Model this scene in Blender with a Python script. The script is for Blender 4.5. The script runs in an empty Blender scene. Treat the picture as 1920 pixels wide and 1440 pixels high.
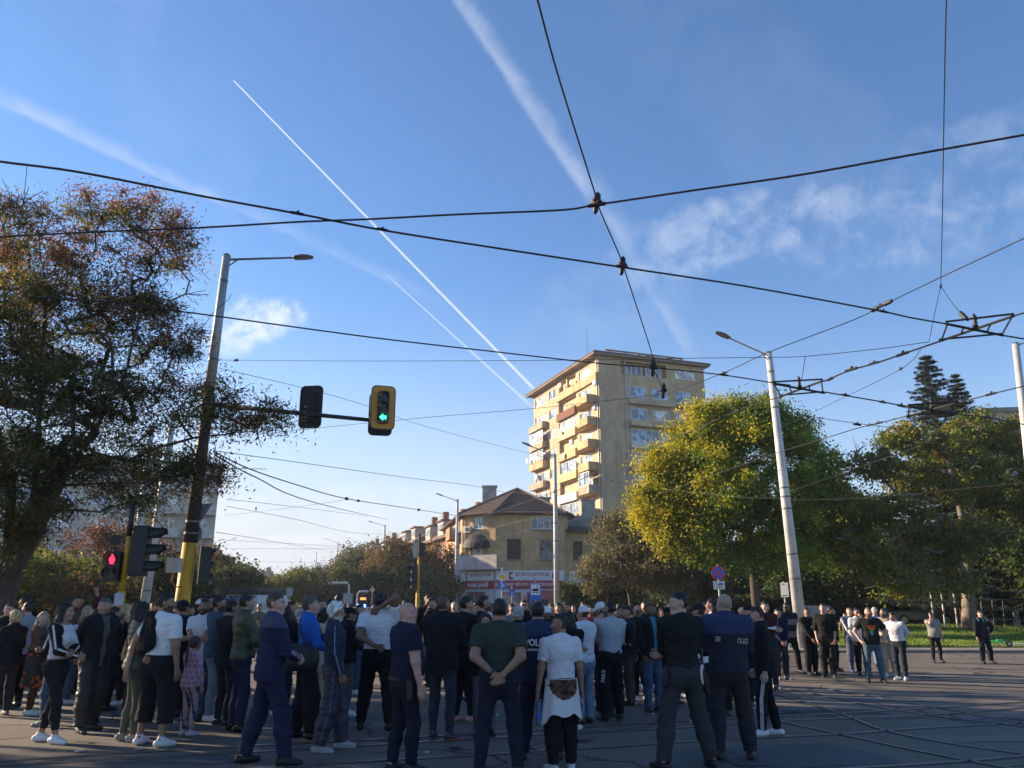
import bpy, bmesh, math, random, time
import numpy as np
from mathutils import Vector, Matrix
from mathutils.bvhtree import BVHTree
T0 = time.time()
R = math.radians
scene = bpy.context.scene
C = scene.collection
rng = np.random.default_rng(7)
random.seed(7)
# ------------------------------------------------------------------ camera, light, exposure
F_PX, PITCH, CAM_H = 1480.0, R(15.5), 1.67          # the photograph is 1920 x 1440
cam = bpy.data.cameras.new('camera')
cam_o = bpy.data.objects.new('camera', cam); C.objects.link(cam_o)
cam.sensor_fit = 'HORIZONTAL'; cam.sensor_width = 36.0; cam.lens = 36.0 * F_PX / 1920.0
cam.clip_end = 6000.0; cam.clip_start = 0.1
cam_o.location = (0, 0, CAM_H); cam_o.rotation_euler = (math.pi / 2 + PITCH, 0, 0)
scene.camera = cam_o
SUN_EL, SUN_AZ = R(19.0), R(21.0)                    # azimuth: from -X turned towards +Y
SUN = Vector((-math.cos(SUN_AZ) * math.cos(SUN_EL), math.sin(SUN_AZ) * math.cos(SUN_EL), math.sin(SUN_EL)))
sl = bpy.data.lights.new('sun', 'SUN'); sl.energy = 5.0; sl.angle = R(0.5); sl.color = (1.0, 0.79, 0.55)
so = bpy.data.objects.new('sun', sl); C.objects.link(so)
so.rotation_euler = SUN.to_track_quat('Z', 'Y').to_euler(); so.location = (-40, 30, 40)
scene.view_settings.view_transform = 'Standard'; scene.view_settings.look = 'None'
scene.view_settings.exposure = 1.30; scene.view_settings.gamma = 1.0
scene.cycles.max_bounces = 6; scene.cycles.diffuse_bounces = 2; scene.cycles.glossy_bounces = 2
scene.cycles.transparent_max_bounces = 6; scene.cycles.transmission_bounces = 3
scene.cycles.volume_bounces = 0; scene.cycles.volume_step_rate = 8; scene.cycles.caustics_reflective = False; scene.cycles.caustics_refractive = False
def ray(px, py):
 u = (px - 960.0) / F_PX; v = (720.0 - py) / F_PX
 return Vector((u, math.cos(PITCH) - v * math.sin(PITCH), math.sin(PITCH) + v * math.cos(PITCH)))
def at_z(px, py, z=0.0):
 r = ray(px, py); t = (z - CAM_H) / r.z
 return Vector((r.x * t, r.y * t, z))
def at_y(px, py, Y):
 r = ray(px, py); t = Y / r.y
 return Vector((r.x * t, Y, CAM_H + r.z * t))
# ------------------------------------------------------------------ world: sky, contrails, thin cloud
SKY_STRENGTH = 0.081
w = bpy.data.worlds.new('World'); scene.world = w; w.use_nodes = True
class NB:
 """small helper for node graphs"""
 def __init__(s, nt): s.nt = nt
 def node(s, t, **k):
  n = s.nt.nodes.new(t)
  for a, b in k.items(): setattr(n, a, b)
  return n
 def put(s, sock, v):
  if isinstance(v, bpy.types.NodeSocket): s.nt.links.new(v, sock)
  else: sock.default_value = v
 def m(s, op, a, b=0.0, c=0.0, clamp=False):
  n = s.node('ShaderNodeMath', operation=op, use_clamp=clamp)
  s.put(n.inputs[0], a); s.put(n.inputs[1], b); s.put(n.inputs[2], c)
  return n.outputs[0]
 def dot(s, a, b):
  n = s.node('ShaderNodeVectorMath', operation='DOT_PRODUCT'); s.put(n.inputs[0], a); s.put(n.inputs[1], b)
  return n.outputs['Value']
 def smooth(s, x, a, b):
  n = s.node('ShaderNodeMapRange', interpolation_type='SMOOTHSTEP'); s.put(n.inputs[0], x)
  n.inputs[1].default_value = a; n.inputs[2].default_value = b; n.inputs[3].default_value = 0; n.inputs[4].default_value = 1
  return n.outputs[0]
 def noise(s, vec, scale, detail=4, rough=.55, dist=0.0):
  n = s.node('ShaderNodeTexNoise'); n.inputs['Scale'].default_value = scale; n.inputs['Detail'].default_value = detail
  n.inputs['Roughness'].default_value = rough; n.inputs['Distortion'].default_value = dist
  if vec is not None: s.put(n.inputs['Vector'], vec)
  return n.outputs['Fac']
 def mix(s, f, a, b, bt='MIX'):
  n = s.node('ShaderNodeMix', data_type='RGBA', blend_type=bt); s.put(n.inputs[0], f); s.put(n.inputs[6], a); s.put(n.inputs[7], b)
  return n.outputs[2]
 def ramp(s, f, stops):
  n = s.node('ShaderNodeValToRGB'); s.put(n.inputs[0], f); e = n.color_ramp.elements
  while len(e) < len(stops): e.new(0.5)
  for q, (p, c) in zip(e, stops): q.position = p; q.color = (*c, 1)
  return n.outputs[0]
def build_world():
 nt = w.node_tree; b = NB(nt)
 bg = nt.nodes['Background']
 sky = b.node('ShaderNodeTexSky'); sky.sky_type = 'NISHITA'; sky.sun_disc = False
 sky.sun_elevation = SUN_EL; sky.sun_rotation = math.atan2(SUN.x, SUN.y)
 sky.altitude = 550; sky.air_density = 1.0; sky.dust_density = 0.05; sky.ozone_density = 3.0
 tc = b.node('ShaderNodeTexCoord').outputs['Generated']
 total = None
 fine = b.noise(tc, 60, 5, .65); broad = b.noise(tc, 9, 6, .6, .4); mid = b.noise(tc, 24, 6, .62, .3)
 def add(mask):
  nonlocal total
  total = mask if total is None else b.m('MAXIMUM', total, mask)
 def trail(p0, p1, w0, w1, strength, rag=0.0, side=0.0, fade0=0.02, fade1=0.02, patch=0.0):
  A = ray(*p0).normalized(); B = ray(*p1).normalized()
  n = A.cross(B).normalized(); e = (B - A).normalized(); mid_ = (A + B).normalized()
  tA, tB = A.dot(e), B.dot(e)
  d = b.dot(tc, tuple(n)); t = b.dot(tc, tuple(e))
  if rag: d = b.m('ADD', d, b.m('MULTIPLY', b.m('SUBTRACT', mid, .5), rag))
  f = b.m('DIVIDE', b.m('SUBTRACT', t, tA), tB - tA)
  wdt = b.m('ADD', w0, b.m('MULTIPLY', f, w1 - w0))
  q = b.m('DIVIDE', d, wdt)
  prof = b.m('SUBTRACT', 1.0, b.smooth(b.m('ABSOLUTE', q), 0.15, 1.0))
  if side:   # one crisp edge, one diffuse edge
   soft = b.m('SUBTRACT', 1.0, b.smooth(b.m('MULTIPLY', q, side), 0.0, 2.3))
   hard = b.smooth(b.m('MULTIPLY', q, side), -0.9, 0.0)
   prof = b.m('MULTIPLY', soft, hard)
  win = b.m('MULTIPLY', b.smooth(f, -fade0, fade0), b.m('SUBTRACT', 1.0, b.smooth(f, 1 - fade1, 1 + fade1)))
  front = b.smooth(b.dot(tc, tuple(mid_)), 0.2, 0.5)
  msk = b.m('MULTIPLY', b.m('MULTIPLY', prof, win), b.m('MULTIPLY', front, strength))
  if patch: msk = b.m('MULTIPLY', msk, b.m('ADD', 1 - patch, b.m('MULTIPLY', b.smooth(mid, .3, .7), patch)))
  add(msk)
 trail((438, 151), (1002, 730), .0012, .0027, .95, .0006, fade0=.004, fade1=.02)
 trail((726, 516), (1000, 765), .0010, .0026, .60, .0006, fade0=.004, fade1=.15)
 trail((850, -12), (1105, 372), .0095, .0105, .42, .018, side=-1, fade0=.01, fade1=.10, patch=.5)
 trail((1100, 345), (1290, 660), .012, .009, .30, .016, side=-1, fade0=.10, fade1=.12, patch=.6)
 trail((-20, 180), (420, 385), .009, .007, .34, .012, side=-1, fade0=.1, fade1=.1, patch=.5)
 trail((400, 370), (800, 560), .008, .007, .17, .012, side=-1, fade0=.1, fade1=.2, patch=.7)
 def puff(p, rx, ry, strength, src, lo, hi, ang=0.0):
  D = ray(*p).normalized(); rt = Vector((1, 0, 0)); rt = (rt - D * rt.dot(D)).normalized(); up = rt.cross(D)
  ax = rt * math.cos(ang) + up * math.sin(ang); ay = up * math.cos(ang) - rt * math.sin(ang)
  x = b.m('DIVIDE', b.dot(tc, tuple(ax)), rx); y = b.m('DIVIDE', b.dot(tc, tuple(ay)), ry)
  r2 = b.m('ADD', b.m('MULTIPLY', x, x), b.m('MULTIPLY', y, y))
  win = b.m('SUBTRACT', 1.0, b.smooth(r2, 0.1, 1.0))
  win = b.m('MULTIPLY', win, b.smooth(b.dot(tc, tuple(D)), .3, .6))
  v = b.m('ADD', b.m('MULTIPLY', src, .75), b.m('MULTIPLY', fine, .25))
  v = b.m('ADD', v, b.m('MULTIPLY', b.m('SUBTRACT', win, 1.0), .25))
  add(b.m('MULTIPLY', b.m('MULTIPLY', b.smooth(v, lo, hi), win), strength))
 puff((490, 598), .075, .045, 1.0, mid, .36, .60, .25)
 puff((430, 640), .05, .03, .7, mid, .33, .6, .0)
 puff((1380, 430), .24, .07, .44, mid, .36, .70, .26)
 puff((1720, 420), .28, .07, .36, mid, .36, .74, .16)
 puff((1260, 480), .11, .055, .36, mid, .34, .64, .3)
 puff((1860, 280), .2, .06, .22, mid, .36, .74, .25)
 puff((1150, 560), .16, .08, .10, broad, .36, .6, .1)
 puff((1480, 230), .12, .5, .05, broad, .36, .6, .9)
 puff((620, 960), .5, .05, .35, broad, .38, .62, .03)
 puff((560, 1010), .08, .01, .5, mid, .3, .6, .0)
 puff((330, 250), .12, .4, .05, broad, .40, .65, .0)
 blue = b.mix(1.0, sky.outputs[0], (.76, .96, 1.13, 1), 'MULTIPLY')
 el = b.dot(tc, (0, 0, 1)); low = b.m('SUBTRACT', 1.0, b.smooth(el, -.02, .50)); sunside = b.smooth(b.dot(tc, tuple(Vector((SUN.x, SUN.y, 0)).normalized())), -.5, .9)
 blue = b.mix(b.m('MULTIPLY', b.m('MULTIPLY', low, low), b.m('ADD', .55, b.m('MULTIPLY', sunside, .75)), clamp=True), blue, (3.7, 4.1, 4.5, 1))
 lp = b.mix(b.m('MULTIPLY', total, .74), blue, (5.1, 5.4, 5.9, 1))
 nt.links.new(lp, bg.inputs['Color']); bg.inputs['Strength'].default_value = SKY_STRENGTH
build_world()
# ------------------------------------------------------------------ materials
MATS = {}
def mat(name, col=(.5, .5, .5), rough=.8, metal=0.0, attr=False, noise=None, bump=None, emit=None, spec=.5, var=.0, streak=0):
 """noise=(scale, amount): multiplies the colour by a patchy value; bump=(scale, strength, distance)"""
 if name in MATS: return MATS[name]
 m = bpy.data.materials.new(name); m.use_nodes = True; nt = m.node_tree; b = NB(nt)
 p = nt.nodes['Principled BSDF']; p.inputs['Roughness'].default_value = rough; p.inputs['Metallic'].default_value = metal
 p.inputs['Specular IOR Level'].default_value = spec
 co = b.node('ShaderNodeTexCoord').outputs['Object']
 if attr: c = b.node('ShaderNodeAttribute', attribute_name='Col').outputs['Color']
 else:
  rgb = b.node('ShaderNodeRGB'); rgb.outputs[0].default_value = (*col, 1); c = rgb.outputs[0]
 if noise:
  for sc, am in (noise if isinstance(noise[0], tuple) else (noise,)):
   n = b.noise(co, sc, 6, .6, .3); f = b.m('ADD', 1 - am, b.m('MULTIPLY', b.smooth(n, .28, .72), 2 * am))
   v = b.node('ShaderNodeVectorMath', operation='SCALE'); b.put(v.inputs[0], c); b.put(v.inputs['Scale'], f); c = v.outputs[0]
 if streak:
  mp = b.node('ShaderNodeMapping'); mp.inputs['Scale'].default_value = (1, 1, .12); b.put(mp.inputs['Vector'], co)
  n = b.noise(mp.outputs[0], 1.6, 6, .65); c = b.mix(b.m('MULTIPLY', b.smooth(n, .50, .68), streak), c, (col[0] * .45, col[1] * .45, col[2] * .5, 1))
 b.put(p.inputs['Base Color'], c)
 if bump:
  n = b.noise(co, bump[0], 5, .6); bn = b.node('ShaderNodeBump'); bn.inputs['Strength'].default_value = bump[1]; bn.inputs['Distance'].default_value = bump[2]
  b.put(bn.inputs['Height'], n); nt.links.new(bn.outputs[0], p.inputs['Normal'])
 if emit: p.inputs['Emission Color'].default_value = (*col, 1); p.inputs['Emission Strength'].default_value = emit
 MATS[name] = m; return m
def leaf_mat(name, trans=.35):
 if name in MATS: return MATS[name]
 m = bpy.data.materials.new(name); m.use_nodes = True; nt = m.node_tree; b = NB(nt)
 p = nt.nodes['Principled BSDF']; c = b.node('ShaderNodeAttribute', attribute_name='Col').outputs['Color']
 b.put(p.inputs['Base Color'], c); p.inputs['Roughness'].default_value = .6; p.inputs['Specular IOR Level'].default_value = .25
 t = b.node('ShaderNodeBsdfTranslucent'); b.put(t.inputs['Color'], b.mix(.5, c, (.5, .45, .08, 1), 'MULTIPLY'))
 c2 = b.node('ShaderNodeVectorMath', operation='SCALE'); b.put(c2.inputs[0], c); c2.inputs['Scale'].default_value = 1.25; b.put(t.inputs['Color'], c2.outputs[0])
 mx = b.node('ShaderNodeMixShader'); mx.inputs[0].default_value = trans
 nt.links.new(p.outputs[0], mx.inputs[1]); nt.links.new(t.outputs[0], mx.inputs[2])
 nt.links.new(mx.outputs[0], nt.nodes['Material Output'].inputs['Surface'])
 MATS[name] = m; return m
def glass_mat(name, col=(.05, .07, .09), rough=.08, noise=True):
 if name in MATS: return MATS[name]
 m = bpy.data.materials.new(name); m.use_nodes = True; nt = m.node_tree; b = NB(nt)
 p = nt.nodes['Principled BSDF']; p.inputs['Roughness'].default_value = rough; p.inputs['Specular IOR Level'].default_value = .9
 co = b.node('ShaderNodeTexCoord').outputs['Object']
 n = b.noise(co, .9, 3, .6, .6)
 b.put(p.inputs['Base Color'], b.mix(b.smooth(n, .42, .62), (*col, 1), (*[min(1, x * 3.2 + .10) for x in col], 1)))
 bn = b.node('ShaderNodeBump'); bn.inputs['Strength'].default_value = .08; bn.inputs['Distance'].default_value = .05
 b.put(bn.inputs['Height'], b.noise(co, 1.3, 2)); nt.links.new(bn.outputs[0], p.inputs['Normal'])
 MATS[name] = m; return m
# ------------------------------------------------------------------ mesh helpers
def tag(o, label=None, cat=None, group=None, kind=None):
 if label: o['label'] = label
 if cat: o['category'] = cat
 if group: o['group'] = group
 if kind: o['kind'] = kind
 return o
def empty(name, loc=(0, 0, 0), rz=0.0):
 o = bpy.data.objects.new(name, None); C.objects.link(o); o.location = loc; o.rotation_euler = (0, 0, rz); o.empty_display_size = .3
 return o
def mesh_np(name, v, f, m, parent=None, col=None, smooth=False, loc=None):
 """v (n,3) array, f (k,3|4) array or list of polygons; col (n,3) point colours"""
 me = bpy.data.meshes.new(name)
 v = np.asarray(v, dtype=np.float32)
 if isinstance(f, np.ndarray):
  k, s = f.shape
  me.vertices.add(len(v)); me.vertices.foreach_set('co', v.ravel())
  me.loops.add(k * s); me.loops.foreach_set('vertex_index', f.astype(np.int32).ravel())
  me.polygons.add(k); me.polygons.foreach_set('loop_start', np.arange(0, k * s, s, dtype=np.int32))
  me.update(calc_edges=True)
 else:
  me.from_pydata([tuple(map(float, q)) for q in v], [], f); me.update()
 if smooth: me.polygons.foreach_set('use_smooth', np.ones(len(me.polygons), dtype=bool))
 if col is not None:
  a = me.color_attributes.new('Col', 'FLOAT_COLOR', 'POINT')
  c4 = np.ones((len(v), 4), dtype=np.float32); c4[:, :3] = col; a.data.foreach_set('color', c4.ravel())
 me.materials.append(m)
 o = bpy.data.objects.new(name, me); C.objects.link(o)
 if parent is not None: o.parent = parent
 if loc is not None: o.location = loc
 return o
class MB:
 """collects shapes in a frame (origin o, axes x,y,z) and links them as ONE mesh object"""
 def __init__(s, o=(0, 0, 0), x=(1, 0, 0), y=(0, 1, 0), z=(0, 0, 1)):
  s.v = []; s.f = []; s.o = Vector(o); s.x = Vector(x); s.y = Vector(y); s.z = Vector(z)
 def w(s, p): return s.o + s.x * p[0] + s.y * p[1] + s.z * p[2]
 def add(s, vs, fs):
  k = len(s.v); s.v += [s.w(p) for p in vs]; s.f += [tuple(i + k for i in f) for f in fs]
 def box(s, x0, x1, y0, y1, z0, z1):
  s.add([(x0, y0, z0), (x1, y0, z0), (x1, y1, z0), (x0, y1, z0), (x0, y0, z1), (x1, y0, z1), (x1, y1, z1), (x0, y1, z1)],
    [(0, 3, 2, 1), (4, 5, 6, 7), (0, 1, 5, 4), (1, 2, 6, 5), (2, 3, 7, 6), (3, 0, 4, 7)])
 def prism(s, poly, z0, z1):
  n = len(poly)
  s.add([(p[0], p[1], z0) for p in poly] + [(p[0], p[1], z1) for p in poly],
    [tuple(range(n - 1, -1, -1)), tuple(range(n, 2 * n))] + [(i, (i + 1) % n, n + (i + 1) % n, n + i) for i in range(n)])
 def plate(s, poly, y0, y1):
  """polygon in the x-z plane with thickness along y"""
  n = len(poly)
  s.add([(p[0], y0, p[1]) for p in poly] + [(p[0], y1, p[1]) for p in poly],
    [tuple(range(n)), tuple(range(2 * n - 1, n - 1, -1))] + [(i, n + i, n + (i + 1) % n, (i + 1) % n) for i in range(n)])
 def cone(s, a, b, r0, r1=None, n=8, cap=True):
  r1 = r0 if r1 is None else r1
  a = Vector(a); b = Vector(b); d = b - a
  if d.length < 1e-6: return
  q = d.to_track_quat('Z', 'Y'); ux = q @ Vector((1, 0, 0)); uy = q @ Vector((0, 1, 0))
  vs = []
  for p, r in ((a, r0), (b, r1)):
   for i in range(n):
    t = 2 * math.pi * i / n; vs.append(tuple(p + ux * (r * math.cos(t)) + uy * (r * math.sin(t))))
  fs = [(i, (i + 1) % n, n + (i + 1) % n, n + i) for i in range(n)]
  if cap: fs += [tuple(range(n - 1, -1, -1)), tuple(range(n, 2 * n))]
  s.add(vs, fs)
 def tube(s, pts, r, n=6, r1=None):
  P = [Vector(p) for p in pts]; r1 = r if r1 is None else r1; k0 = len(P) - 1; vs = []; fs = []
  for i, p in enumerate(P):
   t = (P[min(i + 1, k0)] - P[max(i - 1, 0)]).normalized()
   h = Vector((0, 0, 1)) if abs(t.z) < .95 else Vector((0, 1, 0))
   ux = t.cross(h).normalized(); uy = t.cross(ux); rr = r + (r1 - r) * i / max(1, k0)
   for j in range(n):
    a = 2 * math.pi * j / n; vs.append(tuple(p + ux * (rr * math.cos(a)) + uy * (rr * math.sin(a))))
  for i in range(k0):
   for j in range(n): fs.append((i * n + j, i * n + (j + 1) % n, (i + 1) * n + (j + 1) % n, (i + 1) * n + j))
  fs += [tuple(range(n - 1, -1, -1)), tuple(range(k0 * n, k0 * n + n))]
  s.add(vs, fs)
 def lathe(s, prof, n=12, c=(0, 0, 0)):
  vs = []; fs = []
  for r, z in prof:
   for j in range(n):
    a = 2 * math.pi * j / n; vs.append((c[0] + r * math.cos(a), c[1] + r * math.sin(a), c[2] + z))
  for i in range(len(prof) - 1):
   for j in range(n): fs.append((i * n + j, i * n + (j + 1) % n, (i + 1) * n + (j + 1) % n, (i + 1) * n + j))
  fs += [tuple(range(n - 1, -1, -1)), tuple(range((len(prof) - 1) * n, len(prof) * n))]
  s.add(vs, fs)
 def build(s, name, m, parent=None, smooth=False, bevel=0.0):
  """parent: vertices stay in world space, so they are moved into the parent's space"""
  vs = s.v
  if parent is not None:
   inv = world_of(parent).inverted(); vs = [inv @ p for p in vs]
  me = bpy.data.meshes.new(name); me.from_pydata([tuple(p) for p in vs], [], s.f); me.update()
  if smooth:
   me.polygons.foreach_set('use_smooth', [len(p.vertices) == 4 for p in me.polygons])
  me.materials.append(m)
  o = bpy.data.objects.new(name, me); C.objects.link(o)
  if parent is not None: o.parent = parent
  if bevel:
   md = o.modifiers.new('bevel', 'BEVEL'); md.width = bevel; md.segments = 2; md.limit_method = 'ANGLE'
  return o
def world_of(o):
 m = Matrix.LocRotScale(o.location, o.rotation_euler, o.scale)
 return world_of(o.parent) @ m if o.parent else m
_txt = {}
def text_mesh(s, size=1.0, bold=0.0, align='CENTER', condense=1.0):
 cu = bpy.data.curves.new('txt', 'FONT'); cu.body = s; cu.size = size; cu.align_x = align; cu.align_y = 'CENTER'; cu.offset = bold * size; cu.resolution_u = 3
 o = bpy.data.objects.new('txt', cu); C.objects.link(o)
 dg = bpy.context.evaluated_depsgraph_get(); me = bpy.data.meshes.new_from_object(o.evaluated_get(dg))
 v = [(q.co.x * condense, q.co.y) for q in me.vertices]; f = [tuple(p.vertices) for p in me.polygons]
 bpy.data.objects.remove(o); bpy.data.curves.remove(cu); bpy.data.meshes.remove(me)
 return v, f
def flat_text(s, o, x, z, size, m, name='lettering', parent=None, bold=0.0, condense=1.0, shear=0.0, align='CENTER', depth=.004):
 """lettering laid on a flat sign: o = centre, x = reading direction, z = up"""
 v, f = text_mesh(s, size, bold, align, condense)
 x = Vector(x).normalized(); z = Vector(z).normalized(); o = Vector(o); n = x.cross(z)
 k = len(v)
 vs = [o + x * (a + shear * b_) + z * b_ + n * depth for a, b_ in v]
 if parent is not None:
  inv = world_of(parent).inverted(); vs = [inv @ p for p in vs]
 me = bpy.data.meshes.new(name); me.from_pydata([tuple(p) for p in vs], [], f); me.update(); me.materials.append(m)
 ob = bpy.data.objects.new(name, me); C.objects.link(ob)
 if parent is not None: ob.parent = parent
 return ob
# ------------------------------------------------------------------ ground, road, rails, lawn
def gz(y):
 """the street climbs gently beyond the crossing"""
 return 0.0 if y < 75 else (min(y, 420) - 75) * .022
def asphalt(name, base, tone=1.0):
 m = bpy.data.materials.new(name); m.use_nodes = True; nt = m.node_tree; b = NB(nt); p = nt.nodes['Principled BSDF']
 co = b.node('ShaderNodeTexCoord').outputs['Object']
 c = b.ramp(b.noise(co, .22, 6, .62, .8), [(.30, [x * .74 for x in base]), (.55, base), (.75, [x * 1.22 for x in base])])
 g = b.noise(co, 90, 2, .7); sp = b.ramp(g, [(.30, (.55, .55, .55)), (.5, (1, 1, 1)), (.72, (1.55, 1.52, 1.48))])
 c = b.mix(1.0, c, sp, 'MULTIPLY')
 st = b.smooth(b.noise(co, 1.7, 5, .68, 1.2), .56, .70); c = b.mix(b.m('MULTIPLY', st, .45), c, (base[0] * .5, base[1] * .5, base[2] * .5, 1))
 # cracks with repaired tar lines
 wv = b.node('ShaderNodeVectorMath', operation='ADD'); b.put(wv.inputs[0], co)
 nn = b.node('ShaderNodeTexNoise'); nn.inputs['Scale'].default_value = .9; nn.inputs['Detail'].default_value = 5; b.put(nn.inputs['Vector'], co)
 sc = b.node('ShaderNodeVectorMath', operation='SCALE'); b.put(sc.inputs[0], nn.outputs['Color']); sc.inputs['Scale'].default_value = 1.6
 b.put(wv.inputs[1], sc.outputs[0])
 vo = b.node('ShaderNodeTexVoronoi', feature='DISTANCE_TO_EDGE'); vo.inputs['Scale'].default_value = .28; b.put(vo.inputs['Vector'], wv.outputs[0])
 cr = b.m('SUBTRACT', 1.0, b.smooth(vo.outputs['Distance'], .003, .014))
 cr = b.m('MULTIPLY', cr, b.smooth(b.noise(co, .35, 3), .38, .5))
 c = b.mix(b.m('MULTIPLY', cr, .92), c, (.012, .012, .012, 1))
 b.put(p.inputs['Base Color'], c); p.inputs['Roughness'].default_value = .82; p.inputs['Specular IOR Level'].default_value = .35
 bn = b.node('ShaderNodeBump'); bn.inputs['Strength'].default_value = .5; bn.inputs['Distance'].default_value = .012
 h = b.m('ADD', b.m('MULTIPLY', g, .6), b.m('MULTIPLY', b.noise(co, 3, 4), 1.2)); h = b.m('SUBTRACT', h, b.m('MULTIPLY', cr, 1.5))
 b.put(bn.inputs['Height'], h); nt.links.new(bn.outputs[0], p.inputs['Normal'])
 return m
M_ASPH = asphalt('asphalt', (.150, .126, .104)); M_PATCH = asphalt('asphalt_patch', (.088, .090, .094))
ys = [-40, 0, 20, 40, 75, 120, 200, 420, 900, 4000]
g = MB()
for a, b_ in zip(ys, ys[1:]): g.add([(-1500, a, gz(a)), (1500, a, gz(a)), (1500, b_, gz(b_)), (-1500, b_, gz(b_))], [(0, 1, 2, 3)])
tag(g.build('ground', M_ASPH), kind='structure')
def sheet(name, px, z, m):
 g = MB(); pts = [at_z(x, y, 0) for x, y in px]
 g.add([(p.x, p.y, z) for p in pts], [tuple(range(len(pts)))])
 o = g.build(name, m); o.data.update();
 if o.data.polygons[0].normal.z < 0: o.data.flip_normals()
 return tag(o, kind='structure')
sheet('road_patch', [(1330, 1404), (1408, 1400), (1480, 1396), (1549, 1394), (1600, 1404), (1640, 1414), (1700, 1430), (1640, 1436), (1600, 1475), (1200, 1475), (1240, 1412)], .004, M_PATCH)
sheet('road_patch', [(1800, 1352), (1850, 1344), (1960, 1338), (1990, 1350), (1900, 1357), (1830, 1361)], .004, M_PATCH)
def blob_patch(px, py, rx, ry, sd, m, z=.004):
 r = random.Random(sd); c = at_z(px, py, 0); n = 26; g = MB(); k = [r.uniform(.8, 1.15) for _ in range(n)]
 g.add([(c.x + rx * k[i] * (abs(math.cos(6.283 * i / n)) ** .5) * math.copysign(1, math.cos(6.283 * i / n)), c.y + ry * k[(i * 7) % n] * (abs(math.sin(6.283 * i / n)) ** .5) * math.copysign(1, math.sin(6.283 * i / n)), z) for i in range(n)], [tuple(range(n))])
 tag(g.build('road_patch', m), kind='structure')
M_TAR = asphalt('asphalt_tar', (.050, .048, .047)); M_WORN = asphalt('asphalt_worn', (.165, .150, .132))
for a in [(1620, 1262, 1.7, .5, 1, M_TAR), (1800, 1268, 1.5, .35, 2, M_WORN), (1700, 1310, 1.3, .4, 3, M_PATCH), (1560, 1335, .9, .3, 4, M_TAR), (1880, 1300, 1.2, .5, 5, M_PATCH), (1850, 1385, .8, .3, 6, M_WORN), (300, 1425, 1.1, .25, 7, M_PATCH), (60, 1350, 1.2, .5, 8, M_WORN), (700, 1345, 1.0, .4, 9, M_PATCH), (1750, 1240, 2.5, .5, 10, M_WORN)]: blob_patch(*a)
M_LINE = mat('road_paint', (.55, .54, .50), .7, noise=((3, .25), (40, .3)))
for k in range(6):     # worn zebra crossing behind the crowd
 Y = 17.5 + k * 1.15; g = MB(); g.box(2.6, 4.3, Y, Y + .45, .002, .005)
 tag(g.build('road_marking', M_LINE), kind='structure')
for k in range(3):
 g = MB(); g.box(-1.4 - k * .1, .6, 15.6 + k * .9, 15.8 + k * .9, .002, .005); tag(g.build('road_marking', M_LINE), kind='structure')
M_STEEL = mat('rail_steel', (.20, .185, .17), .42, .9, noise=((6, .3), (60, .25)))
M_GROOVE = mat('rail_groove', (.034, .031, .029), .9)
def rail(px, w=.058, groove=1):
 P = [at_z(x, y, 0) for x, y in px]; Q = []
 for i in range(len(P) - 1):
  for k in range(6): Q.append(P[i].lerp(P[i + 1], k / 6))
 Q.append(P[-1])
 for _ in range(8): Q = [Q[0]] + [(Q[i - 1] + Q[i] * 2 + Q[i + 1]) / 4 for i in range(1, len(Q) - 1)] + [Q[-1]]
 def strip(off0, off1, z0, z1, m, name):
  g = MB(); n = len(Q); vs = []
  for i, p in enumerate(Q):
   t = (Q[min(i + 1, n - 1)] - Q[max(i - 1, 0)]).normalized(); s = Vector((t.y, -t.x, 0))
   a = p + s * off0; c = p + s * off1
   vs += [(a.x, a.y, z0), (a.x, a.y, z1), (c.x, c.y, z1), (c.x, c.y, z0)]
  fs = []
  for i in range(n - 1):
   for k in range(3): fs.append((4 * i + k, 4 * i + k + 1, 4 * i + 5 + k, 4 * i + 4 + k))
  g.add(vs, fs); tag(g.build(name, m), kind='structure')
 strip(-w / 2, w / 2, -.01, .010, M_STEEL, 'tram_rail')
 strip(w / 2, w / 2 + .04 * groove, -.01, .005, M_GROOVE, 'rail_groove')
 strip(-w / 2 - .03, -w / 2, -.01, .0045, M_GROOVE, 'rail_groove')
RAILS = [
 [(-60, 1480), (300, 1452), (560, 1437), (740, 1424), (897, 1417), (1010, 1408), (1142, 1402), (1247, 1393), (1440, 1382), (1571, 1378), (1712, 1366), (1858, 1359), (1990, 1351)],
 [(-60, 1440), (200, 1425), (400, 1414), (560, 1406), (672, 1399), (813, 1390), (940, 1383), (1000, 1378), (1120, 1373), (1250, 1367), (1480, 1350), (1730, 1343), (1990, 1322)],
 [(-60, 1432), (200, 1414), (400, 1403), (560, 1394), (680, 1388), (897, 1376), (1000, 1370), (1250, 1353), (1480, 1343), (1700, 1331), (1990, 1312)],
 [(1480, 1450), (1627, 1439), (1819, 1428), (1990, 1410)],
 [(1440, 1348), (1481, 1357), (1577, 1377), (1661, 1396), (1819, 1428), (1990, 1458)],
 [(1440, 1298), (1520, 1320), (1600, 1345), (1644, 1367), (1740, 1388), (1830, 1402), (1990, 1424)],
 [(1420, 1288), (1507, 1296), (1642, 1326), (1768, 1346), (1900, 1360), (1990, 1372)],
 [(1460, 1277), (1560, 1281), (1670, 1286), (1800, 1292), (1990, 1300)],
 [(1540, 1290), (1678, 1314), (1774, 1329), (1900, 1353), (1990, 1372)],
 [(1440, 1266), (1600, 1271), (1800, 1277), (1990, 1284)],
]
for r_ in RAILS: rail(r_)
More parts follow.
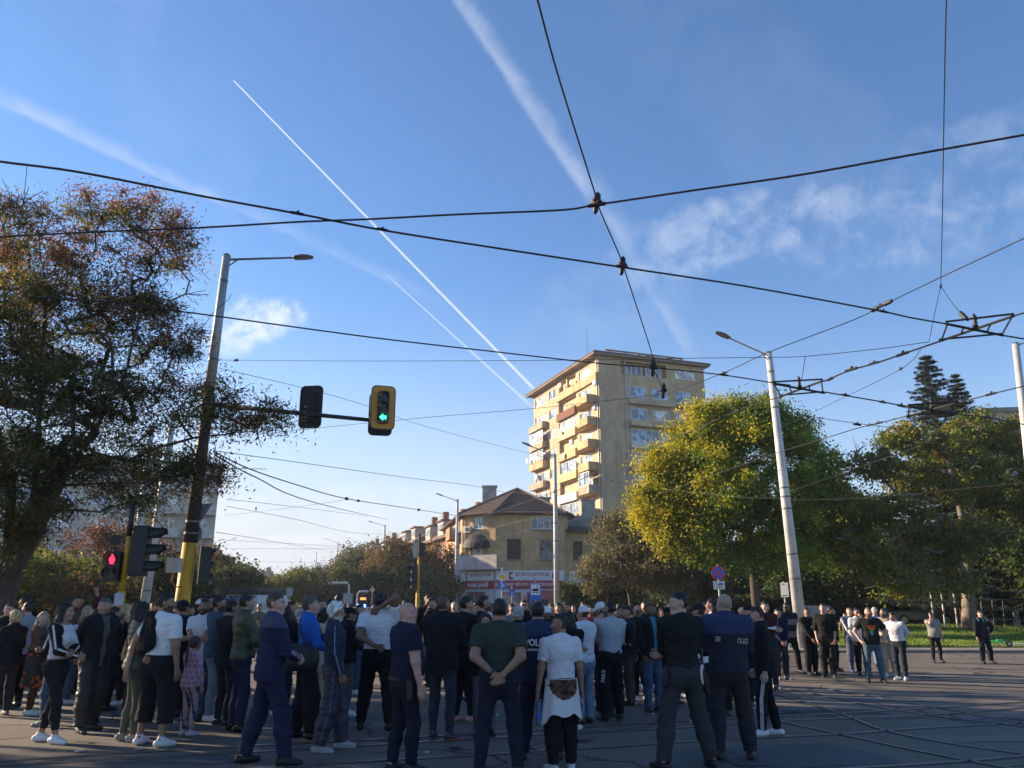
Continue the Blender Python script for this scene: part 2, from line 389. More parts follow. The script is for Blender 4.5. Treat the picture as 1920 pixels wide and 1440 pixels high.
# kerb, pavement and lawn on the right
M_KERB = mat('kerb_stone', (.17, .155, .135), .9, noise=((2, .25), (25, .2)), bump=(30, .4, .01))
M_DIRT = mat('worn_pavement', (.21, .19, .165), .95, noise=((.7, .3), (8, .25)), bump=(25, .5, .02))
M_SOIL = mat('lawn_soil', (.09, .12, .03), 1.0, noise=((.5, .35), (6, .3)), bump=(20, .6, .03))
def lawn_z(y): return .10 + max(0, min(y, 60) - 31) * .012
LX0 = 10.2
g = MB(); g.box(-3.0, 60, 29.0, 29.18, -.1, .075); tag(g.build('kerb', M_KERB), kind='structure')
g = MB(); g.box(-3.0, 60, 29.18, 31.0, -.1, .065); tag(g.build('pavement', M_DIRT), kind='structure')
g = MB()
for a, b_ in zip([31, 36, 42, 50, 60], [36, 42, 50, 60, 95]):
 g.add([(LX0, a, lawn_z(a)), (70, a, lawn_z(a)), (70, b_, lawn_z(b_)), (LX0, b_, lawn_z(b_))], [(0, 1, 2, 3)])
g.add([(LX0, 31, -.1), (70, 31, -.1), (70, 31, lawn_z(31)), (LX0, 31, lawn_z(31))], [(0, 1, 2, 3)])
tag(g.build('lawn', M_SOIL), kind='structure')
def grass():
 n = 90000; x = rng.uniform(LX0 + .1, 36, n); y = 31.05 + (rng.random(n) ** 1.6) * 24
 patch = np.sin(x * 1.3 + 2 * np.sin(y * .7)) + np.sin(y * 1.9 + x * .4)
 h = (.05 + .05 * rng.random(n)) * (1 + .35 * patch); h = np.clip(h, .03, .17)
 keep = rng.random(n) < np.clip(.75 + .25 * patch, .2, 1); x, y, h = x[keep], y[keep], h[keep]; n = len(x)
 z = .10 + np.clip(np.minimum(y, 60) - 31, 0, None) * .012
 a = rng.uniform(0, 6.28, n); w_ = .012 + .012 * rng.random(n) + .0006 * (y - 31); lean = rng.normal(0, .35, (n, 2)) * h[:, None]
 v = np.zeros((n, 3, 3)); v[:, 0] = np.stack([x - np.cos(a) * w_, y - np.sin(a) * w_, z - .01], 1)
 v[:, 1] = np.stack([x + np.cos(a) * w_, y + np.sin(a) * w_, z - .01], 1); v[:, 2] = np.stack([x + lean[:, 0], y + lean[:, 1], z + h], 1)
 pal = np.array([(.15, .24, .03), (.19, .27, .04), (.24, .27, .07), (.11, .19, .025)]); c = pal[rng.integers(0, 4, n)] * rng.uniform(.75, 1.2, (n, 1))
 mesh_np('grass', v.reshape(-1, 3), np.arange(3 * n).reshape(-1, 3), leaf_mat('grass_leaf', .3), col=np.repeat(c, 3, 0))
 return bpy.data.objects['grass']
tag(grass(), 'short sunlit green grass on the lawn at the right', 'grass', kind='stuff')
# ------------------------------------------------------------------ walls with real openings
def facade(wall, x0, x1, z0, z1, ops, dep=.2):
 """front face at y=0 with openings (a,b,c,d) cut out, and their reveals"""
 xs = sorted({x0, x1} | {v for o in ops for v in o[:2]}); zs = sorted({z0, z1} | {v for o in ops for v in o[2:4]})
 for i in range(len(xs) - 1):
  for j in range(len(zs) - 1):
   cx, cz = (xs[i] + xs[i + 1]) / 2, (zs[j] + zs[j + 1]) / 2
   if any(o[0] < cx < o[1] and o[2] < cz < o[3] for o in ops): continue
   wall.add([(xs[i], 0, zs[j]), (xs[i + 1], 0, zs[j]), (xs[i + 1], 0, zs[j + 1]), (xs[i], 0, zs[j + 1])], [(0, 1, 2, 3)])
 for a, b_, c, d in [o[:4] for o in ops]:
  wall.add([(a, 0, c), (b_, 0, c), (b_, 0, d), (a, 0, d), (a, dep, c), (b_, dep, c), (b_, dep, d), (a, dep, d)],
     [(0, 1, 5, 4), (1, 2, 6, 5), (2, 3, 7, 6), (3, 0, 4, 7)])
G_DARK = glass_mat('glass_dark'); G_SKY = glass_mat('glass_sky', (.09, .13, .19), .04); G_CURT = glass_mat('glass_curtained', (.24, .24, .23), .2)
M_WFRAME = mat('window_frame_white', (.74, .74, .72), .5); M_WOOD = mat('window_frame_wood', (.12, .06, .035), .6); M_WOLD = mat('window_frame_old', (.33, .29, .24), .8, noise=(8, .3))
def window(parent, fr, a, b_, c, d, n=2, frame=M_WFRAME, glass=G_DARK, y=.13, t=.07, transom=None):
 """fr = (o, x, y) axes of the facade"""
 f = MB(*fr); t = min(t, (b_ - a) * .2)
 f.box(a, a + t, y - .05, y + .03, c, d); f.box(b_ - t, b_, y - .05, y + .03, c, d)
 f.box(a + t, b_ - t, y - .05, y + .03, c, c + t); f.box(a + t, b_ - t, y - .05, y + .03, d - t, d)
 for k in range(1, n):
  x = a + (b_ - a) * k / n; f.box(x - t * .55, x + t * .55, y - .045, y + .03, c + t, d - t)
 if transom: f.box(a + t, b_ - t, y - .042, y + .03, c + (d - c) * transom - t * .4, c + (d - c) * transom + t * .4)
 o = f.build('window', frame, parent)
 p = MB(*fr); p.add([(a + .01, y + .01, c + .01), (b_ - .01, y + .01, c + .01), (b_ - .01, y + .01, d - .01), (a + .01, y + .01, d - .01)], [(0, 1, 2, 3)])
 p.build('pane', glass, o)
 return o
# ------------------------------------------------------------------ the ochre apartment tower
def apartment():
 rr = random.Random(3)
 root = empty('apartment_tower', (14, 103, gz(103)))
 tag(root, 'tall ochre apartment tower with stacked balconies behind the corner house', 'apartment building')
 cor = Vector((10.9, 95.6, 0)); uA = Vector((.345, -.939, 0)).normalized(); uB = Vector((.939, .345, 0)).normalized()
 LA, LB, ZT = 22.0, 15.6, 31.9
 M_ST = mat('ochre_stucco', (.48, .355, .22), .9, streak=.45, noise=((.18, .16), (1.2, .10)), bump=(12, .3, .02))
 M_STD = mat('ochre_stucco_pale', (.50, .39, .25), .9, streak=.5, noise=((.4, .2), (3, .1)), bump=(12, .3, .02))
 M_CONC = mat('balcony_concrete', (.36, .30, .22), .9, streak=.6, noise=((.8, .25), (5, .15)), bump=(14, .4, .02))
 M_OCB = mat('balcony_ochre', (.48, .335, .18), .9, streak=.5, noise=((.6, .2), (5, .12)), bump=(14, .3, .02))
 M_WHT = mat('balcony_white_panel', (.66, .62, .56), .8, noise=(2, .12)); M_LIME = mat('balcony_yellow_panel', (.60, .50, .18), .8, noise=(2, .12))
 M_BRN = mat('balcony_brick_brown', (.17, .07, .045), .9, noise=(3, .2)); M_ROOFT = mat('tar_roof', (.10, .085, .075), .9, noise=(1, .2))
 M_SOF = mat('eave_soffit', (.26, .21, .16), .9, noise=(1, .25)); M_RAILD = mat('dark_railing', (.05, .045, .045), .6)
 fA = (cor - uA * LA, uA, Vector((-uA.y, uA.x, 0))); fB = (cor, uB, Vector((-uB.y, uB.x, 0)))
 fh = 2.85; opsA = []; opsB = []; wins = []
 lev = [28.9 - fh * k for k in range(11)]            # floor levels, top first
 A = MB(*fA); B = MB(*fB)
 bal = []                                             # (frame, builder args)
 for k, z in enumerate(lev):
  zt = z + fh - .12 if k else 31.75
  # facade A : left bay, single window, loggia, corner balcony
  opsA.append((.5, 5.0, z + .95, z + 2.35)); wins.append((fA, .5, 5.0, z + .95, z + 2.35, 4, M_WFRAME, G_CURT if rr.random() < .6 else G_SKY))
  opsA.append((5.9, 8.3, z + .9, z + 2.3)); wins.append((fA, 5.9, 8.3, z + .9, z + 2.3, 2, M_WFRAME, rr.choice([G_CURT, G_DARK, G_SKY])))
  opsA.append((9.4, 15.2, z + .95, z + 2.55))
  if k in (0, 3, 5): wins.append((fA, 10.0, 12.2, z + .1, z + 2.3, 2, M_WFRAME, G_DARK)); wins.append((fA, 12.8, 14.4, z + .8, z + 2.3, 2, M_WFRAME, G_CURT))
  elif k == 1: wins.append((fA, 9.9, 12.2, z + .95, z + 2.5, 2, M_WOOD, G_CURT)); wins.append((fA, 12.7, 14.9, z + .95, z + 2.5, 2, M_WOOD, G_SKY))
  else: wins.append((fA, 9.4, 15.2, z + .95, z + 2.55, 6, M_WFRAME, rr.choice([G_CURT, G_SKY])))
  opsA.append((16.2, 19.6, z + .25, z + 2.35)); wins.append((fA, 16.2, 19.6, z + .25, z + 2.35, 3, M_WFRAME, rr.choice([G_CURT, G_SKY, G_CURT])))
  # facade B
  if k == 0:
   opsB += [(3.2, 9.9, z + .95, z + 2.7), (11.2, 14.2, z + 1.1, z + 2.4)]
   wins += [(fB, 4.2, 6.4, z + .95, z + 2.3, 3, M_WFRAME, G_DARK), (fB, 7.0, 9.2, z + .95, z + 2.3, 3, M_WFRAME, G_DARK), (fB, 11.2, 14.2, z + 1.1, z + 2.4, 4, M_WFRAME, G_CURT)]
  elif k == 3:
   opsB += [(4.4, 10.3, z + .7, z + 2.45), (11.1, 13.5, z + .6, z + 2.3)]
   wins += [(fB, 4.4, 10.3, z + .7, z + 2.45, 6, M_WFRAME, G_SKY), (fB, 11.1, 13.5, z + .6, z + 2.3, 2, M_WFRAME, G_SKY)]
  else:
   opsB += [(4.4, 6.8, z + .65, z + 2.35), (7.6, 10.0, z + .9, z + 2.3), (11.1, 13.4, z + .5, z + 2.3)]
   wins += [(fB, 4.4, 6.8, z + .65, z + 2.35, 3 if k > 3 else 2, M_WFRAME, G_SKY), (fB, 7.6, 10.0, z + .9, z + 2.3, 2, M_WFRAME, G_CURT if k == 2 else G_SKY), (fB, 11.1, 13.4, z + .5, z + 2.3, 2, M_WFRAME, G_SKY)]
 facade(A, 0, LA, -1, ZT, opsA, .9); facade(B, 0, LB, -1, ZT, opsB, .5)
 D = 14.0                                            # core of the block behind the openings
 core = MB(cor, uB, -uA); core.box(.5, LB, .9, LA, -1, ZT);
 A.v += []; wall = A.build('wall', M_ST, root); B.build('wall', M_ST, root)
 core.build('inner_wall', M_STD, root)
 side = MB(cor, uB, -uA); side.add([(LB, 0, -1), (LB, LA, -1), (LB, LA, ZT), (LB, 0, ZT)], [(0, 1, 2, 3)]); side.add([(0, LA, -1), (0, LA, ZT), (LB, LA, ZT), (LB, LA, -1)], [(0, 1, 2, 3)])
 side.build('side_wall', M_ST, root)
 for w_ in wins:
  deep = .75 if (w_[0] is fA and w_[1] > 9 and w_[2] < 15.3 and not (w_[1] == 9.4)) else .14
  window(root, *w_[:5], n=w_[5], frame=w_[6], glass=w_[7], y=deep if w_[0] is fA else (.4 if (w_[3] > 29.5 and w_[1] < 10) else .12), t=.09)
 # balconies of facade A
 for k, z in enumerate(lev):
  if k:
   m = [M_STD, M_CONC, M_CONC, M_OCB, M_CONC, M_STD, M_CONC, M_STD, M_OCB, M_CONC, M_CONC][k]
   b = MB(*fA); b.box(.0, 5.3, -.85, -.002, z - .05, z + .88)
   if k % 3 == 0: b.box(.0, 5.3, -.88, -.80, z + .95, z + 1.02)
   b.build('balcony', m, root)
   if k in (3, 6, 9, 10, 2):
    window(root, fA, .05, 5.25, z + .89, z + 2.5, 5, M_WFRAME, G_CURT, y=-.75)
  m = [M_OCB, M_BRN, M_STD, M_OCB, M_LIME, M_WHT, M_OCB, M_WHT, M_OCB, M_CONC, M_OCB][k]
  b = MB(*fA); b.box(9.3, 15.3, -.35, -.002, z - .15, z + .92); b.build('balcony', m, root)
  m = [M_OCB, M_OCB, M_OCB, M_OCB, M_OCB, M_CONC, M_OCB, M_STD, M_OCB, M_OCB, M_OCB][k]
  b = MB(*fA)
  if k: b.prism([(15.5, -.003), (18.4, -1.45), (21.4, -1.45), (21.4, -.003)], z - .12, z + .90); b.build('balcony', m, root)
  else: b.box(15.4, 21.8, -.32, -.002, z - .15, z + .92); b.build('balcony', m, root)
  if k in (5, 8): window(root, fA, 18.45, 21.35, z + .91, z + 2.55, 4, M_WFRAME, G_SKY, y=-1.35)
 # balconies of facade B
 for k, z in enumerate(lev):
  if k in (0,): continue
  b = MB(*fB)
  if k == 3: b.box(4.2, 10.5, -.5, -.002, z - .1, z + .66); b.build('balcony', M_WHT, root)
  elif k in (1, 2): b.box(4.0, 10.4, -.85, -.002, z - .16, z + .62); b.build('balcony', M_STD, root)
  else: b.box(4.0, 7.0, -.6, -.002, z - .12, z + .62); b.build('balcony', M_CONC if k % 2 else M_STD, root)
  r_ = MB(*fB)
  r_.box(11.0, 13.6, -.42, -.38, z + .95, z + 1.0); r_.box(11.0, 13.6, -.43, -.002, z + .02, z + .09)
  for q in range(14): r_.box(11.0 + q * .2 - .012, 11.0 + q * .2 + .012, -.41, -.39, z + .09, z + .95)
  r_.build('balcony_railing', M_RAILD, root)
 # top loggia posts, eaves, roof
 po = MB(*fA)
 for x in (.2, 5.6, 9.2, 12.0, 15.3, 19.8): po.box(x, x + .35, .02, .4, lev[0] + .92, 31.9)
 po.build('loggia_post', M_STD, root)
 so_ = MB(cor, uB, -uA); so_.box(-1.0, LB + .5, -.9, LA + .9, 31.9, 32.08); so_.build('eave', M_SOF, root)
 rf = MB(cor, uB, -uA); rf.box(-1.05, LB + .55, -.95, LA + .95, 32.083, 32.30)
 rf.add([(-1.0, -.9, 32.303), (LB + .5, -.9, 32.303), (LB + .5, LA + .9, 32.303), (-1.0, LA + .9, 32.303), (5, 6, 33.2), (11, 6, 33.2), (11, 16, 33.2), (5, 16, 33.2)],
   [(0, 1, 5, 4), (1, 2, 6, 5), (2, 3, 7, 6), (3, 0, 4, 7), (4, 5, 6, 7)])
 rf.build('roof', M_ROOFT, root)
 pg = MB(cor, uB, -uA); pg.box(1.6, 13.2, 1.0, 1.2, 33.15, 33.32)
 for q in range(6): pg.box(2.2 + q * 2.1, 2.45 + q * 2.1, .9, 3.0, 32.9, 33.14); pg.box(2.28 + q * 2.1, 2.38 + q * 2.1, 1.05, 1.2, 32.30, 32.9)
 pg.build('roof_timber', mat('weathered_timber', (.30, .15, .08), .85, noise=(3, .2)), root)
 an = MB(cor, uB, -uA); an.cone((1.2, 5.5, 32.5), (1.2, 5.5, 37.8), .035, .02, 5); an.build('antenna', M_RAILD, root)
 ch = MB(cor, uB, -uA); ch.box(8.2, 9.5, 2.4, 3.4, 32.31, 33.6); ch.build('chimney', M_CONC, root)
 for fr, x, yy in ((fA, 21.65, -.09), (fB, 3.75, -.08)):
  d = MB(*fr); d.cone((x, yy, .2), (x, yy, 31.9), .075, n=8); d.build('downpipe', mat('zinc_pipe', (.42, .42, .42), .45, .6), root)
 # air conditioners, dishes
 M_AC = mat('ac_unit', (.62, .61, .58), .6); M_DISH = mat('dish', (.48, .47, .46), .6)
 for fr, x, z in ((fA, 20.6, 25.1), (fA, 20.9, 28.2), (fA, 13.6, 21.9), (fA, 14.6, 18.6), (fA, 10.2, 30.6), (fA, 1.2, 19.0)):
  a = MB(*fr); a.box(x, x + .85, -.42 if x < 15.3 else -.36, -.04, z, z + .62); a.build('air_conditioner', M_AC, root)
 for fr, x, z, q in ((fA, 12.0, 20.7, -.5), (fA, 17.0, 18.1, -1.2), (fA, 2.2, 13.5, -1.0), (fA, 19.0, 11.2, -1.6), (fA, 14.9, 30.2, -.5), (fA, .3, 21.9, -1.2), (fA, 11.2, 24.2, -.6)):
  a = MB(*fr); a.lathe([(.02, 0), (.25, .03), (.38, .10), (.40, .12)], 14, (0, 0, 0))
  ax = Vector(fr[2]) * -1
  qd = ax.to_track_quat('Z', 'Y'); base = Vector(fr[0]) + Vector(fr[1]) * x + Vector(fr[2]) * q + Vector((0, 0, z))
  a.v = [base + qd @ (p - Vector(fr[0])) for p in a.v]; a.build('satellite_dish', M_DISH, root)
apartment()
# ------------------------------------------------------------------ the corner house with the shop
RED = mat('sign_red', (.42, .025, .03), .5); WHITE = mat('sign_white', (.72, .72, .72), .5); SIGN_DK = mat('lettering_dark_red', (.30, .02, .03), .5)
BLUE = mat('sign_blue', (.02, .10, .42), .45); YEL = mat('sign_yellow', (.75, .42, .02), .5); BLK = mat('black_plastic', (.012, .012, .013), .5); LGREY = mat('sign_back_grey', (.34, .36, .38), .5, .3)
def corner_house():
 root = empty('corner_house', (0, 86, gz(86)))
 tag(root, 'old ochre corner house with tiled roof and a window shop on its ground floor', 'house')
 M_W = mat('house_stucco', (.52, .34, .17), .95, streak=.55, noise=((.35, .22), (2.5, .14)), bump=(10, .4, .03))
 M_SHOP = mat('shop_cladding', (.60, .61, .63), .6, noise=(1.5, .08)); M_TILE = mat('roof_tiles_dark', (.078, .052, .044), .95, noise=((1.2, .3), (7, .35)), bump=(9, .8, .06))
 M_SILL = mat('stone_sill', (.28, .24, .20), .9); M_SHUT = mat('shutter_dark', (.05, .032, .028), .7, noise=(3, .3))
 z0 = gz(84) - .4; ZE = 10.6
 L0, L1, L2, L3, L4, L5 = Vector((-8.2, 100, 0)), Vector((-5.3, 84.6, 0)), Vector((-1.7, 82.2, 0)), Vector((5.3, 82.6, 0)), Vector((5.9, 84.0, 0)), Vector((11.2, 85.2, 0))
 BK1, BK0 = Vector((11.0, 101, 0)), Vector((-8.2, 101, 0))
 def fr(a, b_): u = (b_ - a).normalized(); return (a, u, Vector((-u.y, u.x, 0)))
 fL, fC, fM, fS, fR = fr(L0, L1), fr(L1, L2), fr(L2, L3), fr(L3, L4), fr(L4, L5)
 lL, lC, lM, lR = (L1 - L0).length, (L2 - L1).length, (L3 - L2).length, (L5 - L4).length
 wn = []
 opL = [(9.2, 10.4, 6.0, 8.0), (12.6, 13.9, 6.0, 8.0), (13.0, 14.2, 9.0, 10.3), (4.5, 5.8, 6.0, 8.0)]
 wn += [(fL, *opL[0], 2, M_WOOD, G_SKY), (fL, *opL[1], 2, M_WOOD, G_SKY), (fL, *opL[2], 2, M_WFRAME, G_CURT), (fL, *opL[3], 2, M_WOOD, G_SKY)]
 opC = [(1.2, 2.9, 5.6, 7.6), (1.5, 2.8, 9.1, 10.35)]
 wn += [(fC, *opC[0], 2, M_WOOD, G_DARK), (fC, *opC[1], 2, M_WFRAME, G_SKY)]
 opM = [(1.2, 2.6, 5.95, 8.0), (4.5, 5.8, 6.0, 7.95), (3.7, 6.3, 9.0, 10.3)]
 wn += [(fM, *opM[0], 1, M_SHUT, M_SHUT), (fM, *opM[1], 2, M_WOLD, G_DARK), (fM, *opM[2], 4, M_WFRAME, G_DARK)]
 opR = [(.5, 1.5, 6.0, 7.9), (3.2, 4.4, 5.9, 7.9)]
 wn += [(fR, *opR[0], 1, M_SHUT, M_SHUT), (fR, *opR[1], 1, M_SHUT, M_SHUT)]
 for f, L, op, zt in ((fL, lL, opL, ZE), (fC, lC, opC, ZE), (fM, lM, opM, ZE), (fR, lR, opR, 8.9)):
  W = MB(*f); facade(W, 0, L, z0, zt, op, .22); W.build('wall', M_W, root)
 W = MB(*fS); facade(W, 0, (L4 - L3).length, z0, ZE, [], .2)
 W.v = W.v; W.build('wall', M_W, root)
 # inner core so nothing is hollow behind the panes
 ins = lambda p, q: p + (Vector((2.5, 93, 0)) - p).normalized() * q
 core = MB(); core.prism([tuple(ins(p, .45)[:2]) for p in (L0, L1, L2, L3, L4)] + [(5.6, 100.5), (-7.8, 100.5)], z0, ZE - .05)
 core.prism([tuple(ins(L4, .45)[:2]), tuple(ins(L5, .45)[:2]), (10.6, 100), (5.7, 100)], z0, 8.8); core.build('inner_wall', M_SHUT, root)
 bw = MB(); bw.add([(*BK0[:2], z0), (*L0[:2], z0), (*L0[:2], ZE), (*BK0[:2], ZE)], [(3, 2, 1, 0)]); bw.add([(*L5[:2], z0), (*BK1[:2], z0), (*BK1[:2], 8.9), (*L5[:2], 8.9)], [(0, 1, 2, 3)]); bw.build('wall', M_W, root)
 for w_ in wn:
  window(root, w_[0], *w_[1:5], n=w_[5], frame=w_[6], glass=w_[7], transom=.62 if w_[6] in (M_WOLD, M_WOOD) else None)
  s_ = MB(*w_[0]); s_.box(w_[1] - .12, w_[2] + .12, -.14, -.002, w_[3] - .14, w_[3] - .02); s_.build('sill', M_SILL, root)
 # roof : hipped, eaves out over the walls
 def out(p, q):
  v = (p - Vector((1.0, 93, 0))); v.z = 0; return p + v.normalized() * q
 ev = [out(p, .9) for p in (L0, L1, L2, L3)] + [Vector((6.6, 85, 0)), Vector((6.6, 102, 0)), Vector((-9.2, 102, 0))]
 ap0, ap1 = Vector((.6, 90.5, 14.3)), Vector((.6, 97, 14.3))
 rf = MB(); vs = [(p.x, p.y, ZE + .02) for p in ev] + [tuple(ap0), tuple(ap1)] + [(p.x, p.y, ZE - .12) for p in ev]
 rf.add(vs, [(0, 1, 7, 8), (1, 2, 7), (2, 3, 7), (3, 4, 7), (4, 5, 8, 7), (5, 6, 8), (6, 0, 8)] + [(i, 9 + i, 9 + (i + 1) % 7, (i + 1) % 7) for i in range(7)] + [tuple(range(15, 8, -1))])
 rfo = rf.build('roof', M_TILE, root)
 rg = MB()
 for a, b_ in ((vs[1], ap0), (vs[2], ap0), (vs[3], ap0), (ap0, ap1), (vs[4], ap0)): rg.cone(Vector(a) + Vector((0, 0, .03)), Vector(b_) + Vector((0, 0, .03)), .13, n=6)
 for q in range(1, 16):        # courses of tiles standing proud on the two slopes we see
  t = q / 16
  for a, b_ in ((1, 2), (2, 3), (0, 1)):
   pa = Vector(vs[a]).lerp(ap1 if a == 0 else ap0, t); pb = Vector(vs[b_]).lerp(ap0, t); rg.cone(pa + Vector((0, 0, .03)), pb + Vector((0, 0, .03)), .045, n=4)
 rg.build('ridge_tiles', mat('ridge_tiles', (.10, .066, .054), .95, noise=((2, .3), (9, .3))), rfo)
 r2 = MB(); r2.add([(5.6, 83.2, 9.0), (12.0, 84.6, 8.9), (12.0, 102, 8.9), (5.6, 102, 9.0), (6.7, 91, 11.3), (8.0, 91.5, 11.3), (5.6, 83.2, 8.85), (12.0, 84.6, 8.75)], [(0, 1, 5, 4), (1, 2, 5), (0, 4, 3), (2, 3, 4, 5), (6, 7, 1, 0)])
 r2.build('roof', M_TILE, root)
 dm = MB(); dm.box(6.0, 8.6, 85.4, 90, 9.4, 10.7); dm.build('dormer', mat('dormer_grey', (.20, .21, .22), .8, noise=(2, .2)), root)
 for x, y, z in ((-2.6, 91.5, 14.6), (3.6, 92.5, 13.4), (8.9, 93, 13.2)):
  c = MB(); c.box(x - .8, x + .8, y - .5, y + .5, 10.8, z); c.box(x - .9, x + .9, y - .6, y + .6, z + .003, z + .15); c.build('chimney', mat('chimney_plaster', (.36, .33, .29), .95, noise=((1, .25), (6, .2))), rfo)
 # balcony with curved canopy at the chamfered corner
 b = MB(*fC); b.box(.15, lC + .95, -1.15, -1.05, 5.15, 6.35); b.box(.15, .25, -1.05, -.003, 5.15, 6.35); b.box(.15, lC + 1.0, -1.2, -.003, 4.92, 5.148)
 b.build('balcony', mat('balcony_pinkish', (.46, .40, .38), .8, noise=((.9, .2), (6, .1))), root)
 cn = MB(*fC); n = 10; vs = [];
 for i in range(n + 1):
  a = math.pi * i / n
  for j in range(6):
   e = math.pi / 2 * j / 5; vs.append((2.05 - 1.65 * math.cos(a) * math.cos(e * .35), -1.3 * math.sin(e) * (.35 + .65 * math.sin(a)) - .003, 7.15 + 1.4 * math.sin(a) * math.cos(e)))
 cn.add(vs, [(i * 6 + j, i * 6 + j + 1, (i + 1) * 6 + j + 1, (i + 1) * 6 + j) for i in range(n) for j in range(5)]); cn.build('canopy', mat('canopy_black', (.015, .014, .016), .7, bump=(3, .5, .05)), root)
 bl = MB(*fL); bl.box(10.9, 14.6, -1.2, -1.1, 8.4, 9.5); bl.box(10.9, 14.6, -1.2, -.003, 8.2, 8.398); bl.box(10.9, 11.0, -1.1, -.003, 8.4, 9.5); bl.build('balcony', mat('balcony_orange_board', (.42, .19, .08), .8, noise=(2, .2)), root)
 for f, x, zt, zb in ((fC, .25, 10.5, 5.0), (fR, 4.9, 8.7, 4.9)):
  d = MB(*f); d.cone((x, -.1, zb), (x, -.1, zt), .07, n=7); d.build('downpipe', mat('rusty_pipe', (.22, .12, .08), .7, noise=(3, .3)), root)
 ac = MB(*fC); ac.box(.5, 1.4, -.5, -.1, 8.75, 9.4); aco = ac.build('air_conditioner', mat('ac_unit'), root)
 f_ = MB(*fC); f_.cone((1.05, -.53, 9.07), (1.05, -.502, 9.07), .25, n=16); f_.build('fan_grille', BLK, aco)
 # shop front
 def shop(f, a, b_, ops):
  q = MB(f[0] - f[2] * .12, f[1], f[2]); facade(q, a, b_, z0, 4.85, ops, .12); q.add([(a, 0, 4.85), (b_, 0, 4.85), (b_, .12, 4.85), (a, .12, 4.85)], [(0, 1, 2, 3)]); q.build('shop_front', M_SHOP, root)
  for o in ops:
   window(root, (f[0] - f[2] * .12, f[1], f[2]), *o, n=2, frame=RED, glass=G_DARK, y=.06, t=.12)
 shop(fC, .0, lC, [(.9, 3.2, .1, 2.75)]); shop(fM, .0, lM, [(.7, 2.6, .1, 2.7), (3.2, 5.4, .1, 2.7)]); shop(fL, 8.2, lL, [(10.5, 14.2, .1, 2.7)])
 shop(fR, .0, lR, [(3.2, 4.2, 2.9, 4.4)])
 def board(f, a, b_, c, d, m, y=-.2, name='sign_board'):
  q = MB(*f); q.box(a, b_, y, -.122, c, d); return q.build(name, m, root)
 def txt(s, f, x, z, size, m, parent, y=-.2, **k):
  return flat_text(s, Vector(f[0]) + Vector(f[1]) * x + Vector(f[2]) * y + Vector((0, 0, z)), f[1], (0, 0, 1), size, m, parent=parent, depth=.006, **k)
 def logo(f, x, z, s, parent):
  q = MB(*f); q.box(x - s, x + s * .2, -.212, -.206, z - s, z + s); q.build('emblem', RED, parent)
  q = MB(*f); q.lathe([(.01, 0), (s * .55, 0), (s * .55, .006)], 14, (0, 0, 0)); qd = (Vector(f[2]) * -1).to_track_quat('Z', 'Y'); bb = Vector(f[0]) + Vector(f[1]) * x + Vector(f[2]) * -.214 + Vector((0, 0, z))
  q.v = [bb + qd @ (p - Vector(f[0])) for p in q.v]; q.build('emblem', WHITE, parent)
 s1 = board(fM, .05, lM - .1, 3.87, 4.80, WHITE); txt('ВОРОШИЛОВ', fM, 3.75, 4.43, .52, RED, s1, bold=.02); txt('www.voroshilov.com', fM, 3.75, 4.05, .24, LGREY, s1); logo(fM, 1.75, 4.33, .36, s1)
 q = MB(*fM); q.box(5.75, 6.3, -.212, -.206, 4.05, 4.6); q.build('emblem', BLUE, s1); q = MB(*fM); q.box(6.0, 6.5, -.218, -.2125, 4.15, 4.65); q.build('emblem', RED, s1)
 s2 = board(fM, .05, lM - .1, 3.05, 3.862, RED, y=-.21); txt('ДОГРАМИ ВРАТИ ТОПЛОИЗОЛАЦИИ', fM, lM * .5, 3.45, .42, WHITE, s2, y=-.21, bold=.02, condense=.92)
 s3 = board(fC, .35, lC - .05, 3.87, 4.75, WHITE); txt('ВОРОШИЛОВ', fC, 2.6, 4.4, .40, SIGN_DK, s3, bold=.02); txt('www.voroshilov.com', fC, 2.6, 4.05, .18, LGREY, s3); logo(fC, 1.0, 4.33, .28, s3)
 s4 = board(fC, .35, lC - .05, 3.05, 3.862, RED, y=-.21); txt('weiss profil', fC, 2.3, 3.44, .66, WHITE, s4, y=-.21, bold=.035, shear=.15, condense=.85)
 s5 = board(fL, 12.0, lL - .1, 3.87, 4.75, WHITE); txt('ВОРОШИЛОВ', fL, 13.9, 4.3, .42, RED, s5, bold=.02)
 s6 = board(fL, 12.0, lL - .1, 3.05, 3.862, RED, y=-.21); txt('ДОГРАМИ ВРАТИ', fL, 13.8, 3.62, .30, WHITE, s6, y=-.21); txt('ТОПЛОИЗОЛАЦИИ', fL, 13.8, 3.26, .30, WHITE, s6, y=-.21)
 s7 = board(fL, 8.6, 11.9, 3.3, 4.8, BLK, y=-.19); txt('O', fL, 10.6, 4.05, 1.2, WHITE, s7, y=-.19, condense=.6, bold=.03)
 s8 = board(fL, 8.6, 11.9, 2.85, 3.29, RED, y=-.19); txt('WWW.VOROSHILOV', fL, 10.3, 3.07, .26, WHITE, s8, y=-.19)
 aw = MB(*fL); aw.add([(8.6, -.13, 2.8), (12.4, -.13, 2.8), (12.4, -2.2, 1.3), (8.6, -2.2, 1.3), (8.6, -2.2, .95), (12.4, -2.2, .95), (8.6, -.13, 2.75), (12.4, -.13, 2.75), (8.6, -2.17, 1.25), (12.4, -2.17, 1.25)], [(0, 1, 2, 3), (3, 2, 5, 4), (6, 8, 9, 7), (0, 3, 8, 6), (1, 7, 9, 2)])
 aw.build('awning', mat('awning_red', (.42, .10, .09), .8, noise=(1, .15)), root)
 aw = MB(*fM); n = 8; vs = []
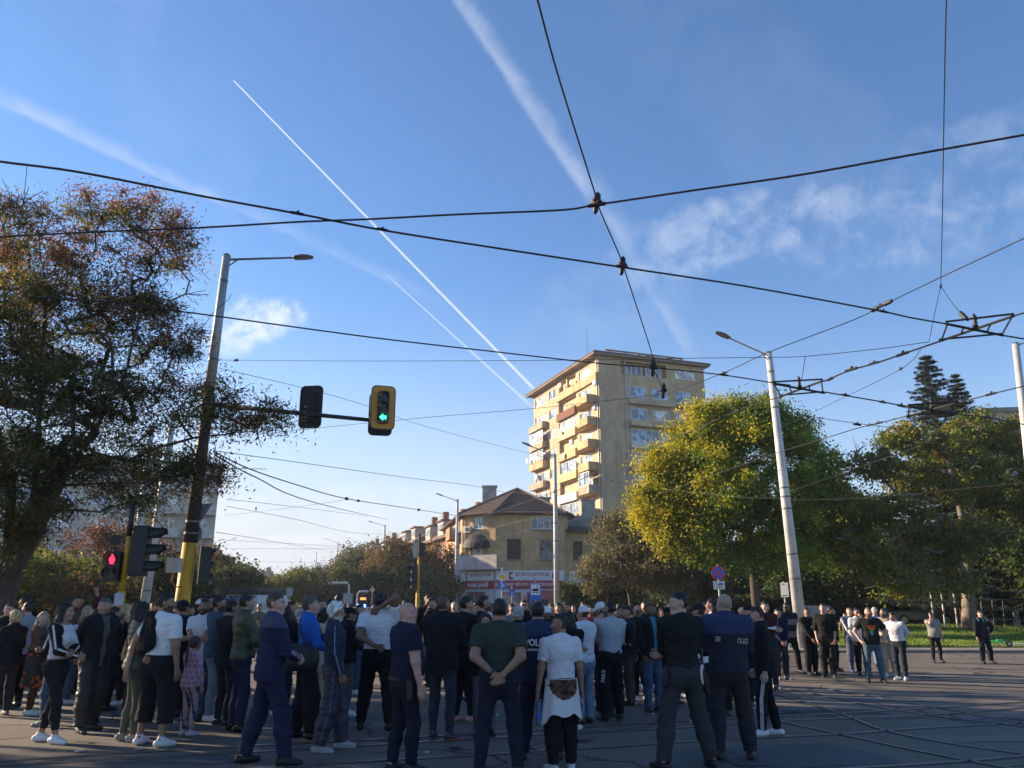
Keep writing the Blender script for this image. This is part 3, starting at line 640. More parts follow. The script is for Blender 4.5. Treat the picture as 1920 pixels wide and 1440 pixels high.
 for i in range(n + 1):
  a = math.pi / 2 * i / n; vs += [(4.4, -.22 - 1.6 * math.sin(a), 2.0 + .9 * math.cos(a)), (9.5, -.22 - 1.6 * math.sin(a), 2.0 + .9 * math.cos(a))]
 aw.add(vs, [(2 * i, 2 * i + 1, 2 * i + 3, 2 * i + 2) for i in range(n)]); aw.add([(4.4, -.22, 2.9), (4.4, -.22, 1.85), (4.4, -1.82, 1.85), (4.4, -1.82, 2.0)], [(0, 1, 2, 3)]); aw.build('awning', mat('awning_red'), root)
 for x, z, s_ in ((6.85, 3.5, .6), (11.0, 3.4, .45)):
  q = MB(); q.lathe([(.02, 0), (s_ * .6, .06), (s_, .2)], 16, (0, 0, 0)); qd = Vector((-.2, -1, .1)).to_track_quat('Z', 'Y'); q.v = [Vector((x - 1.7 + .9, 81.9 if x < 8 else 84.4, z)) + qd @ p for p in q.v]
  q.build('satellite_dish', mat('dish'), root)
 q = MB(); q.lathe([(.02, 0), (.4, .04), (.65, .16)], 16, (0, 0, 0)); qd = Vector((-.4, -1, .1)).to_track_quat('Z', 'Y'); q.v = [Vector((-6.3, 86.5, 8.9)) + qd @ p for p in q.v]; q.build('satellite_dish', mat('dish'), root)
corner_house()
# ------------------------------------------------------------------ brick terrace along the street, far blocks
def brick_mat(name, col):
 return mat(name, col, .95, noise=((.3, .2), (2.5, .15)), bump=(9, .3, .02))
def terrace():
 u = Vector((-.301, .9536, 0)); n_in = Vector((u.y, -u.x, 0))      # street direction ; into the building
 y0 = 101.0; x0 = -7.6
 cols = [(.21, .105, .075), (.26, .16, .11), (.23, .12, .085), (.30, .22, .16), (.25, .17, .13), (.30, .24, .19)]
 labs = ['dusky red brick terrace house right behind the corner house', 'brown terrace house second along the street with white dormer', 'reddish terrace house third along the street, tree before it',
   'beige terrace house further up the street among trees', 'brown terrace house far up the climbing street', 'pale terrace house farthest up the climbing street']
 s = 0.0
 for k in range(6):
  L = [22, 20, 24, 26, 34, 60][k]; a = Vector((x0, y0, 0)) + u * s; zb = gz(a.y) - 1.5; ze = gz(a.y + L * .5) + [9.4, 9.8, 9.2, 9.6, 9.6, 9.4][k]; s += L + .25
  root = empty('terrace_house', tuple(a + Vector((0, 0, gz(a.y))))); tag(root, labs[k], 'house', 'terrace houses up the street')
  # the facade seen from the street: x runs towards us so that y points into the building
  f = (a + u * L, -u, n_in)
  ops = []; nx = int(L / 3.1)
  for i in range(nx):
   for fl in range(3):
    xx = .9 + i * (L - 1.2) / nx; ops.append((xx, xx + 1.35, zb + 2.6 + fl * 2.9, zb + 4.2 + fl * 2.9))
  W = MB(*f); facade(W, 0, L, zb, ze, ops, .2)
  D = 12.0
  W.add([(L, 0, zb), (L, D, zb), (L, D, ze), (L, 0, ze)], [(0, 1, 2, 3)]); W.add([(0, 0, zb), (0, 0, ze), (0, D, ze), (0, D, zb)], [(0, 1, 2, 3)])
  W.add([(L, 0, ze), (L, D, ze), (L, D / 2, ze + 3.4)], [(0, 1, 2)]); W.add([(0, 0, ze), (0, D / 2, ze + 3.4), (0, D, ze)], [(0, 1, 2)])
  W.build('wall', brick_mat('brick_%d' % k, cols[k]), root)
  c_ = MB(*f); c_.box(.3, L - .3, .21, D - .2, zb, ze - .1); c_.build('inner_wall', mat('shutter_dark'), root)
  for o in ops[:90]: window(root, f, *o, n=2, frame=M_WFRAME, glass=random.choice([G_SKY, G_CURT, G_DARK]))
  r_ = MB(*f); r_.add([(-.1, -.7, ze - .3), (L + .1, -.7, ze - .3), (L + .1, D / 2, ze + 3.5), (-.1, D / 2, ze + 3.5), (-.1, D + .7, ze - .3), (L + .1, D + .7, ze - .3), (-.1, -.7, ze - .5), (L + .1, -.7, ze - .5)],
       [(0, 1, 2, 3), (3, 2, 5, 4), (6, 7, 1, 0)])
  ro = r_.build('roof', mat('terrace_roof', (.16, .10, .08), .95, noise=((1, .3), (5, .2))), root)
  for i in range(max(1, int(L / 9))):
   xx = 3 + i * 8.5; d = MB(*f); d.box(xx, xx + 3.2, .5, 5, ze + .2, ze + 2.2); do = d.build('dormer', mat('dormer_cream', (.45, .41, .35), .9), root)
   q = MB(*f); q.box(xx - .2, xx + 3.4, .2, 5.2, ze + 2.203, ze + 2.4); q.build('dormer_roof', mat('terrace_roof'), do)
   for j in range(3): window(root, f, xx + .2 + j * 1.0, xx + 1.05 + j * 1.0, ze + .8, ze + 1.9, 1, M_WFRAME, G_SKY, y=.46)
   q = MB(*f); q.box(xx + 4.5, xx + 5.6, 4.5, 5.4, ze + 1.5, ze + 4.6); q.build('chimney', mat('chimney_brick', (.24, .15, .11), .95, noise=(3, .2)), ro)
terrace()
def slab_block(name, label, o, u, L, H, D, floors, bays, wallc, win=G_SKY, balc=None, zb=-1.0):
 root = empty(name, tuple(o)); tag(root, label, 'apartment building')
 u = Vector(u).normalized(); f = (Vector(o), u, Vector((-u.y, u.x, 0)))
 M_W = mat(label[:18] + ' wall', wallc, .9, noise=((.2, .15), (2, .1)))
 fh = (H - 1.2) / floors; ops = []; bw = L / bays
 for i in range(bays):
  for k in range(floors): ops.append((i * bw + .25 * bw, i * bw + .75 * bw, .9 + k * fh + .8, .9 + k * fh + fh - .45))
 W = MB(*f); facade(W, 0, L, zb, H, ops, .25); W.add([(0, 0, zb), (0, 0, H), (0, D, H), (0, D, zb)], [(0, 1, 2, 3)]); W.add([(L, 0, zb), (L, D, zb), (L, D, H), (L, 0, H)], [(0, 1, 2, 3)])
 W.build('wall', M_W, root)
 c_ = MB(*f); c_.box(.2, L - .2, .26, D - .2, zb, H - .1); c_.build('inner_wall', mat('shutter_dark'), root)
 r_ = MB(*f); r_.box(-.4, L + .4, -.5, D + .4, H + .003, H + .5); r_.build('roof', mat('flat_roof', (.22, .21, .20), .9), root)
 for o_ in ops[:96]: window(root, f, *o_, n=3, frame=M_WFRAME, glass=random.choice([win, G_CURT, win]), t=.1)
 bd = MB(*f)
 for k in range(floors): bd.box(0, L, -.06, -.002, .9 + k * fh - .1, .9 + k * fh + .25)
 bd.build('floor_band', mat('band_' + name, [min(1, c * 1.25) for c in wallc], .9), root)
 if balc:
  for k in range(floors):
   for a, b_ in balc:
    q = MB(*f); q.box(a, b_, -1.3, -.065, .9 + k * fh - .05, .9 + k * fh + .12); q.box(a, b_, -1.3, -1.22, .9 + k * fh + .12, .9 + k * fh + 1.0); q.build('balcony', mat('balcony_cream', (.50, .48, .44), .9), root)
 return root
slab_block('apartment_block', 'long pale apartment block with cream balconies behind the big left tree', (-75, 78.4, 0), (1, .42, 0), 43.0, 17.4, 13, 6, 12, (.42, .40, .35), balc=[(35.6, 39.1), (39.4, 42.9)])
slab_block('apartment_block', 'pinkish apartment block peeking out behind the right hand trees', (56.5, 92, 0), (1, -.12, 0), 34.0, 23.6, 13, 8, 9, (.40, .34, .30), balc=[(0.2, 3.6), (11.4, 15)])
# ------------------------------------------------------------------ poles
M_POLE = mat('galvanised_pole', (.40, .40, .40), .5, .35, noise=((.7, .2), (9, .15))); M_CPOLE = mat('painted_pole', (.52, .50, .48), .6, noise=((.6, .2), (8, .15)))
M_PYEL = mat('pole_yellow', (.60, .33, .02), .6, noise=((.8, .18), (12, .12))); M_PBLK = mat('pole_black', (.02, .02, .022), .6, noise=(3, .3)); M_LAMP = mat('lamp_head_grey', (.12, .12, .12), .5)
def lamp_head(root, p, d, L=.65):
 d = Vector(d).normalized(); s = Vector((-d.y, d.x, 0)).normalized(); z = s.cross(d) * -1
 if z.z < 0: z = -z
 b = MB(p, d, s, z); n = 10; vs = []
 for i in range(n + 1):
  t = i / n; w_ = .15 * math.sin(math.pi * min(1, .15 + .85 * t)) ** .6 + .02; h = .055 * math.sin(math.pi * (.1 + .85 * t)) + .012
  vs += [(t * L, -w_, 0), (t * L, -w_ * .6, h), (t * L, w_ * .6, h), (t * L, w_, 0), (t * L, w_ * .7, -.035), (t * L, -w_ * .7, -.035)]
 b.add(vs, [(i * 6 + j, i * 6 + (j + 1) % 6, (i + 1) * 6 + (j + 1) % 6, (i + 1) * 6 + j) for i in range(n) for j in range(6)] + [tuple(range(5, -1, -1)), tuple(range(n * 6, n * 6 + 6))])
 o = b.build('lamp_head', M_LAMP, root, smooth=True)
 g_ = MB(p, d, s, z); g_.box(.15, L * .85, -.08, .08, -.042, -.036); g_.build('lamp_glass', mat('lamp_glass', (.35, .35, .33), .2), o)
def lamp_pole(base, top, r0, r1, label, arm=None, segs=None, group=None, rings=(), head=.65):
 base, top = Vector(base), Vector(top); root = empty('street_lamp' if arm else 'tram_pole', tuple(base)); tag(root, label, 'street lamp' if arm else 'pole', group)
 segs = segs or [(0, 1, M_POLE)]; Lr = lambda t: base.lerp(top, t)
 for a, b_, m in segs:
  q = MB(); q.cone(Lr(a), Lr(b_), r0 + (r1 - r0) * a, r0 + (r1 - r0) * b_, 14); q.build('shaft', m, root, smooth=True)
 q = MB(); q.cone(top, top + Vector((0, 0, .06)), r1 + .012, r1 * .7, 14); q.build('pole_cap', M_LAMP, root)
 for t in rings:
  q = MB(); p = Lr(t); d = (top - base).normalized(); q.cone(p - d * .03, p + d * .03, r0 + (r1 - r0) * t + .012, n=14); q.build('collar', M_LAMP, root)
 if arm:
  e = Vector(arm); s_ = top + Vector((0, 0, -.12)); d = (e - s_).normalized(); hp = e - d * head
  q = MB(); q.tube([s_, s_.lerp(hp, .5), hp], .038, 8, .03); q.cone(s_ - Vector((0, 0, .28)), s_.lerp(hp, .18), .02, n=6); q.build('arm', M_LAMP if r0 > .2 and base.y < 30 else M_POLE, root)
  lamp_head(root, hp, d, head)
 return root
YP = 22.0
pb, pt = at_y(343, 1120, YP), at_y(425, 480, YP); pb = pb + (pb - pt).normalized() * ((pb.z + .02) / ((pt - pb).normalized().z)) ; pb.z = 0.0
tz = lambda row: (at_y(385, row, YP).z) / pt.z
MAST = lamp_pole(pb, pt, .215, .115, 'tall street lamp on a mast painted yellow and black at the left', arm=at_y(588, 482, YP), segs=[(0, tz(1018), M_PYEL), (tz(1018), tz(733), M_PBLK), (tz(733), 1, M_POLE)], rings=(tz(675), .93, tz(1000), tz(978)), head=.6)
def lerp_mast(t): return pb.lerp(pt, t)
# street lamps along the right kerb of the street
p2b, p2t = at_y(1506, 1214, 31), at_y(1441, 662, 31); p2b.z = 0
lamp_pole(p2b, p2t, .235, .13, 'tall white painted street lamp on the pavement by the lawn', arm=at_y(1341, 622, 29.5), segs=[(0, 1, M_CPOLE)], rings=(.93, .80, .52, .49, .45, .30, .22), head=.75)
LP = [(1040, 852, 54, 978, 829, 'white street lamp standing before the hedge right of the corner house'), (858, 937, 80, 817, 925, 'street lamp standing in front of the lit side of the corner house'),
  (722, 985, 122, 690, 977, 'street lamp with hanging cables before the brick terrace'), (634, 1017, 186, 607, 1009, 'fourth street lamp up the climbing street'),
  (594, 1036, 245, 575, 1030, 'fifth street lamp up the climbing street'), (565, 1047, 300, 549, 1042, 'small distant street lamp, sixth up the street'), (547, 1055, 350, 534, 1050, 'tiny distant street lamp, seventh up the street')]
for px, py, Y, ax, ay, lab in LP:
 t = at_y(px, py, Y); b_ = Vector((t.x, t.y, gz(Y) - .2)); lamp_pole(b_, t, .2, .12, lab, arm=at_y(ax, ay, Y - .5), segs=[(0, 1, M_CPOLE)], group='lamps up the street', rings=(.6, .5) if Y < 100 else (), head=.8)
for px, py, Y, ax, ay, lab in [(413, 1018, 150, 444, 1008, 'grey street lamp on the left kerb seen beyond the mast'), (421, 1042, 210, 441, 1029, 'farther grey street lamp on the left kerb')]:
 t = at_y(px, py, Y); b_ = Vector((t.x, t.y, gz(Y) - .2)); lamp_pole(b_, t, .2, .12, lab, arm=at_y(ax, ay, Y - .5), segs=[(0, 1, M_CPOLE)], group='lamps up the street', head=.8)
def plain_pole(px0, py0, px1, py1, Y, r0, r1, lab, m=M_CPOLE, rings=()):
 a, c = at_y(px0, py0, Y), at_y(px1, py1, Y); k = a.z / (c.z - a.z); b_ = a - (c - a) * k; lamp_pole(b_, c, r0, r1, lab, segs=[(0, 1, m)], rings=rings)
plain_pole(275, 1108, 322, 800, 31, .20, .12, 'white concrete tram pole leaning behind the left traffic lights', rings=(.25, .42))
plain_pole(243, 1128, 285, 800, 37, .20, .12, 'thinner white tram pole half hidden in the left tree', rings=(.4,))
plain_pole(1918, 765, 1904, 645, 30, .20, .125, 'white tram pole cut by the right edge of the picture')
q = MB(); tp = at_y(1904, 650, 30); q.tube([tp, tp + Vector((1.5, -.3, .7)), tp + Vector((2.6, -.5, 1.1))], .04, 6); q.build('arm', M_POLE, bpy.data.objects['tram_pole.002'])
# ------------------------------------------------------------------ overhead wires
M_WIRE = mat('overhead_wire', (.018, .017, .017), .55); M_INS = mat('insulator_brown', (.016, .010, .008), .55); M_FIT = mat('wire_fitting', (.012, .011, .010), .8)
def wire_pts(px, z=None, Y=None, n=5):
 """pixel polyline on a level plane z, or between given depths Y=(first, last)"""
 if z is not None: P = [at_z(x, y, z) for x, y in px]
 else:
  acc = [0.0]
  for a, b_ in zip(px, px[1:]): acc.append(acc[-1] + math.dist(a, b_))
  P = []
  for (x, y), s in zip(px, acc):
   t = s / acc[-1]; P.append(at_y(x, y, 1 / ((1 - t) / Y[0] + t / Y[1])))
 Q = []
 for i in range(len(P) - 1):      # Catmull-Rom so wires bend softly
  p0, p1, p2, p3 = P[max(i - 1, 0)], P[i], P[i + 1], P[min(i + 2, len(P) - 1)]
  for k in range(n):
   t = k / n; Q.append(.5 * ((2 * p1) + (p2 - p0) * t + (2 * p0 - 5 * p1 + 4 * p2 - p3) * t * t + (3 * p1 - p0 - 3 * p2 + p3) * t ** 3))
 Q.append(P[-1]); return Q
def insulator(p, axis, s=1.0, parent=None, kind=0):
 d = Vector(axis).normalized(); qd = d.to_track_quat('Z', 'Y'); b = MB()
 if kind == 0: prof = [(.02, -.16), (.035, -.12), (.035, -.02), (.075, 0), (.08, .03), (.05, .05), (.045, .14), (.02, .18)]
 else: prof = [(.015, -.14), (.04, -.12), (.03, -.09), (.05, -.06), (.03, -.03), (.05, 0), (.03, .03), (.05, .06), (.03, .09), (.015, .13)]
 b.lathe([(r * s, z * s) for r, z in prof], 10); b.v = [p + qd @ v for v in b.v]; return b.build('insulator', M_INS, parent, smooth=True)
def wire(px, lab, z=None, Y=None, r=.010, ins=(), clamps=(), group='overhead tram wires'):
 Q = wire_pts(px, z, Y); o = empty('overhead_wire', tuple(Q[0])); tag(o, lab, 'overhead wire', group)
 b = MB(); b.tube(Q, r, 6); b.build('cable', M_WIRE, o)
 for x, y, s in ins:
  q = at_z(x, y, z) if z is not None else min(Q, key=lambda p: (p - at_y(x, y, p.y)).length); j = min(range(len(Q)), key=lambda i: (Q[i] - q).length); t = (Q[min(j + 1, len(Q) - 1)] - Q[max(j - 1, 0)]); insulator(Q[j] if z is None else q, t, s, o, 1)
 for x, y, s in clamps:
  q = at_z(x, y, z) if z is not None else min(Q, key=lambda p: (p - at_y(x, y, p.y)).length); j = min(range(len(Q) - 1), key=lambda i: (Q[i] - q).length); t = (Q[j + 1] - Q[max(j - 1, 0)]).normalized(); bb = MB(); bb.cone(q - t * .06 * s, q + t * .06 * s, .011 * s + .004, n=6); bb.cone(q - t * .015, q + t * .015 * s + Vector((0, 0, .028 * s)), .010 * s, n=6); bb.build('clamp', M_FIT, o)
 return o
ZC = 5.6
wire([(-70, 290), (0, 303), (150, 323), (375, 367), (555, 400), (720, 432), (930, 465), (1166, 501), (1400, 537), (1640, 581), (1705, 595), (1773, 607)], 'thick contact wire running from the left tree down to the upper right crossing frame', z=ZC, r=.0115, clamps=((557, 400, 1.1), (716, 430, 1.0), (1166, 500, 1.3), (1656, 584, 1.2)))
wire([(-80, 449), (0, 444), (200, 434), (375, 427), (560, 416), (690, 411), (860, 402), (1050, 394), (1118, 384), (1300, 357), (1500, 328), (1700, 292), (1920, 253), (1990, 240)], 'thick contact wire sweeping across the sky and rising to the right edge', z=ZC, r=.0105, clamps=((1119, 384, 1.5),))
s3 = wire([(1000, -30), (1040, 120), (1080, 250), (1116, 364), (1124, 392), (1163, 482), (1170, 503), (1222, 662), (1227, 695), (1246, 735)], 'thin span wire running away overhead to the apartment tower', z=5.75, r=.0085)
for x, y, s in ((1118, 372, .8), (1166, 491, .8), (1224, 684, 1.0), (1243, 728, 1.0)):
 p = at_z(x, y, 5.75); insulator(p + Vector((0, 0, -.06)), (.15, .2, 1), s, s3, 0)
wire([(1775, -20), (1771, 150), (1767, 400), (1764, 537)], 'straight thin wire dropping down the right side of the sky', z=6.4, r=.0055, group='thin span wires', clamps=((1764, 537, 1.0),))
wire([(1764, 537), (1752, 590), (1742, 640)], 'short steep hanger wire left of the upper right frame', Y=(11.6, 12.6), r=.005, group='thin span wires')
wire([(1764, 537), (1790, 574), (1816, 602)], 'short hanger wire with insulator above the upper right frame', Y=(11.6, 11.2), r=.005, ins=((1808, 592, .8),), group='thin span wires')
wire([(1990, 412), (1920, 447), (1764, 520), (1652, 574), (1600, 600), (1440, 661), (1355, 700), (1246, 741)], 'thin span wire crossing the right sky past the lamp arm', z=5.85, r=.007, ins=((1640, 580, .7), (1664, 568, .7)), clamps=((1652, 574, 1.5), (1357, 700, 1.4)), group='thin span wires')
wire([(60, 556), (200, 566), (330, 583), (400, 592), (700, 633), (950, 662), (1110, 680), (1230, 690), (1355, 703), (1450, 718), (1482, 722)], 'contact wire from behind the left tree past the tower roof', z=ZC, r=.011, clamps=((1226, 690, 1.2), (1357, 703, 1.4)))
wire([(408, 675), (700, 677), (1100, 675), (1270, 672), (1440, 670), (1510, 668), (1640, 655), (1742, 641)], 'level thin span wire from the left mast to the right frame', Y=(21.9, 12.6), r=.006, ins=((428, 675, .8),), group='thin span wires')
wire([(410, 690), (600, 735), (700, 765), (800, 800), (990, 850), (1040, 861)], 'thin span wire sloping from the left mast to the lamp by the hedge', Y=(21.9, 53.8), r=.008, group='thin span wires')
wire([(470, 816), (640, 798), (820, 781), (1000, 766), (1140, 751), (1246, 738)], 'thin span wire rising gently towards the tower windows', Y=(24, 15.6), r=.006, group='thin span wires')
wire([(400, 845), (560, 867), (760, 895), (910, 915), (1000, 938)], 'thin upper wire sinking towards the corner house roof', Y=(24, 78), r=.012, group='thin span wires')
wire([(400, 846), (470, 880), (560, 910), (650, 935), (760, 952), (858, 967)], 'contact wire with two strings of insulators reaching the house lamp', Y=(23, 79.5), r=.020, ins=((655, 935, 1.5), (670, 938, 1.3), (676, 939, 1.3), (784, 955, 1.8), (793, 957, 1.8)))
wire([(402, 852), (480, 895), (600, 945), (727, 974)], 'sagging contact wire ending at the lamp before the terrace', Y=(23, 121), r=.022)
wire([(420, 967), (560, 950), (655, 936)], 'thin cross wire meeting the insulator string', Y=(60, 48), r=.012, group='thin span wires')
wire([(425, 936), (560, 951), (690, 968)], 'faint thin wire above the far left lamps', Y=(50, 105), r=.016, group='thin span wires')
wire([(425, 949), (560, 975), (655, 998), (727, 1002)], 'thin wire sagging low over the street trees', Y=(50, 121), r=.016, group='thin span wires')
wire([(405, 998), (500, 1013), (620, 1034)], 'faint wire over the poplar gap up the street', Y=(60, 180), r=.020, group='thin span wires')
wire([(410, 1012), (560, 1020), (660, 1027)], 'faint level wire across the far street', Y=(120, 150), r=.022, group='thin span wires')
wire([(425, 1029), (560, 1029), (690, 1028)], 'lower faint level wire across the far street', Y=(150, 150), r=.022, group='thin span wires')
wire([(470, 1053), (560, 1054), (640, 1055)], 'lowest faint level wire across the far street', Y=(200, 200), r=.026, group='thin span wires')
wire([(1462, 744), (1422, 757), (1381, 771), (1279, 816), (1180, 857), (1125, 881), (1040, 922), (960, 950), (858, 985)], 'contact wire sinking left from the middle frame across the tower', z=ZC, r=.011, clamps=((1381, 771, 2.0), (1145, 903, 2), (1040, 922, 2.5)))
wire([(1441, 854), (1300, 904), (1200, 938), (1036, 985), (860, 1020)], 'lower contact wire crossing the yellow tree', Y=(30, 85), r=.012, clamps=((1200, 938, 2.6), (1100, 968, 3)))
wire([(1545, 715), (1592, 695), (1642, 681), (1692, 664), (1759, 641)], 'contact wire joining the middle frame to the upper right frame', z=ZC, r=.014, clamps=((1557, 711, 1.4), (1596, 693, 2.0), (1638, 681, 1.5), (1692, 664, 1.9)))
wire([(1546, 735), (1587, 742), (1657, 754), (1702, 763)], 'contact wire joining the middle frame to the lower right frame', z=ZC, r=.013, clamps=((1585, 741, 1.6), (1655, 754, 1.6), (1690, 761, 2.0)))
wire([(1795, 756), (1858, 739), (1920, 724), (1990, 706)], 'contact wire leaving the lower right frame upwards', z=ZC, r=.012, clamps=((1858, 739, 1.8),))
wire([(1794, 776), (1861, 784), (1920, 796), (1990, 810)], 'contact wire leaving the lower right frame over the walnut tree', z=ZC, r=.013, clamps=((1850, 783, 1.8),))
wire([(1701, 780), (1645, 794), (1604, 804), (1517, 831), (1441, 854)], 'contact wire from the lower right frame to the white lamp pole', z=ZC, r=.011, clamps=((1648, 793, 1.6), (1632, 797, 1.4)))
wire([(1902, 592), (1930, 584), (1990, 570)], 'short contact wire end at the right edge, upper', z=ZC, r=.012)
wire([(1881, 629), (1930, 637), (1990, 646)], 'short contact wire end at the right edge, lower', z=ZC, r=.012)
wire([(1727, 655), (1689, 692), (1587, 743), (1490, 790), (1459, 803)], 'thin stay wire down to the upper part of the white lamp pole', Y=(13.4, 30.8), r=.006, clamps=((1689, 692, 1.4),), group='thin span wires')
wire([(1490, 777), (1601, 793), (1703, 806), (1800, 822)], 'thin span wire right of the white lamp pole', z=5.9, r=.007, clamps=((1607, 796, 2),), group='thin span wires')
wire([(1474, 924), (1588, 884), (1720, 838)], 'thin wire rising from the white lamp pole to the spruce', Y=(30.8, 20), r=.008, group='thin span wires')
wire([(1478, 937), (1617, 934), (1920, 905), (1990, 898)], 'thin level wire from the white lamp pole across the walnut tree', Y=(30.8, 22), r=.008, group='thin span wires')
wire([(1472, 935), (1360, 930), (1200, 912), (1040, 905)], 'thin wire from the white lamp pole across the yellow tree', Y=(30.8, 53.8), r=.009, group='thin span wires')
wire([(1036, 962), (940, 985), (858, 1008)], 'thin wire from the hedge lamp to the house lamp', Y=(54, 79.5), r=.014, group='thin span wires')
wire([(1036, 968), (960, 982), (900, 998), (858, 1012)], 'second thin wire from the hedge lamp to the house lamp', Y=(54, 79.5), r=.014, group='thin span wires')
wire([(1036, 935), (960, 924), (940, 948), (858, 968)], 'thin wire over the corner house roof', Y=(54, 79.5), r=.013, group='thin span wires')
def hanger(px, lab, Y): wire(px, lab, Y=Y, r=.007, group='thin span wires')
hanger([(1510, 668), (1505, 700), (1502, 716)], 'short hanger with insulator above the middle frame', (13.6, 13.9))
def frog(a, lab, w_=.020):
 """a: pixel corners; left-upper, left-lower, right-upper, right-lower of the crossing and offsets of its inner rungs"""
 LU, LL, RU, RL = a; o = empty('wire_crossing', tuple(at_z(*LU, ZC))); tag(o, lab, 'wire crossing', 'crossing frames of the overhead wires')
 P = lambda s, t: at_z(LU[0] * (1 - s) * (1 - t) + RU[0] * s * (1 - t) + LL[0] * (1 - s) * t + RL[0] * s * t, LU[1] * (1 - s) * (1 - t) + RU[1] * s * (1 - t) + LL[1] * (1 - s) * t + RL[1] * s * t, ZC)
 b = MB(); b.cone(P(0, 0), P(1, 1), w_ * 1.15, n=6); b.cone(P(0, 1), P(1, 0), w_ * 1.15, n=6); b.cone(P(0, 0) + Vector((0, 0, .03)), P(1, 0) + Vector((0, 0, .03)), w_ * .9, n=6); b.cone(P(0, 1) + Vector((0, 0, .03)), P(1, 1) + Vector((0, 0, .03)), w_ * .9, n=6); b.build('runner', M_WIRE, o)
 c = MB()
 for s in (.03, .30, .70, .97):
  k = abs(s - .5); c.cone(P(s, .5 - k), P(s, .5 + k), w_ * .75, n=5)
 c.box(0, 0, 0, 0, 0, 0) if False else None
 c.cone(P(.46, .5) + Vector((0, 0, .02)), P(.54, .5) + Vector((0, 0, .02)), w_ * 3, n=8); c.build('rung', M_WIRE, o)
 insulator(P(.5, .45) + Vector((0, 0, .13)), (0, 0, 1), .75, o, 1)
frog(((1773, 607), (1761, 640), (1902, 592), (1881, 629)), 'large upper right wire crossing frame with hanging insulator', .017)
frog(((1448, 719), (1462, 744), (1543, 714), (1546, 737)), 'middle wire crossing frame in front of the white lamp pole', .018)
frog(((1702, 762), (1700, 781), (1796, 755), (1794, 776)), 'lower right wire crossing frame before the spruce', .022)
# ------------------------------------------------------------------ trees
M_BARK = mat('bark', (.075, .058, .045), .95, noise=((2, .3), (14, .3)), bump=(18, .8, .03)); M_BARKL = mat('bark_pale', (.17, .14, .11), .95, noise=((2, .3), (14, .25)), bump=(18, .7, .02))
LEAF = leaf_mat('leaf', .38); LEAF_D = leaf_mat('leaf_dense', .25)
def skeleton_mesh(nodes, parent, rad, sides=6):
 """nodes (n,3), parent index per node, radius per node -> tapered limbs"""
 nodes = np.asarray(nodes); par = np.asarray(parent); k = np.nonzero(par >= 0)[0]
 a = nodes[par[k]]; b = nodes[k]; d = b - a; L = np.linalg.norm(d, axis=1, keepdims=True); d = d / np.maximum(L, 1e-6)
 h = np.where(np.abs(d[:, 2:3]) > .9, np.array([[1., 0, 0]]), np.array([[0, 0, 1.]])); ux = np.cross(d, h); ux /= np.linalg.norm(ux, axis=1, keepdims=True); uy = np.cross(d, ux)
 ra = np.minimum(rad[par[k]], rad[k] * 1.35); rb = rad[k]
 an = np.arange(sides) * 2 * np.pi / sides; ca, sa = np.cos(an), np.sin(an)
 ring = ux[:, None, :] * ca[None, :, None] + uy[:, None, :] * sa[None, :, None]
 va = a[:, None, :] + ring * ra[:, None, None]; vb = (b + d * rb[:, None] * .3)[:, None, :] + ring * rb[:, None, None]
 v = np.concatenate([va, vb], 1).reshape(-1, 3); base = (np.arange(len(k)) * 2 * sides)[:, None]
 i = np.arange(sides); j = (i + 1) % sides
 f = np.stack([np.broadcast_to(i, (len(k), sides)) + base, np.broadcast_to(j, (len(k), sides)) + base, np.broadcast_to(j + sides, (len(k), sides)) + base, np.broadcast_to(i + sides, (len(k), sides)) + base], 2).reshape(-1, 4)
 return v, f
def leaves(centres, n_each, sigma, size, pal, r, flat=.75, tint=None, asp=2.0, droop=.0, bright=(.7, 1.25)):
 m = len(centres); N = m * n_each
 c = np.repeat(centres, n_each, 0); g = r.normal(0, 1, (N, 3)); g *= (r.random((N, 1)) ** .45); g[:, 2] *= flat
 sg = np.repeat(sigma if np.ndim(sigma) else np.full(m, sigma), n_each)[:, None]
 p = c + g * sg; p[:, 2] -= droop * np.linalg.norm(g[:, :2], axis=1) * sg[:, 0]
 nrm = r.normal(0, 1, (N, 3)); nrm[:, 2] += .6; nrm /= np.linalg.norm(nrm, axis=1, keepdims=True)
 t = np.cross(nrm, r.normal(0, 1, (N, 3))); t /= np.linalg.norm(t, axis=1, keepdims=True); s = np.cross(nrm, t)
 L = size * (.6 + .8 * r.random((N, 1))); W = L / asp
 v = np.stack([p - t * L * .5, p + s * W * .5 + nrm * L * .06, p + t * L * .5, p - s * W * .5 + nrm * L * .06], 1).reshape(-1, 3)
 f = np.arange(4 * N, dtype=np.int32).reshape(-1, 4)
 pal = np.asarray(pal)
 if tint is None: idx = np.repeat(r.integers(0, len(pal), m), n_each); mixi = r.integers(0, len(pal), N); idx = np.where(r.random(N) < .65, idx, mixi); col = pal[idx]
 else: col = tint(p, np.repeat(r.random(m), n_each), r.random(N), pal)
 cl = np.repeat(r.uniform(bright[0], bright[1], m), n_each)
 col = col * cl[:, None] * r.uniform(.8, 1.2, (N, 1))
 return v, f, np.repeat(col, 4, 0)
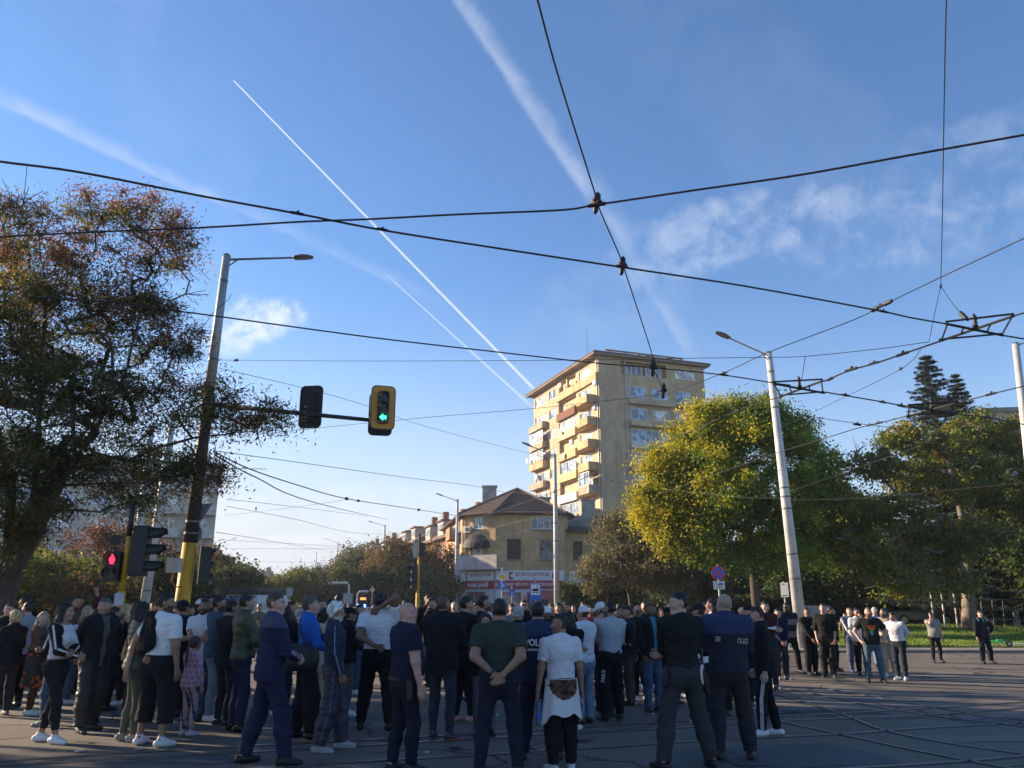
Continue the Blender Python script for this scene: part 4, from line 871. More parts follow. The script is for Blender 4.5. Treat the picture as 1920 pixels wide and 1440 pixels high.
def tree(name, label, base, trunk, lobes, nclump, nleaf, sigma, size, pal, seed, r0=.25, group=None, bark=None, tint=None, bare=0, shell=.55, leafm=None, limbs=None, flat=.75, droop=0., twig=.010, cat='tree', asp=2.0, bright=(.7, 1.25), fork=.35, taper=.3, sticks=0, rise=.9, thin=1.0):
 """trunk: list of points; lobes: (cx,cy,cz,rx,ry,rz[,weight]) ellipsoids of foliage in world space"""
 r = np.random.default_rng(seed); base = np.array(base, float)
 root = empty(name, tuple(base)); tag(root, label, cat, group)
 lobes = [tuple(l) if len(l) == 7 else tuple(l) + (1,) for l in lobes]; wts = np.array([l[3] * l[4] * l[5] * l[6] for l in lobes]); wts = wts ** .55; wts /= wts.sum()
 which = r.choice(len(lobes), nclump, p=wts); dirs = r.normal(0, 1, (nclump, 3)); dirs /= np.linalg.norm(dirs, axis=1, keepdims=True)
 rr = shell + (1 - shell) * r.random(nclump) ** .7; rr *= 1 + .10 * np.sin(dirs[:, 0] * 5 + seed) * np.cos(dirs[:, 2] * 6 + seed)
 lb = np.array([l[:6] for l in lobes]); cen = lb[which, :3] + dirs * lb[which, 3:6] * rr[:, None]
 bare_c = None
 if bare:
  w2 = r.choice(len(lobes), bare, p=wts); d2 = r.normal(0, 1, (bare, 3)); d2[:, 2] = np.abs(d2[:, 2]) * .9; d2 /= np.linalg.norm(d2, axis=1, keepdims=True)
  bare_c = lb[w2, :3] + d2 * lb[w2, 3:6] * r.uniform(.95, 1.10, (bare, 1))
 nodes = [np.array(p, float) for p in trunk]; par = [-1] + list(range(len(trunk) - 1));
 for lm in limbs or []:
  k = lm[0]; Q = [nodes[k]] + [np.array(p, float) for p in lm[1:]]; sm = []
  for i in range(len(Q) - 1):
   p0, p1, p2, p3 = Q[max(i - 1, 0)], Q[i], Q[i + 1], Q[min(i + 2, len(Q) - 1)]
   for t in (1 / 3, 2 / 3, 1.0): sm.append(.5 * (2 * p1 + (p2 - p0) * t + (2 * p0 - 5 * p1 + 4 * p2 - p3) * t * t + (3 * p1 - p0 - 3 * p2 + p3) * t ** 3) + r.normal(0, .02, 3))
  for p in sm: nodes.append(np.array(p, float)); par.append(k); k = len(nodes) - 1
 tips = cen if bare_c is None else np.concatenate([cen, bare_c]); ends = []
 ref = np.array(trunk[-1]); order = np.argsort(np.linalg.norm(tips - ref, axis=1)); start_ok = max(1, int(len(trunk) * fork))
 arr = np.zeros((len(nodes) + 6 * len(tips), 3)); nn = len(nodes); arr[:nn] = nodes
 up = np.array([0, 0, 1.])
 for t in order:
  q = tips[t]; dv = arr[start_ok:nn] - q; hz = np.hypot(dv[:, 0], dv[:, 1]); d = np.sqrt(hz * hz + dv[:, 2] ** 2) + np.maximum(0, dv[:, 2] + .45 * hz) * rise
  k = int(np.argmin(d)) + start_ok; a = arr[k]; L = np.linalg.norm(q - a); st = max(1, min(4, int(L / .7)))
  off = r.normal(0, .045 * L, 3)
  for s in range(1, st + 1):
   u = s / st; p = a + (q - a) * u + (off + up * .10 * L) * math.sin(math.pi * u); arr[nn] = p; nodes.append(p); par.append(k); k = nn; nn += 1
  ends.append(k)
  for _ in range(sticks):
   e = q + r.normal(0, 1, 3) * np.array((1, 1, .7)) * sigma * 1.0
   if nn + 4 >= len(arr): arr = np.concatenate([arr, np.zeros((4000, 3))])
   arr[nn] = e; nodes.append(e); par.append(k); nn += 1
  if bare_c is not None and t >= len(cen):          # naked twigs fork at the end
   for _ in range(4):
    e = q + (q - a) / max(L, .1) * r.uniform(.10, .35) + r.normal(0, .20, 3); nodes.append(e); par.append(k)
    if nn < len(arr): arr[nn] = e
    nn += 1
    if nn >= len(arr): arr = np.concatenate([arr, np.zeros((200, 3))])
 nodes = np.array(nodes); par = np.array(par); cnt = np.zeros(len(nodes));
 child = np.zeros(len(nodes)); np.add.at(child, par[par >= 0], 1); area = np.where(child == 0, twig ** 2, 0.0)
 for i in range(len(nodes) - 1, 0, -1): area[par[i]] += area[i]
 # trunk nodes were added first, so children always have larger indices
 rad = area ** .5; nt_ = len(trunk); scl = r0 / max(rad[0], 1e-6); rad = twig + (rad - twig) * max(.2, (r0 - twig) / max(rad[0] - twig, 1e-6)) if rad[0] > twig else rad
 rad[:nt_] = np.maximum(rad[:nt_], np.linspace(r0, r0 * taper, nt_)); rad[nt_:] = np.maximum(twig, np.minimum(rad[nt_:] * thin, r0 * .62)); rad[0] *= 1.25
 v, f = skeleton_mesh(nodes - base, par, rad, 7); mesh_np('trunk', v, f, bark or M_BARK, root, smooth=True)
 v, f, c = leaves(cen - base, nleaf, np.asarray(sigma) * r.uniform(.7, 1.3, len(cen)), size, pal, r, tint=(lambda p, a, b_, pl: tint(p + base, a, b_, pl)) if tint else None, flat=flat, droop=droop, asp=asp, bright=bright)
 mesh_np('crown', v, f, leafm or LEAF, root, col=c)
 return root
# the big ash at the left
def L3(px, py, Y): p = at_y(px, py, Y); return (p.x, p.y, p.z)
BT = (-11.2, 17.6, 0)
ASH = [(.085, .10, .03), (.11, .115, .035), (.07, .085, .03), (.24, .10, .05), (.20, .08, .045), (.17, .15, .04)]
def ash_tint(p, a, b, pal):
 red = np.clip((p[:, 2] - 6.0) / 5, 0, 1) * .55 + np.clip((p[:, 0] + 9.5) / 4, 0, 1) * .35
 pick = a + .25 * (b - .5); isr = pick < red
 g = pal[np.clip((b * 3).astype(int), 0, 2)]; rd = pal[3 + np.clip((b * 2).astype(int), 0, 1)]; ye = pal[5] * 1.3
 c = np.where(isr[:, None], rd, g); return np.where(((a > .9) & ~isr)[:, None], ye[None, :], c)
lob = []
for px, py, Y, rx, rz in [(70, 470, 16.5, 1.5, 1.1), (150, 400, 17, 1.0, .7), (255, 400, 17.3, 1.0, .7), (300, 470, 17.5, 1.0, .7), (345, 425, 17.3, .5, .35), (190, 560, 17.5, 1.8, 1.0), (60, 620, 16.8, 1.8, 1.2), (270, 590, 18, 1.2, .8), (330, 640, 17.6, .9, .6), (120, 720, 17, 2.0, 1.0), (290, 740, 18, 1.5, .8),
       (400, 760, 16.5, 1.1, .55), (480, 780, 16.3, .7, .35), (190, 850, 17.4, 2.0, .9), (60, 850, 16.5, 1.8, 1.1), (330, 880, 16.6, 1.1, .5), (400, 880, 16.4, .5, .35), (230, 940, 18, 1.1, .5), (30, 960, 16.5, 1.4, .8), (-60, 600, 17, 2.2, 1.6), (-80, 850, 17, 2.2, 1.6), (10, 380, 16.5, .7, .6), (-160, 700, 19, 3, 2.4), (100, 700, 20.5, 2.4, 1.8), (-20, 500, 20, 2.2, 1.6)]:
 p = L3(px, py, Y); lob.append((p[0], p[1], p[2], rx, rx * 1.0, rz))
trk = [BT, (-11.15, 17.6, 1.2), (-11.0, 17.55, 2.2), (-10.6, 17.5, 3.1), (-10.2, 17.5, 4.2), (-10.0, 17.6, 4.8)]
lm = [[3, L3(110, 900, 17.3), L3(180, 800, 17.3), L3(240, 690, 17.4), L3(262, 590, 17.5), L3(300, 480, 17.4)], [2, L3(20, 900, 17.3), L3(-20, 760, 17), L3(-60, 600, 17)], [3, L3(150, 860, 17), L3(240, 860, 16.8), L3(330, 830, 16.6), L3(420, 815, 16.4), L3(480, 800, 16.3)],
  [4, L3(200, 760, 17), L3(270, 700, 16.8), L3(345, 650, 16.7), L3(400, 585, 16.6), L3(436, 555, 16.6)], [3, L3(70, 870, 17), L3(78, 700, 16.8), L3(85, 560, 16.7), L3(70, 430, 16.6)], [4, L3(262, 905, 16.6), L3(340, 880, 16.5), L3(420, 900, 16.4), L3(455, 890, 16.4)]]
tree('ash_tree', 'large dark backlit ash tree with reddish leaves at the left edge', BT, trk, lob, 860, 185, .30, .095, ASH, 11, r0=.36, rise=.45, thin=.5, tint=ash_tint, bare=40, sticks=2, leafm=leaf_mat('leaf_ash', .55), taper=.5, droop=.25, shell=.15, limbs=lm, flat=.7, asp=3.4, twig=.0065, fork=.4)
# big yellow maple
YB = (12.6, 42.0, lawn_z(42))
YM = [(.12, .19, .02), (.075, .13, .018), (.17, .23, .022), (.43, .38, .025), (.46, .35, .02), (.32, .34, .022)]
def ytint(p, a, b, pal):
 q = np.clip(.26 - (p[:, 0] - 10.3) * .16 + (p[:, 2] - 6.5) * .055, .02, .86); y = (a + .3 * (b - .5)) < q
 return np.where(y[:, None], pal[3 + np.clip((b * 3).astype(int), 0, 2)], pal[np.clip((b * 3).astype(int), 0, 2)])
lobY = []
for px, py, Y, rx, rz in [(1400, 900, 42, 4.6, 4.2), (1300, 850, 41.5, 2.3, 1.7), (1330, 810, 41.5, 2.0, 1.6), (1400, 790, 42, 2.2, 1.3), (1460, 800, 43, 1.8, 1.4), (1250, 940, 41, 1.6, 1.4), (1235, 880, 41, .9, 1.0), (1230, 970, 41, 1.3, 1.1), (1290, 1000, 40.5, 1.8, 1.2), (1340, 1040, 40.5, 1.6, .9), (1500, 870, 43.5, 1.8, 1.7), (1450, 1010, 41, 2.2, 1.4), (1420, 1060, 40.5, 1.2, .6), (1360, 920, 40, 2.6, 2.2), (1520, 960, 44, 2.4, 2.2), (1560, 1000, 45, 2.2, 2.0)]:
 p = L3(px, py, Y); lobY.append((p[0], p[1], p[2], rx, rx, rz))
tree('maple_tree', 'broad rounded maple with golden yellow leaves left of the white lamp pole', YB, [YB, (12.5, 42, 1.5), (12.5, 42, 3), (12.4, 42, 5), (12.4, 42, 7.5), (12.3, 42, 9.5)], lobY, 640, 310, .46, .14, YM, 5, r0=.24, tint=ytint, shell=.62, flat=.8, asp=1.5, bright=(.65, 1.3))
# dark green maples right behind it
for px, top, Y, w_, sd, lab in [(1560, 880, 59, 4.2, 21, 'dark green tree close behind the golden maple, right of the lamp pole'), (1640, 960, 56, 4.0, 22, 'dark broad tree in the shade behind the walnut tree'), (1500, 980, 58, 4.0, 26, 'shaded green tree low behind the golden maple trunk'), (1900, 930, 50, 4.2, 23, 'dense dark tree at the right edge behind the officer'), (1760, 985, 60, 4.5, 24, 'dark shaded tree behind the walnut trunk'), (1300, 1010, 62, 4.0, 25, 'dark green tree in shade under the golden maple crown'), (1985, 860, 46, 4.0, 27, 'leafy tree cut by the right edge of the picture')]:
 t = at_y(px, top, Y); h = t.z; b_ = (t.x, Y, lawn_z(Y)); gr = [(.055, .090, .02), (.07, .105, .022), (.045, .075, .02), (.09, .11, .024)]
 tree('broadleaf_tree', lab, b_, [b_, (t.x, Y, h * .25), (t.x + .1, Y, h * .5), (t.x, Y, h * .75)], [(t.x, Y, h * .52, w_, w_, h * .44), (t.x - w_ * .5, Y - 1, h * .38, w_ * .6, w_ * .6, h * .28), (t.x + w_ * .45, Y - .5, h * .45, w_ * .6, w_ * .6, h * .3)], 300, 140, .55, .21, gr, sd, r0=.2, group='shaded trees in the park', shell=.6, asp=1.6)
# walnut with open crown
WB = (25.4, 45.0, lawn_z(45)); WB = at_y(1815, 1168, 45); WB = (WB.x, 45.0, lawn_z(45) - .1)
lobW = []
for px, py, Y, rx, rz in [(1640, 870, 43, 1.5, .9), (1600, 960, 42, 1.4, .8), (1680, 960, 43, 1.8, 1.0), (1760, 830, 45, 2.0, 1.2), (1840, 800, 45, 2.0, .9), (1900, 820, 45, 1.8, 1.2), (1820, 900, 44, 2.2, 1.4), (1720, 900, 44, 2.0, 1.4), (1660, 1050, 41.5, 1.9, 1.0), (1610, 1020, 41.5, 1.2, .7), (1750, 1020, 43, 2.0, 1.1), (1830, 1000, 43, 1.9, 1.0), (1880, 930, 45, 1.8, 1.2), (1710, 1100, 41.5, 1.5, .5), (1790, 1090, 42.5, 1.1, .5), (1690, 820, 44, 1.3, .7), (1930, 880, 45, 2, 1.4)]:
 p = L3(px, py, Y); lobW.append((p[0], p[1], p[2], rx, rx, rz))
WAL = [(.15, .20, .03), (.11, .165, .03), (.20, .20, .03), (.085, .14, .026), (.28, .22, .026)]
lmw = [[1, L3(1800, 1060, 44.5), L3(1740, 1000, 44), L3(1690, 940, 43.5), L3(1640, 880, 43)], [2, L3(1822, 1000, 45), L3(1850, 900, 45), L3(1845, 810, 45)], [1, L3(1770, 1090, 44), L3(1710, 1060, 43), L3(1640, 1040, 42)]]
tree('walnut_tree', 'tall walnut tree with open sunlit crown and thick trunk at the right', WB, [WB, L3(1816, 1110, 45), L3(1814, 1050, 45), L3(1806, 980, 45), L3(1790, 900, 45), L3(1770, 830, 45)], lobW, 430, 105, .46, .21, WAL, 31, leafm=leaf_mat('leaf_walnut', .5), r0=.33, bark=M_BARKL, bare=80, sticks=2, shell=.35, limbs=lmw, asp=1.9, droop=.25, flat=.5, twig=.012)
# willow-ish silver tree and shrubs by the hedge
SIL = [(.16, .15, .075), (.19, .165, .085), (.12, .125, .055), (.21, .165, .085), (.15, .16, .09)]
SB = at_y(1190, 1125, 50); SB = (SB.x, 50, 0)
lobS = []
for px, py, Y, rx, rz in [(1170, 1010, 50, 2.2, 1.7), (1200, 1060, 49, 2.6, 1.5), (1130, 1070, 48.5, 1.6, 1.0), (1250, 1070, 49, 1.8, 1.3), (1160, 985, 50, 1.2, .9), (1240, 1020, 50, 1.5, 1.1), (1110, 1090, 48.5, .8, .6)]:
 p = L3(px, py, Y); lobS.append((p[0], p[1], p[2], rx, rx, rz))
tree('silver_tree', 'greyish bushy olive willow left of the golden maple', SB, [SB, (SB[0] - .2, 50, 1.0), (SB[0] - .3, 50, 2.2), (SB[0] - .4, 50, 3.6)], lobS, 330, 95, .40, .19, SIL, 41, r0=.14, shell=.5, asp=2.6)
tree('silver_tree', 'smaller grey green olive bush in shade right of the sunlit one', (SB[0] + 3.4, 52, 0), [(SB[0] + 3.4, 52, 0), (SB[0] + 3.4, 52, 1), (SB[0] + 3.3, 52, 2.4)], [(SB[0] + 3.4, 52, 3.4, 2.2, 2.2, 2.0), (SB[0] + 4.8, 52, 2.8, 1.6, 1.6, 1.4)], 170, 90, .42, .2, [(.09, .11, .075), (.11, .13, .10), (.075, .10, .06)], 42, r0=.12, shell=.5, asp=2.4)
# clipped hedge by the house
def hedge(lab, x0, x1, y0, y1, h, sd, pal):
 r = np.random.default_rng(sd); n = 900; p = np.stack([r.uniform(x0, x1, n), r.uniform(y0, y1, n), r.uniform(.1, h, n)], 1)
 face = r.random(n); p[face < .55, 1] = y0; p[(face >= .55) & (face < .85), 2] = h
 root = empty('hedge', (x0, y0, 0)); tag(root, lab, 'hedge'); bs = np.array((x0, y0, 0.))
 v, f, c = leaves(p - bs, 34, .22, .17, pal, r, asp=1.8); mesh_np('foliage', v, f, LEAF_D, root, col=c)
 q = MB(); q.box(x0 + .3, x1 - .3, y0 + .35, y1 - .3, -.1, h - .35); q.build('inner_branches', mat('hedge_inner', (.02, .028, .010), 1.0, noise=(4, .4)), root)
hg = [(.05, .085, .014), (.04, .07, .014), (.07, .10, .016), (.035, .055, .012)]
hedge('clipped dark green hedge before the corner house', 3.6, 11.0, 61, 63.5, 2.9, 51, hg)
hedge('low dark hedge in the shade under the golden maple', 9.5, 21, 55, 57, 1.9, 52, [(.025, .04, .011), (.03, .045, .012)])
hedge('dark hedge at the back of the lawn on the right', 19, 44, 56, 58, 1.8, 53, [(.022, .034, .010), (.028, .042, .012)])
# spruces
def spruce(lab, px, top, Y, rbase, sd, group='spruces'):
 t = at_y(px, top, Y); h = t.z; z0 = lawn_z(Y); r = np.random.default_rng(sd); base = np.array((t.x, Y, z0)); root = empty('spruce_tree', tuple(base)); tag(root, lab, 'tree', group)
 nodes = [np.array((0, 0, z)) for z in np.linspace(0, h - z0, 12)]; q = MB(); q.cone(base, base + np.array((0, 0, h - z0)), .22, .02, 8); q.build('trunk', M_BARK, root, smooth=True)
 C_, S_ = [], []; z = 1.6
 while z < h - z0:
  fr = 1 - z / (h - z0); R_ = rbase * (fr ** .80) * r.uniform(.85, 1.1) + .08; nb = int(10 + 6 * fr)
  for k in range(nb):
   a = r.uniform(0, 6.28); L = R_ * r.uniform(.7, 1.12); d = np.array((math.cos(a), math.sin(a), 0)); ns = max(2, int(L / .32))
   for s in range(1, ns + 1):
    u = s / ns; C_.append(d * L * u + np.array((0, 0, z - .32 * L * u + .22 * L * u * u))); S_.append((.14 + .16 * (1 - u) + .05) * (.6 + .6 * fr))
  z += .30 + .22 * fr
 C_ = np.array(C_); v, f, c = leaves(C_, 52, np.array(S_) * .82, .15, [(.030, .046, .036), (.038, .055, .045), (.024, .038, .028), (.05, .066, .055)], r, flat=.45, asp=3.4, bright=(.7, 1.2)); mesh_np('crown', v, f, LEAF_D, root, col=c)
spruce('tall blue spruce rising above the walnut tree', 1735, 664, 50, 5.6, 61); spruce('shorter spruce close right of the tall blue spruce', 1790, 704, 53, 4.4, 62); spruce('small distant spruce tip between maple and walnut', 1567, 846, 62, 3.2, 63)
# trees along the street and behind the crossing
GRN = [(.040, .062, .016), (.05, .075, .018), (.032, .05, .015), (.075, .08, .018)]; GYE = [(.16, .17, .02), (.10, .13, .02), (.22, .19, .02), (.07, .10, .018)]; ORG = [(.16, .085, .02), (.11, .08, .02), (.07, .075, .018), (.20, .10, .02)]; RED_ = [(.13, .055, .035), (.10, .05, .035), (.08, .055, .025), (.15, .07, .045)]
def street_tree(lab, px, top, Y, w_, sd, pal, low=.12, nc=150, nl=95, sz=.28, name='street_tree', group='street trees along the climbing street', bottom=None):
 t = at_y(px, top, Y); z0 = gz(Y) - .2; h = t.z - z0; b_ = (t.x, Y, z0); r = random.Random(sd)
 lb = [(t.x, Y, z0 + h * .56, w_ * .85, w_ * .85, h * .42)] + [(t.x + r.uniform(-.6, .6) * w_, Y + r.uniform(-.6, .3) * w_, z0 + h * r.uniform(.3, .72), w_ * .5, w_ * .5, h * .25) for _ in range(4)]
 tree(name, lab, b_, [b_, (t.x, Y, z0 + h * .2), (t.x + .1, Y, z0 + h * .45), (t.x, Y, z0 + h * .75)], lb, nc, nl, w_ * .16, sz, pal, sd, r0=.06 * w_ + .03, group=group, shell=.55, asp=1.5, twig=.02)
for a in [('orange brown street tree touching the corner house', 815, 1018, 92, 4.0, 71, ORG), ('rusty street tree left of the signal post', 776, 1010, 101, 4.2, 72, [(.10, .08, .025), (.07, .07, .02), (.13, .085, .025)]), ('tall olive street tree before the terrace lamp', 735, 1012, 112, 4.6, 73, ORG), ('tall dull green street tree with wispy top', 700, 1014, 124, 5.4, 74, [(.10, .10, .045), (.08, .085, .035), (.12, .105, .05)]), ('dark green street tree beside the display gantries', 668, 1036, 118, 4.6, 75, GRN),
   ('orange topped street tree up the street', 630, 1056, 150, 5.0, 76, ORG), ('deep green street tree behind the tram displays', 640, 1062, 110, 4.4, 77, GRN), ('bright yellow green street tree in sunlight', 556, 1066, 112, 3.6, 78, GYE), ('dark street tree right of the bright yellow green one', 600, 1064, 125, 4.6, 79, GRN), ('distant green street tree near the far vanishing point', 520, 1080, 210, 5.5, 80, GRN), ('small distant street tree left of the far gap', 505, 1086, 260, 5.5, 81, GRN), ('dark bush beside the signal post', 760, 1060, 84, 4.2, 82, GRN), ('low dark bush left of the red awning', 812, 1072, 80, 3.4, 83, GRN), ('low dark street bush behind the white haired man', 700, 1075, 84, 3.6, 84, GRN)]: street_tree(*a)
for a in [('round green tree right of the yellow mast', 435, 1058, 62, 3.0, 91, GRN), ('taller green tree directly behind the yellow mast', 395, 1030, 66, 3.6, 92, [(.07, .075, .018), (.05, .065, .018), (.10, .09, .02)]), ('green tree at the left kerb by the far gap', 462, 1074, 95, 3.4, 93, GRN), ('far left kerb tree next to the gap', 478, 1090, 150, 3.6, 94, GRN)]: street_tree(*a)
for a in [('reddish shrub tree behind the left traffic lights', 205, 968, 42, 3.3, 95, RED_), ('purplish shrub tree behind the white tram poles', 318, 975, 46, 3.0, 96, RED_), ('sunlit yellowish bush behind the left crowd', 120, 1035, 36, 2.6, 97, GYE), ('second sunlit bush behind the long haired woman', 60, 1020, 39, 2.6, 98, [(.13, .13, .02), (.09, .11, .02), (.17, .15, .02)]), ('brownish bush behind the red pedestrian signal', 190, 1050, 34, 2.2, 99, ORG), ('dark bush between the white tram poles', 265, 1040, 40, 2.6, 100, GRN), ('dark bush behind the grey cabinet', 320, 1050, 38, 2.4, 101, GRN), ('green bush at the left picture edge', -20, 1000, 33, 2.8, 102, GYE)]: street_tree(*a, nc=170, nl=130, sz=.14, name='shrub_tree', group='bushes behind the left crowd')
# poplar far away
t = at_y(501, 1070, 330); z0 = gz(330); b_ = (t.x, 330, z0)
tree('poplar_tree', 'slim distant poplar in the gap at the end of the street', b_, [b_, (t.x, 330, z0 + 5), (t.x, 330, t.z - 3)], [(t.x, 330, (z0 + t.z) / 2 + 1, 2.6, 2.6, (t.z - z0) / 2)], 80, 50, .7, .7, GRN, 111, r0=.3)
# unseen trees added beyond the left edge, crowns set to shade the crossing
for k, (x, y, h, w_) in enumerate([(-19, 19.5, 9.8, 3.4), (-18, 13.2, 11.5, 4.2), (-21.5, 16.0, 12, 3.8)]):
 b_ = (x, y, 0); zc = h * .5 + 2.9; tree('ash_tree', ['second ash tree, unseen, added for shade beyond the left edge', 'high crowned unseen ash tree added to shade the crossing from the left', 'far unseen ash tree added for shade beyond the left edge'][k], b_, [b_, (x, y, h * .25), (x + .1, y, h * .42)], [(x, y, zc, w_, w_, h * .5 - 2.9), (x + 1.5, y - 1, zc, w_ * .7, w_ * .7, h * .18), (x, y + 1.5, zc + .6, w_ * .7, w_ * .7, h * .18)], 300, 100, .5, .2, ASH[:4], 120 + k, r0=.25, rise=.5, shell=.35, asp=2.4)
# ------------------------------------------------------------------ traffic lights
def rrect(w_, h, r, n=5):
 pts = []
 for cx, cz, a0 in ((w_ - r, h - r, 0), (-w_ + r, h - r, 90), (-w_ + r, -h + r, 180), (w_ - r, -h + r, 270)):
  for i in range(n + 1): a = R(a0 + 90 * i / n); pts.append((cx + r * math.cos(a), cz + r * math.sin(a)))
 return pts
def face_frame(p, facing, upv=(0, 0, 1)):
 """frame whose -y looks along `facing`"""
 y = -Vector(facing); y.z = 0; y.normalize(); x = y.cross(Vector((0, 0, 1))); return dict(o=p, x=x, y=y, z=upv)
M_LENS = mat('lens_dark', (.02, .018, .016), .3); M_GREEN = mat('lamp_green', (.02, .75, .32), .4, emit=3.5); M_RED = mat('lamp_red', (.95, .015, .04), .4, emit=2.2); M_ORAN = mat('backplate_orange', (.55, .26, .012), .5)
def visor(fr, z, r, L, root, parent):
 b = MB(**fr); n = 12; vs = []
 for i in range(n + 1):
  a = math.pi * (-.15 + 1.3 * i / n);
  for q, (rr_, dy) in enumerate(((r, -.12), (r * .98, -.12 - L), (r * .90, -.12 - L), (r * .92, -.12))): vs.append((rr_ * math.cos(a), dy if q in (0, 3) else dy * (1 if 0 <= math.sin(a) else .75), z + rr_ * math.sin(a)))
 b.add(vs, [(i * 4 + q, i * 4 + (q + 1) % 4, (i + 1) * 4 + (q + 1) % 4, (i + 1) * 4 + q) for i in range(n) for q in range(4)]); return b.build('visor', BLK, parent)
def signal_head(p, facing, label, plate=None, lit=None, s=1.0, hood=.2):
 """three aspects; p = centre of the housing"""
 fr = face_frame(p, facing); root = empty('traffic_light', tuple(p)); tag(root, label, 'traffic light')
 if plate:
  b = MB(**fr); b.plate(rrect(.38 * s, .70 * s, .16 * s), -.02, .02); b.build('backing_board', BLK, root)
  if plate == 'orange': b = MB(**fr); b.plate(rrect(.345 * s, .665 * s, .13 * s), -.028, -.0205); b.build('board_face', M_ORAN, root)
 b = MB(**fr); b.plate(rrect(.17 * s, .50 * s, .04), -.125, .14 if not plate else .10); h = b.build('housing', BLK, root)
 for k, z in enumerate((.33 * s, 0, -.33 * s)):
  q = MB(**fr); n = 16; q.plate([(.115 * s * math.cos(2 * math.pi * i / n), z + .115 * s * math.sin(2 * math.pi * i / n)) for i in range(n)], -.135, -.1255); q.build('lens', M_LENS, root)
  visor(fr, z, .14 * s, hood * s, root, root)
 if lit == 'arrow':
  q = MB(**fr); z = -.33 * s; k = .115 * s; q.plate([(-k, z), (-.1 * k, z + .85 * k), (-.1 * k, z + .35 * k), (.8 * k, z + .35 * k), (.8 * k, z - .45 * k), (-.1 * k, z - .45 * k), (-.1 * k, z - .85 * k)], -.16, -.136); q.build('green_arrow', M_GREEN, root)
 return root
# overhead arm on the mast
arm_a = lerp_mast(tz(758)); arm_b = at_y(718, 790, YP); sg = empty('signal_gantry', tuple(arm_a)); tag(sg, 'black horizontal signal arm reaching right from the striped mast', 'gantry')
q = MB(); q.cone(arm_a, arm_b, .075, .055, 12); q.build('arm', M_PBLK, sg, smooth=True)
q = MB(); q.cone(arm_a - Vector((0, 0, .16)), arm_a + Vector((0, 0, .16)), .20, n=12); q.build('clamp', M_PBLK, sg)
pA = at_y(580, 760, YP - .05); signal_head(pA + Vector((0, .18, 0)), (.15, 1, 0), 'left overhead traffic light seen from its dark back', plate='dark', s=.90)
pB = at_y(719, 768, YP); signal_head(pB + Vector((.02, -.22, 0)), (.32, -1, 0), 'right overhead traffic light with orange board and green left arrow', plate='orange', lit='arrow', s=.92, hood=.16)
signal_head(pB + Vector((-.12, .25, -.08)), (-.2, 1, 0), 'dark back to back traffic light behind the orange boarded one', plate='dark', s=.90)
# post at the left with vehicle signal and red pedestrian figure
YL = 16.0; a, c = at_y(226, 1130, YL), at_y(250, 945, YL); d = (c - a); b0 = a - d * (a.z / d.z); rt = empty('signal_post', tuple(b0)); tag(rt, 'yellow and black signal post in front of the left bushes', 'post')
zy = at_y(242, 1006, YL).z
for z0_, z1_, m, r_ in ((0, 1.9, M_PYEL, .075), (1.9, zy, M_PYEL, .052), (zy, c.z, M_PBLK, .05)):
 q = MB(); q.cone(b0 + d * (z0_ / d.z), b0 + d * (z1_ / d.z), r_, n=12); q.build('shaft', m, rt, smooth=True)
q = MB(); q.box(-.09, .09, -.083, -.078, 1.62, 1.86); q.v = [b0 + p for p in q.v]; q.build('sticker', mat('sticker', (.45, .45, .5), .6), rt)
hb = at_y(265, 1033, YL); hroot = signal_head(hb, (1, .12, 0), 'black traffic light with three hooded lamps turned to the right', s=.98, hood=.32)
for z in (.42, -.42): q = MB(); q.cone(b0 + d * ((hb.z + z) / d.z), hb + Vector((0, 0, z)), .022, n=6); q.build('bracket', BLK, hroot)
hp = at_y(212, 1062, YL - .1); fr = face_frame(hp, (0, -1, 0)); pr = empty('pedestrian_light', tuple(hp)); tag(pr, 'pedestrian signal showing a red standing figure', 'pedestrian light')
q = MB(**fr); q.plate(rrect(.14, .29, .03), -.06, .14); q.build('housing', BLK, pr)
for z in (.14, -.14):
 q = MB(**fr); q.plate([(.105 * math.cos(2 * math.pi * i / 14), z + .105 * math.sin(2 * math.pi * i / 14)) for i in range(14)], -.07, -.0605); q.build('lens', M_LENS, pr); visor(fr, z, .125, .1, pr, pr)
q = MB(**fr); q.plate([(.025 * math.cos(2 * math.pi * i / 10), .205 + .025 * math.sin(2 * math.pi * i / 10)) for i in range(10)], -.085, -.071); q.plate([(-.05, .17), (-.055, .10), (-.034, .10), (-.034, .045), (.034, .045), (.034, .10), (.055, .10), (.05, .17), (.03, .178), (-.03, .178)], -.085, -.071); q.build('red_figure', M_RED, pr)
q = MB(); q.cone(hp + Vector((.10, .05, .1)), b0 + d * ((hp.z + .1) / d.z), .02, n=6); q.cone(hp + Vector((.10, .05, -.1)), b0 + d * ((hp.z - .1) / d.z), .02, n=6); q.build('bracket', BLK, pr)
bx = at_y(217, 1012, YL); q = MB(**face_frame(bx, (0, -1, 0))); q.box(-.07, .07, -.06, .06, -.08, .08); q.box(-.01, .01, -.01, .01, -.24, -.081); q.build('beacon_box', BLK, pr)
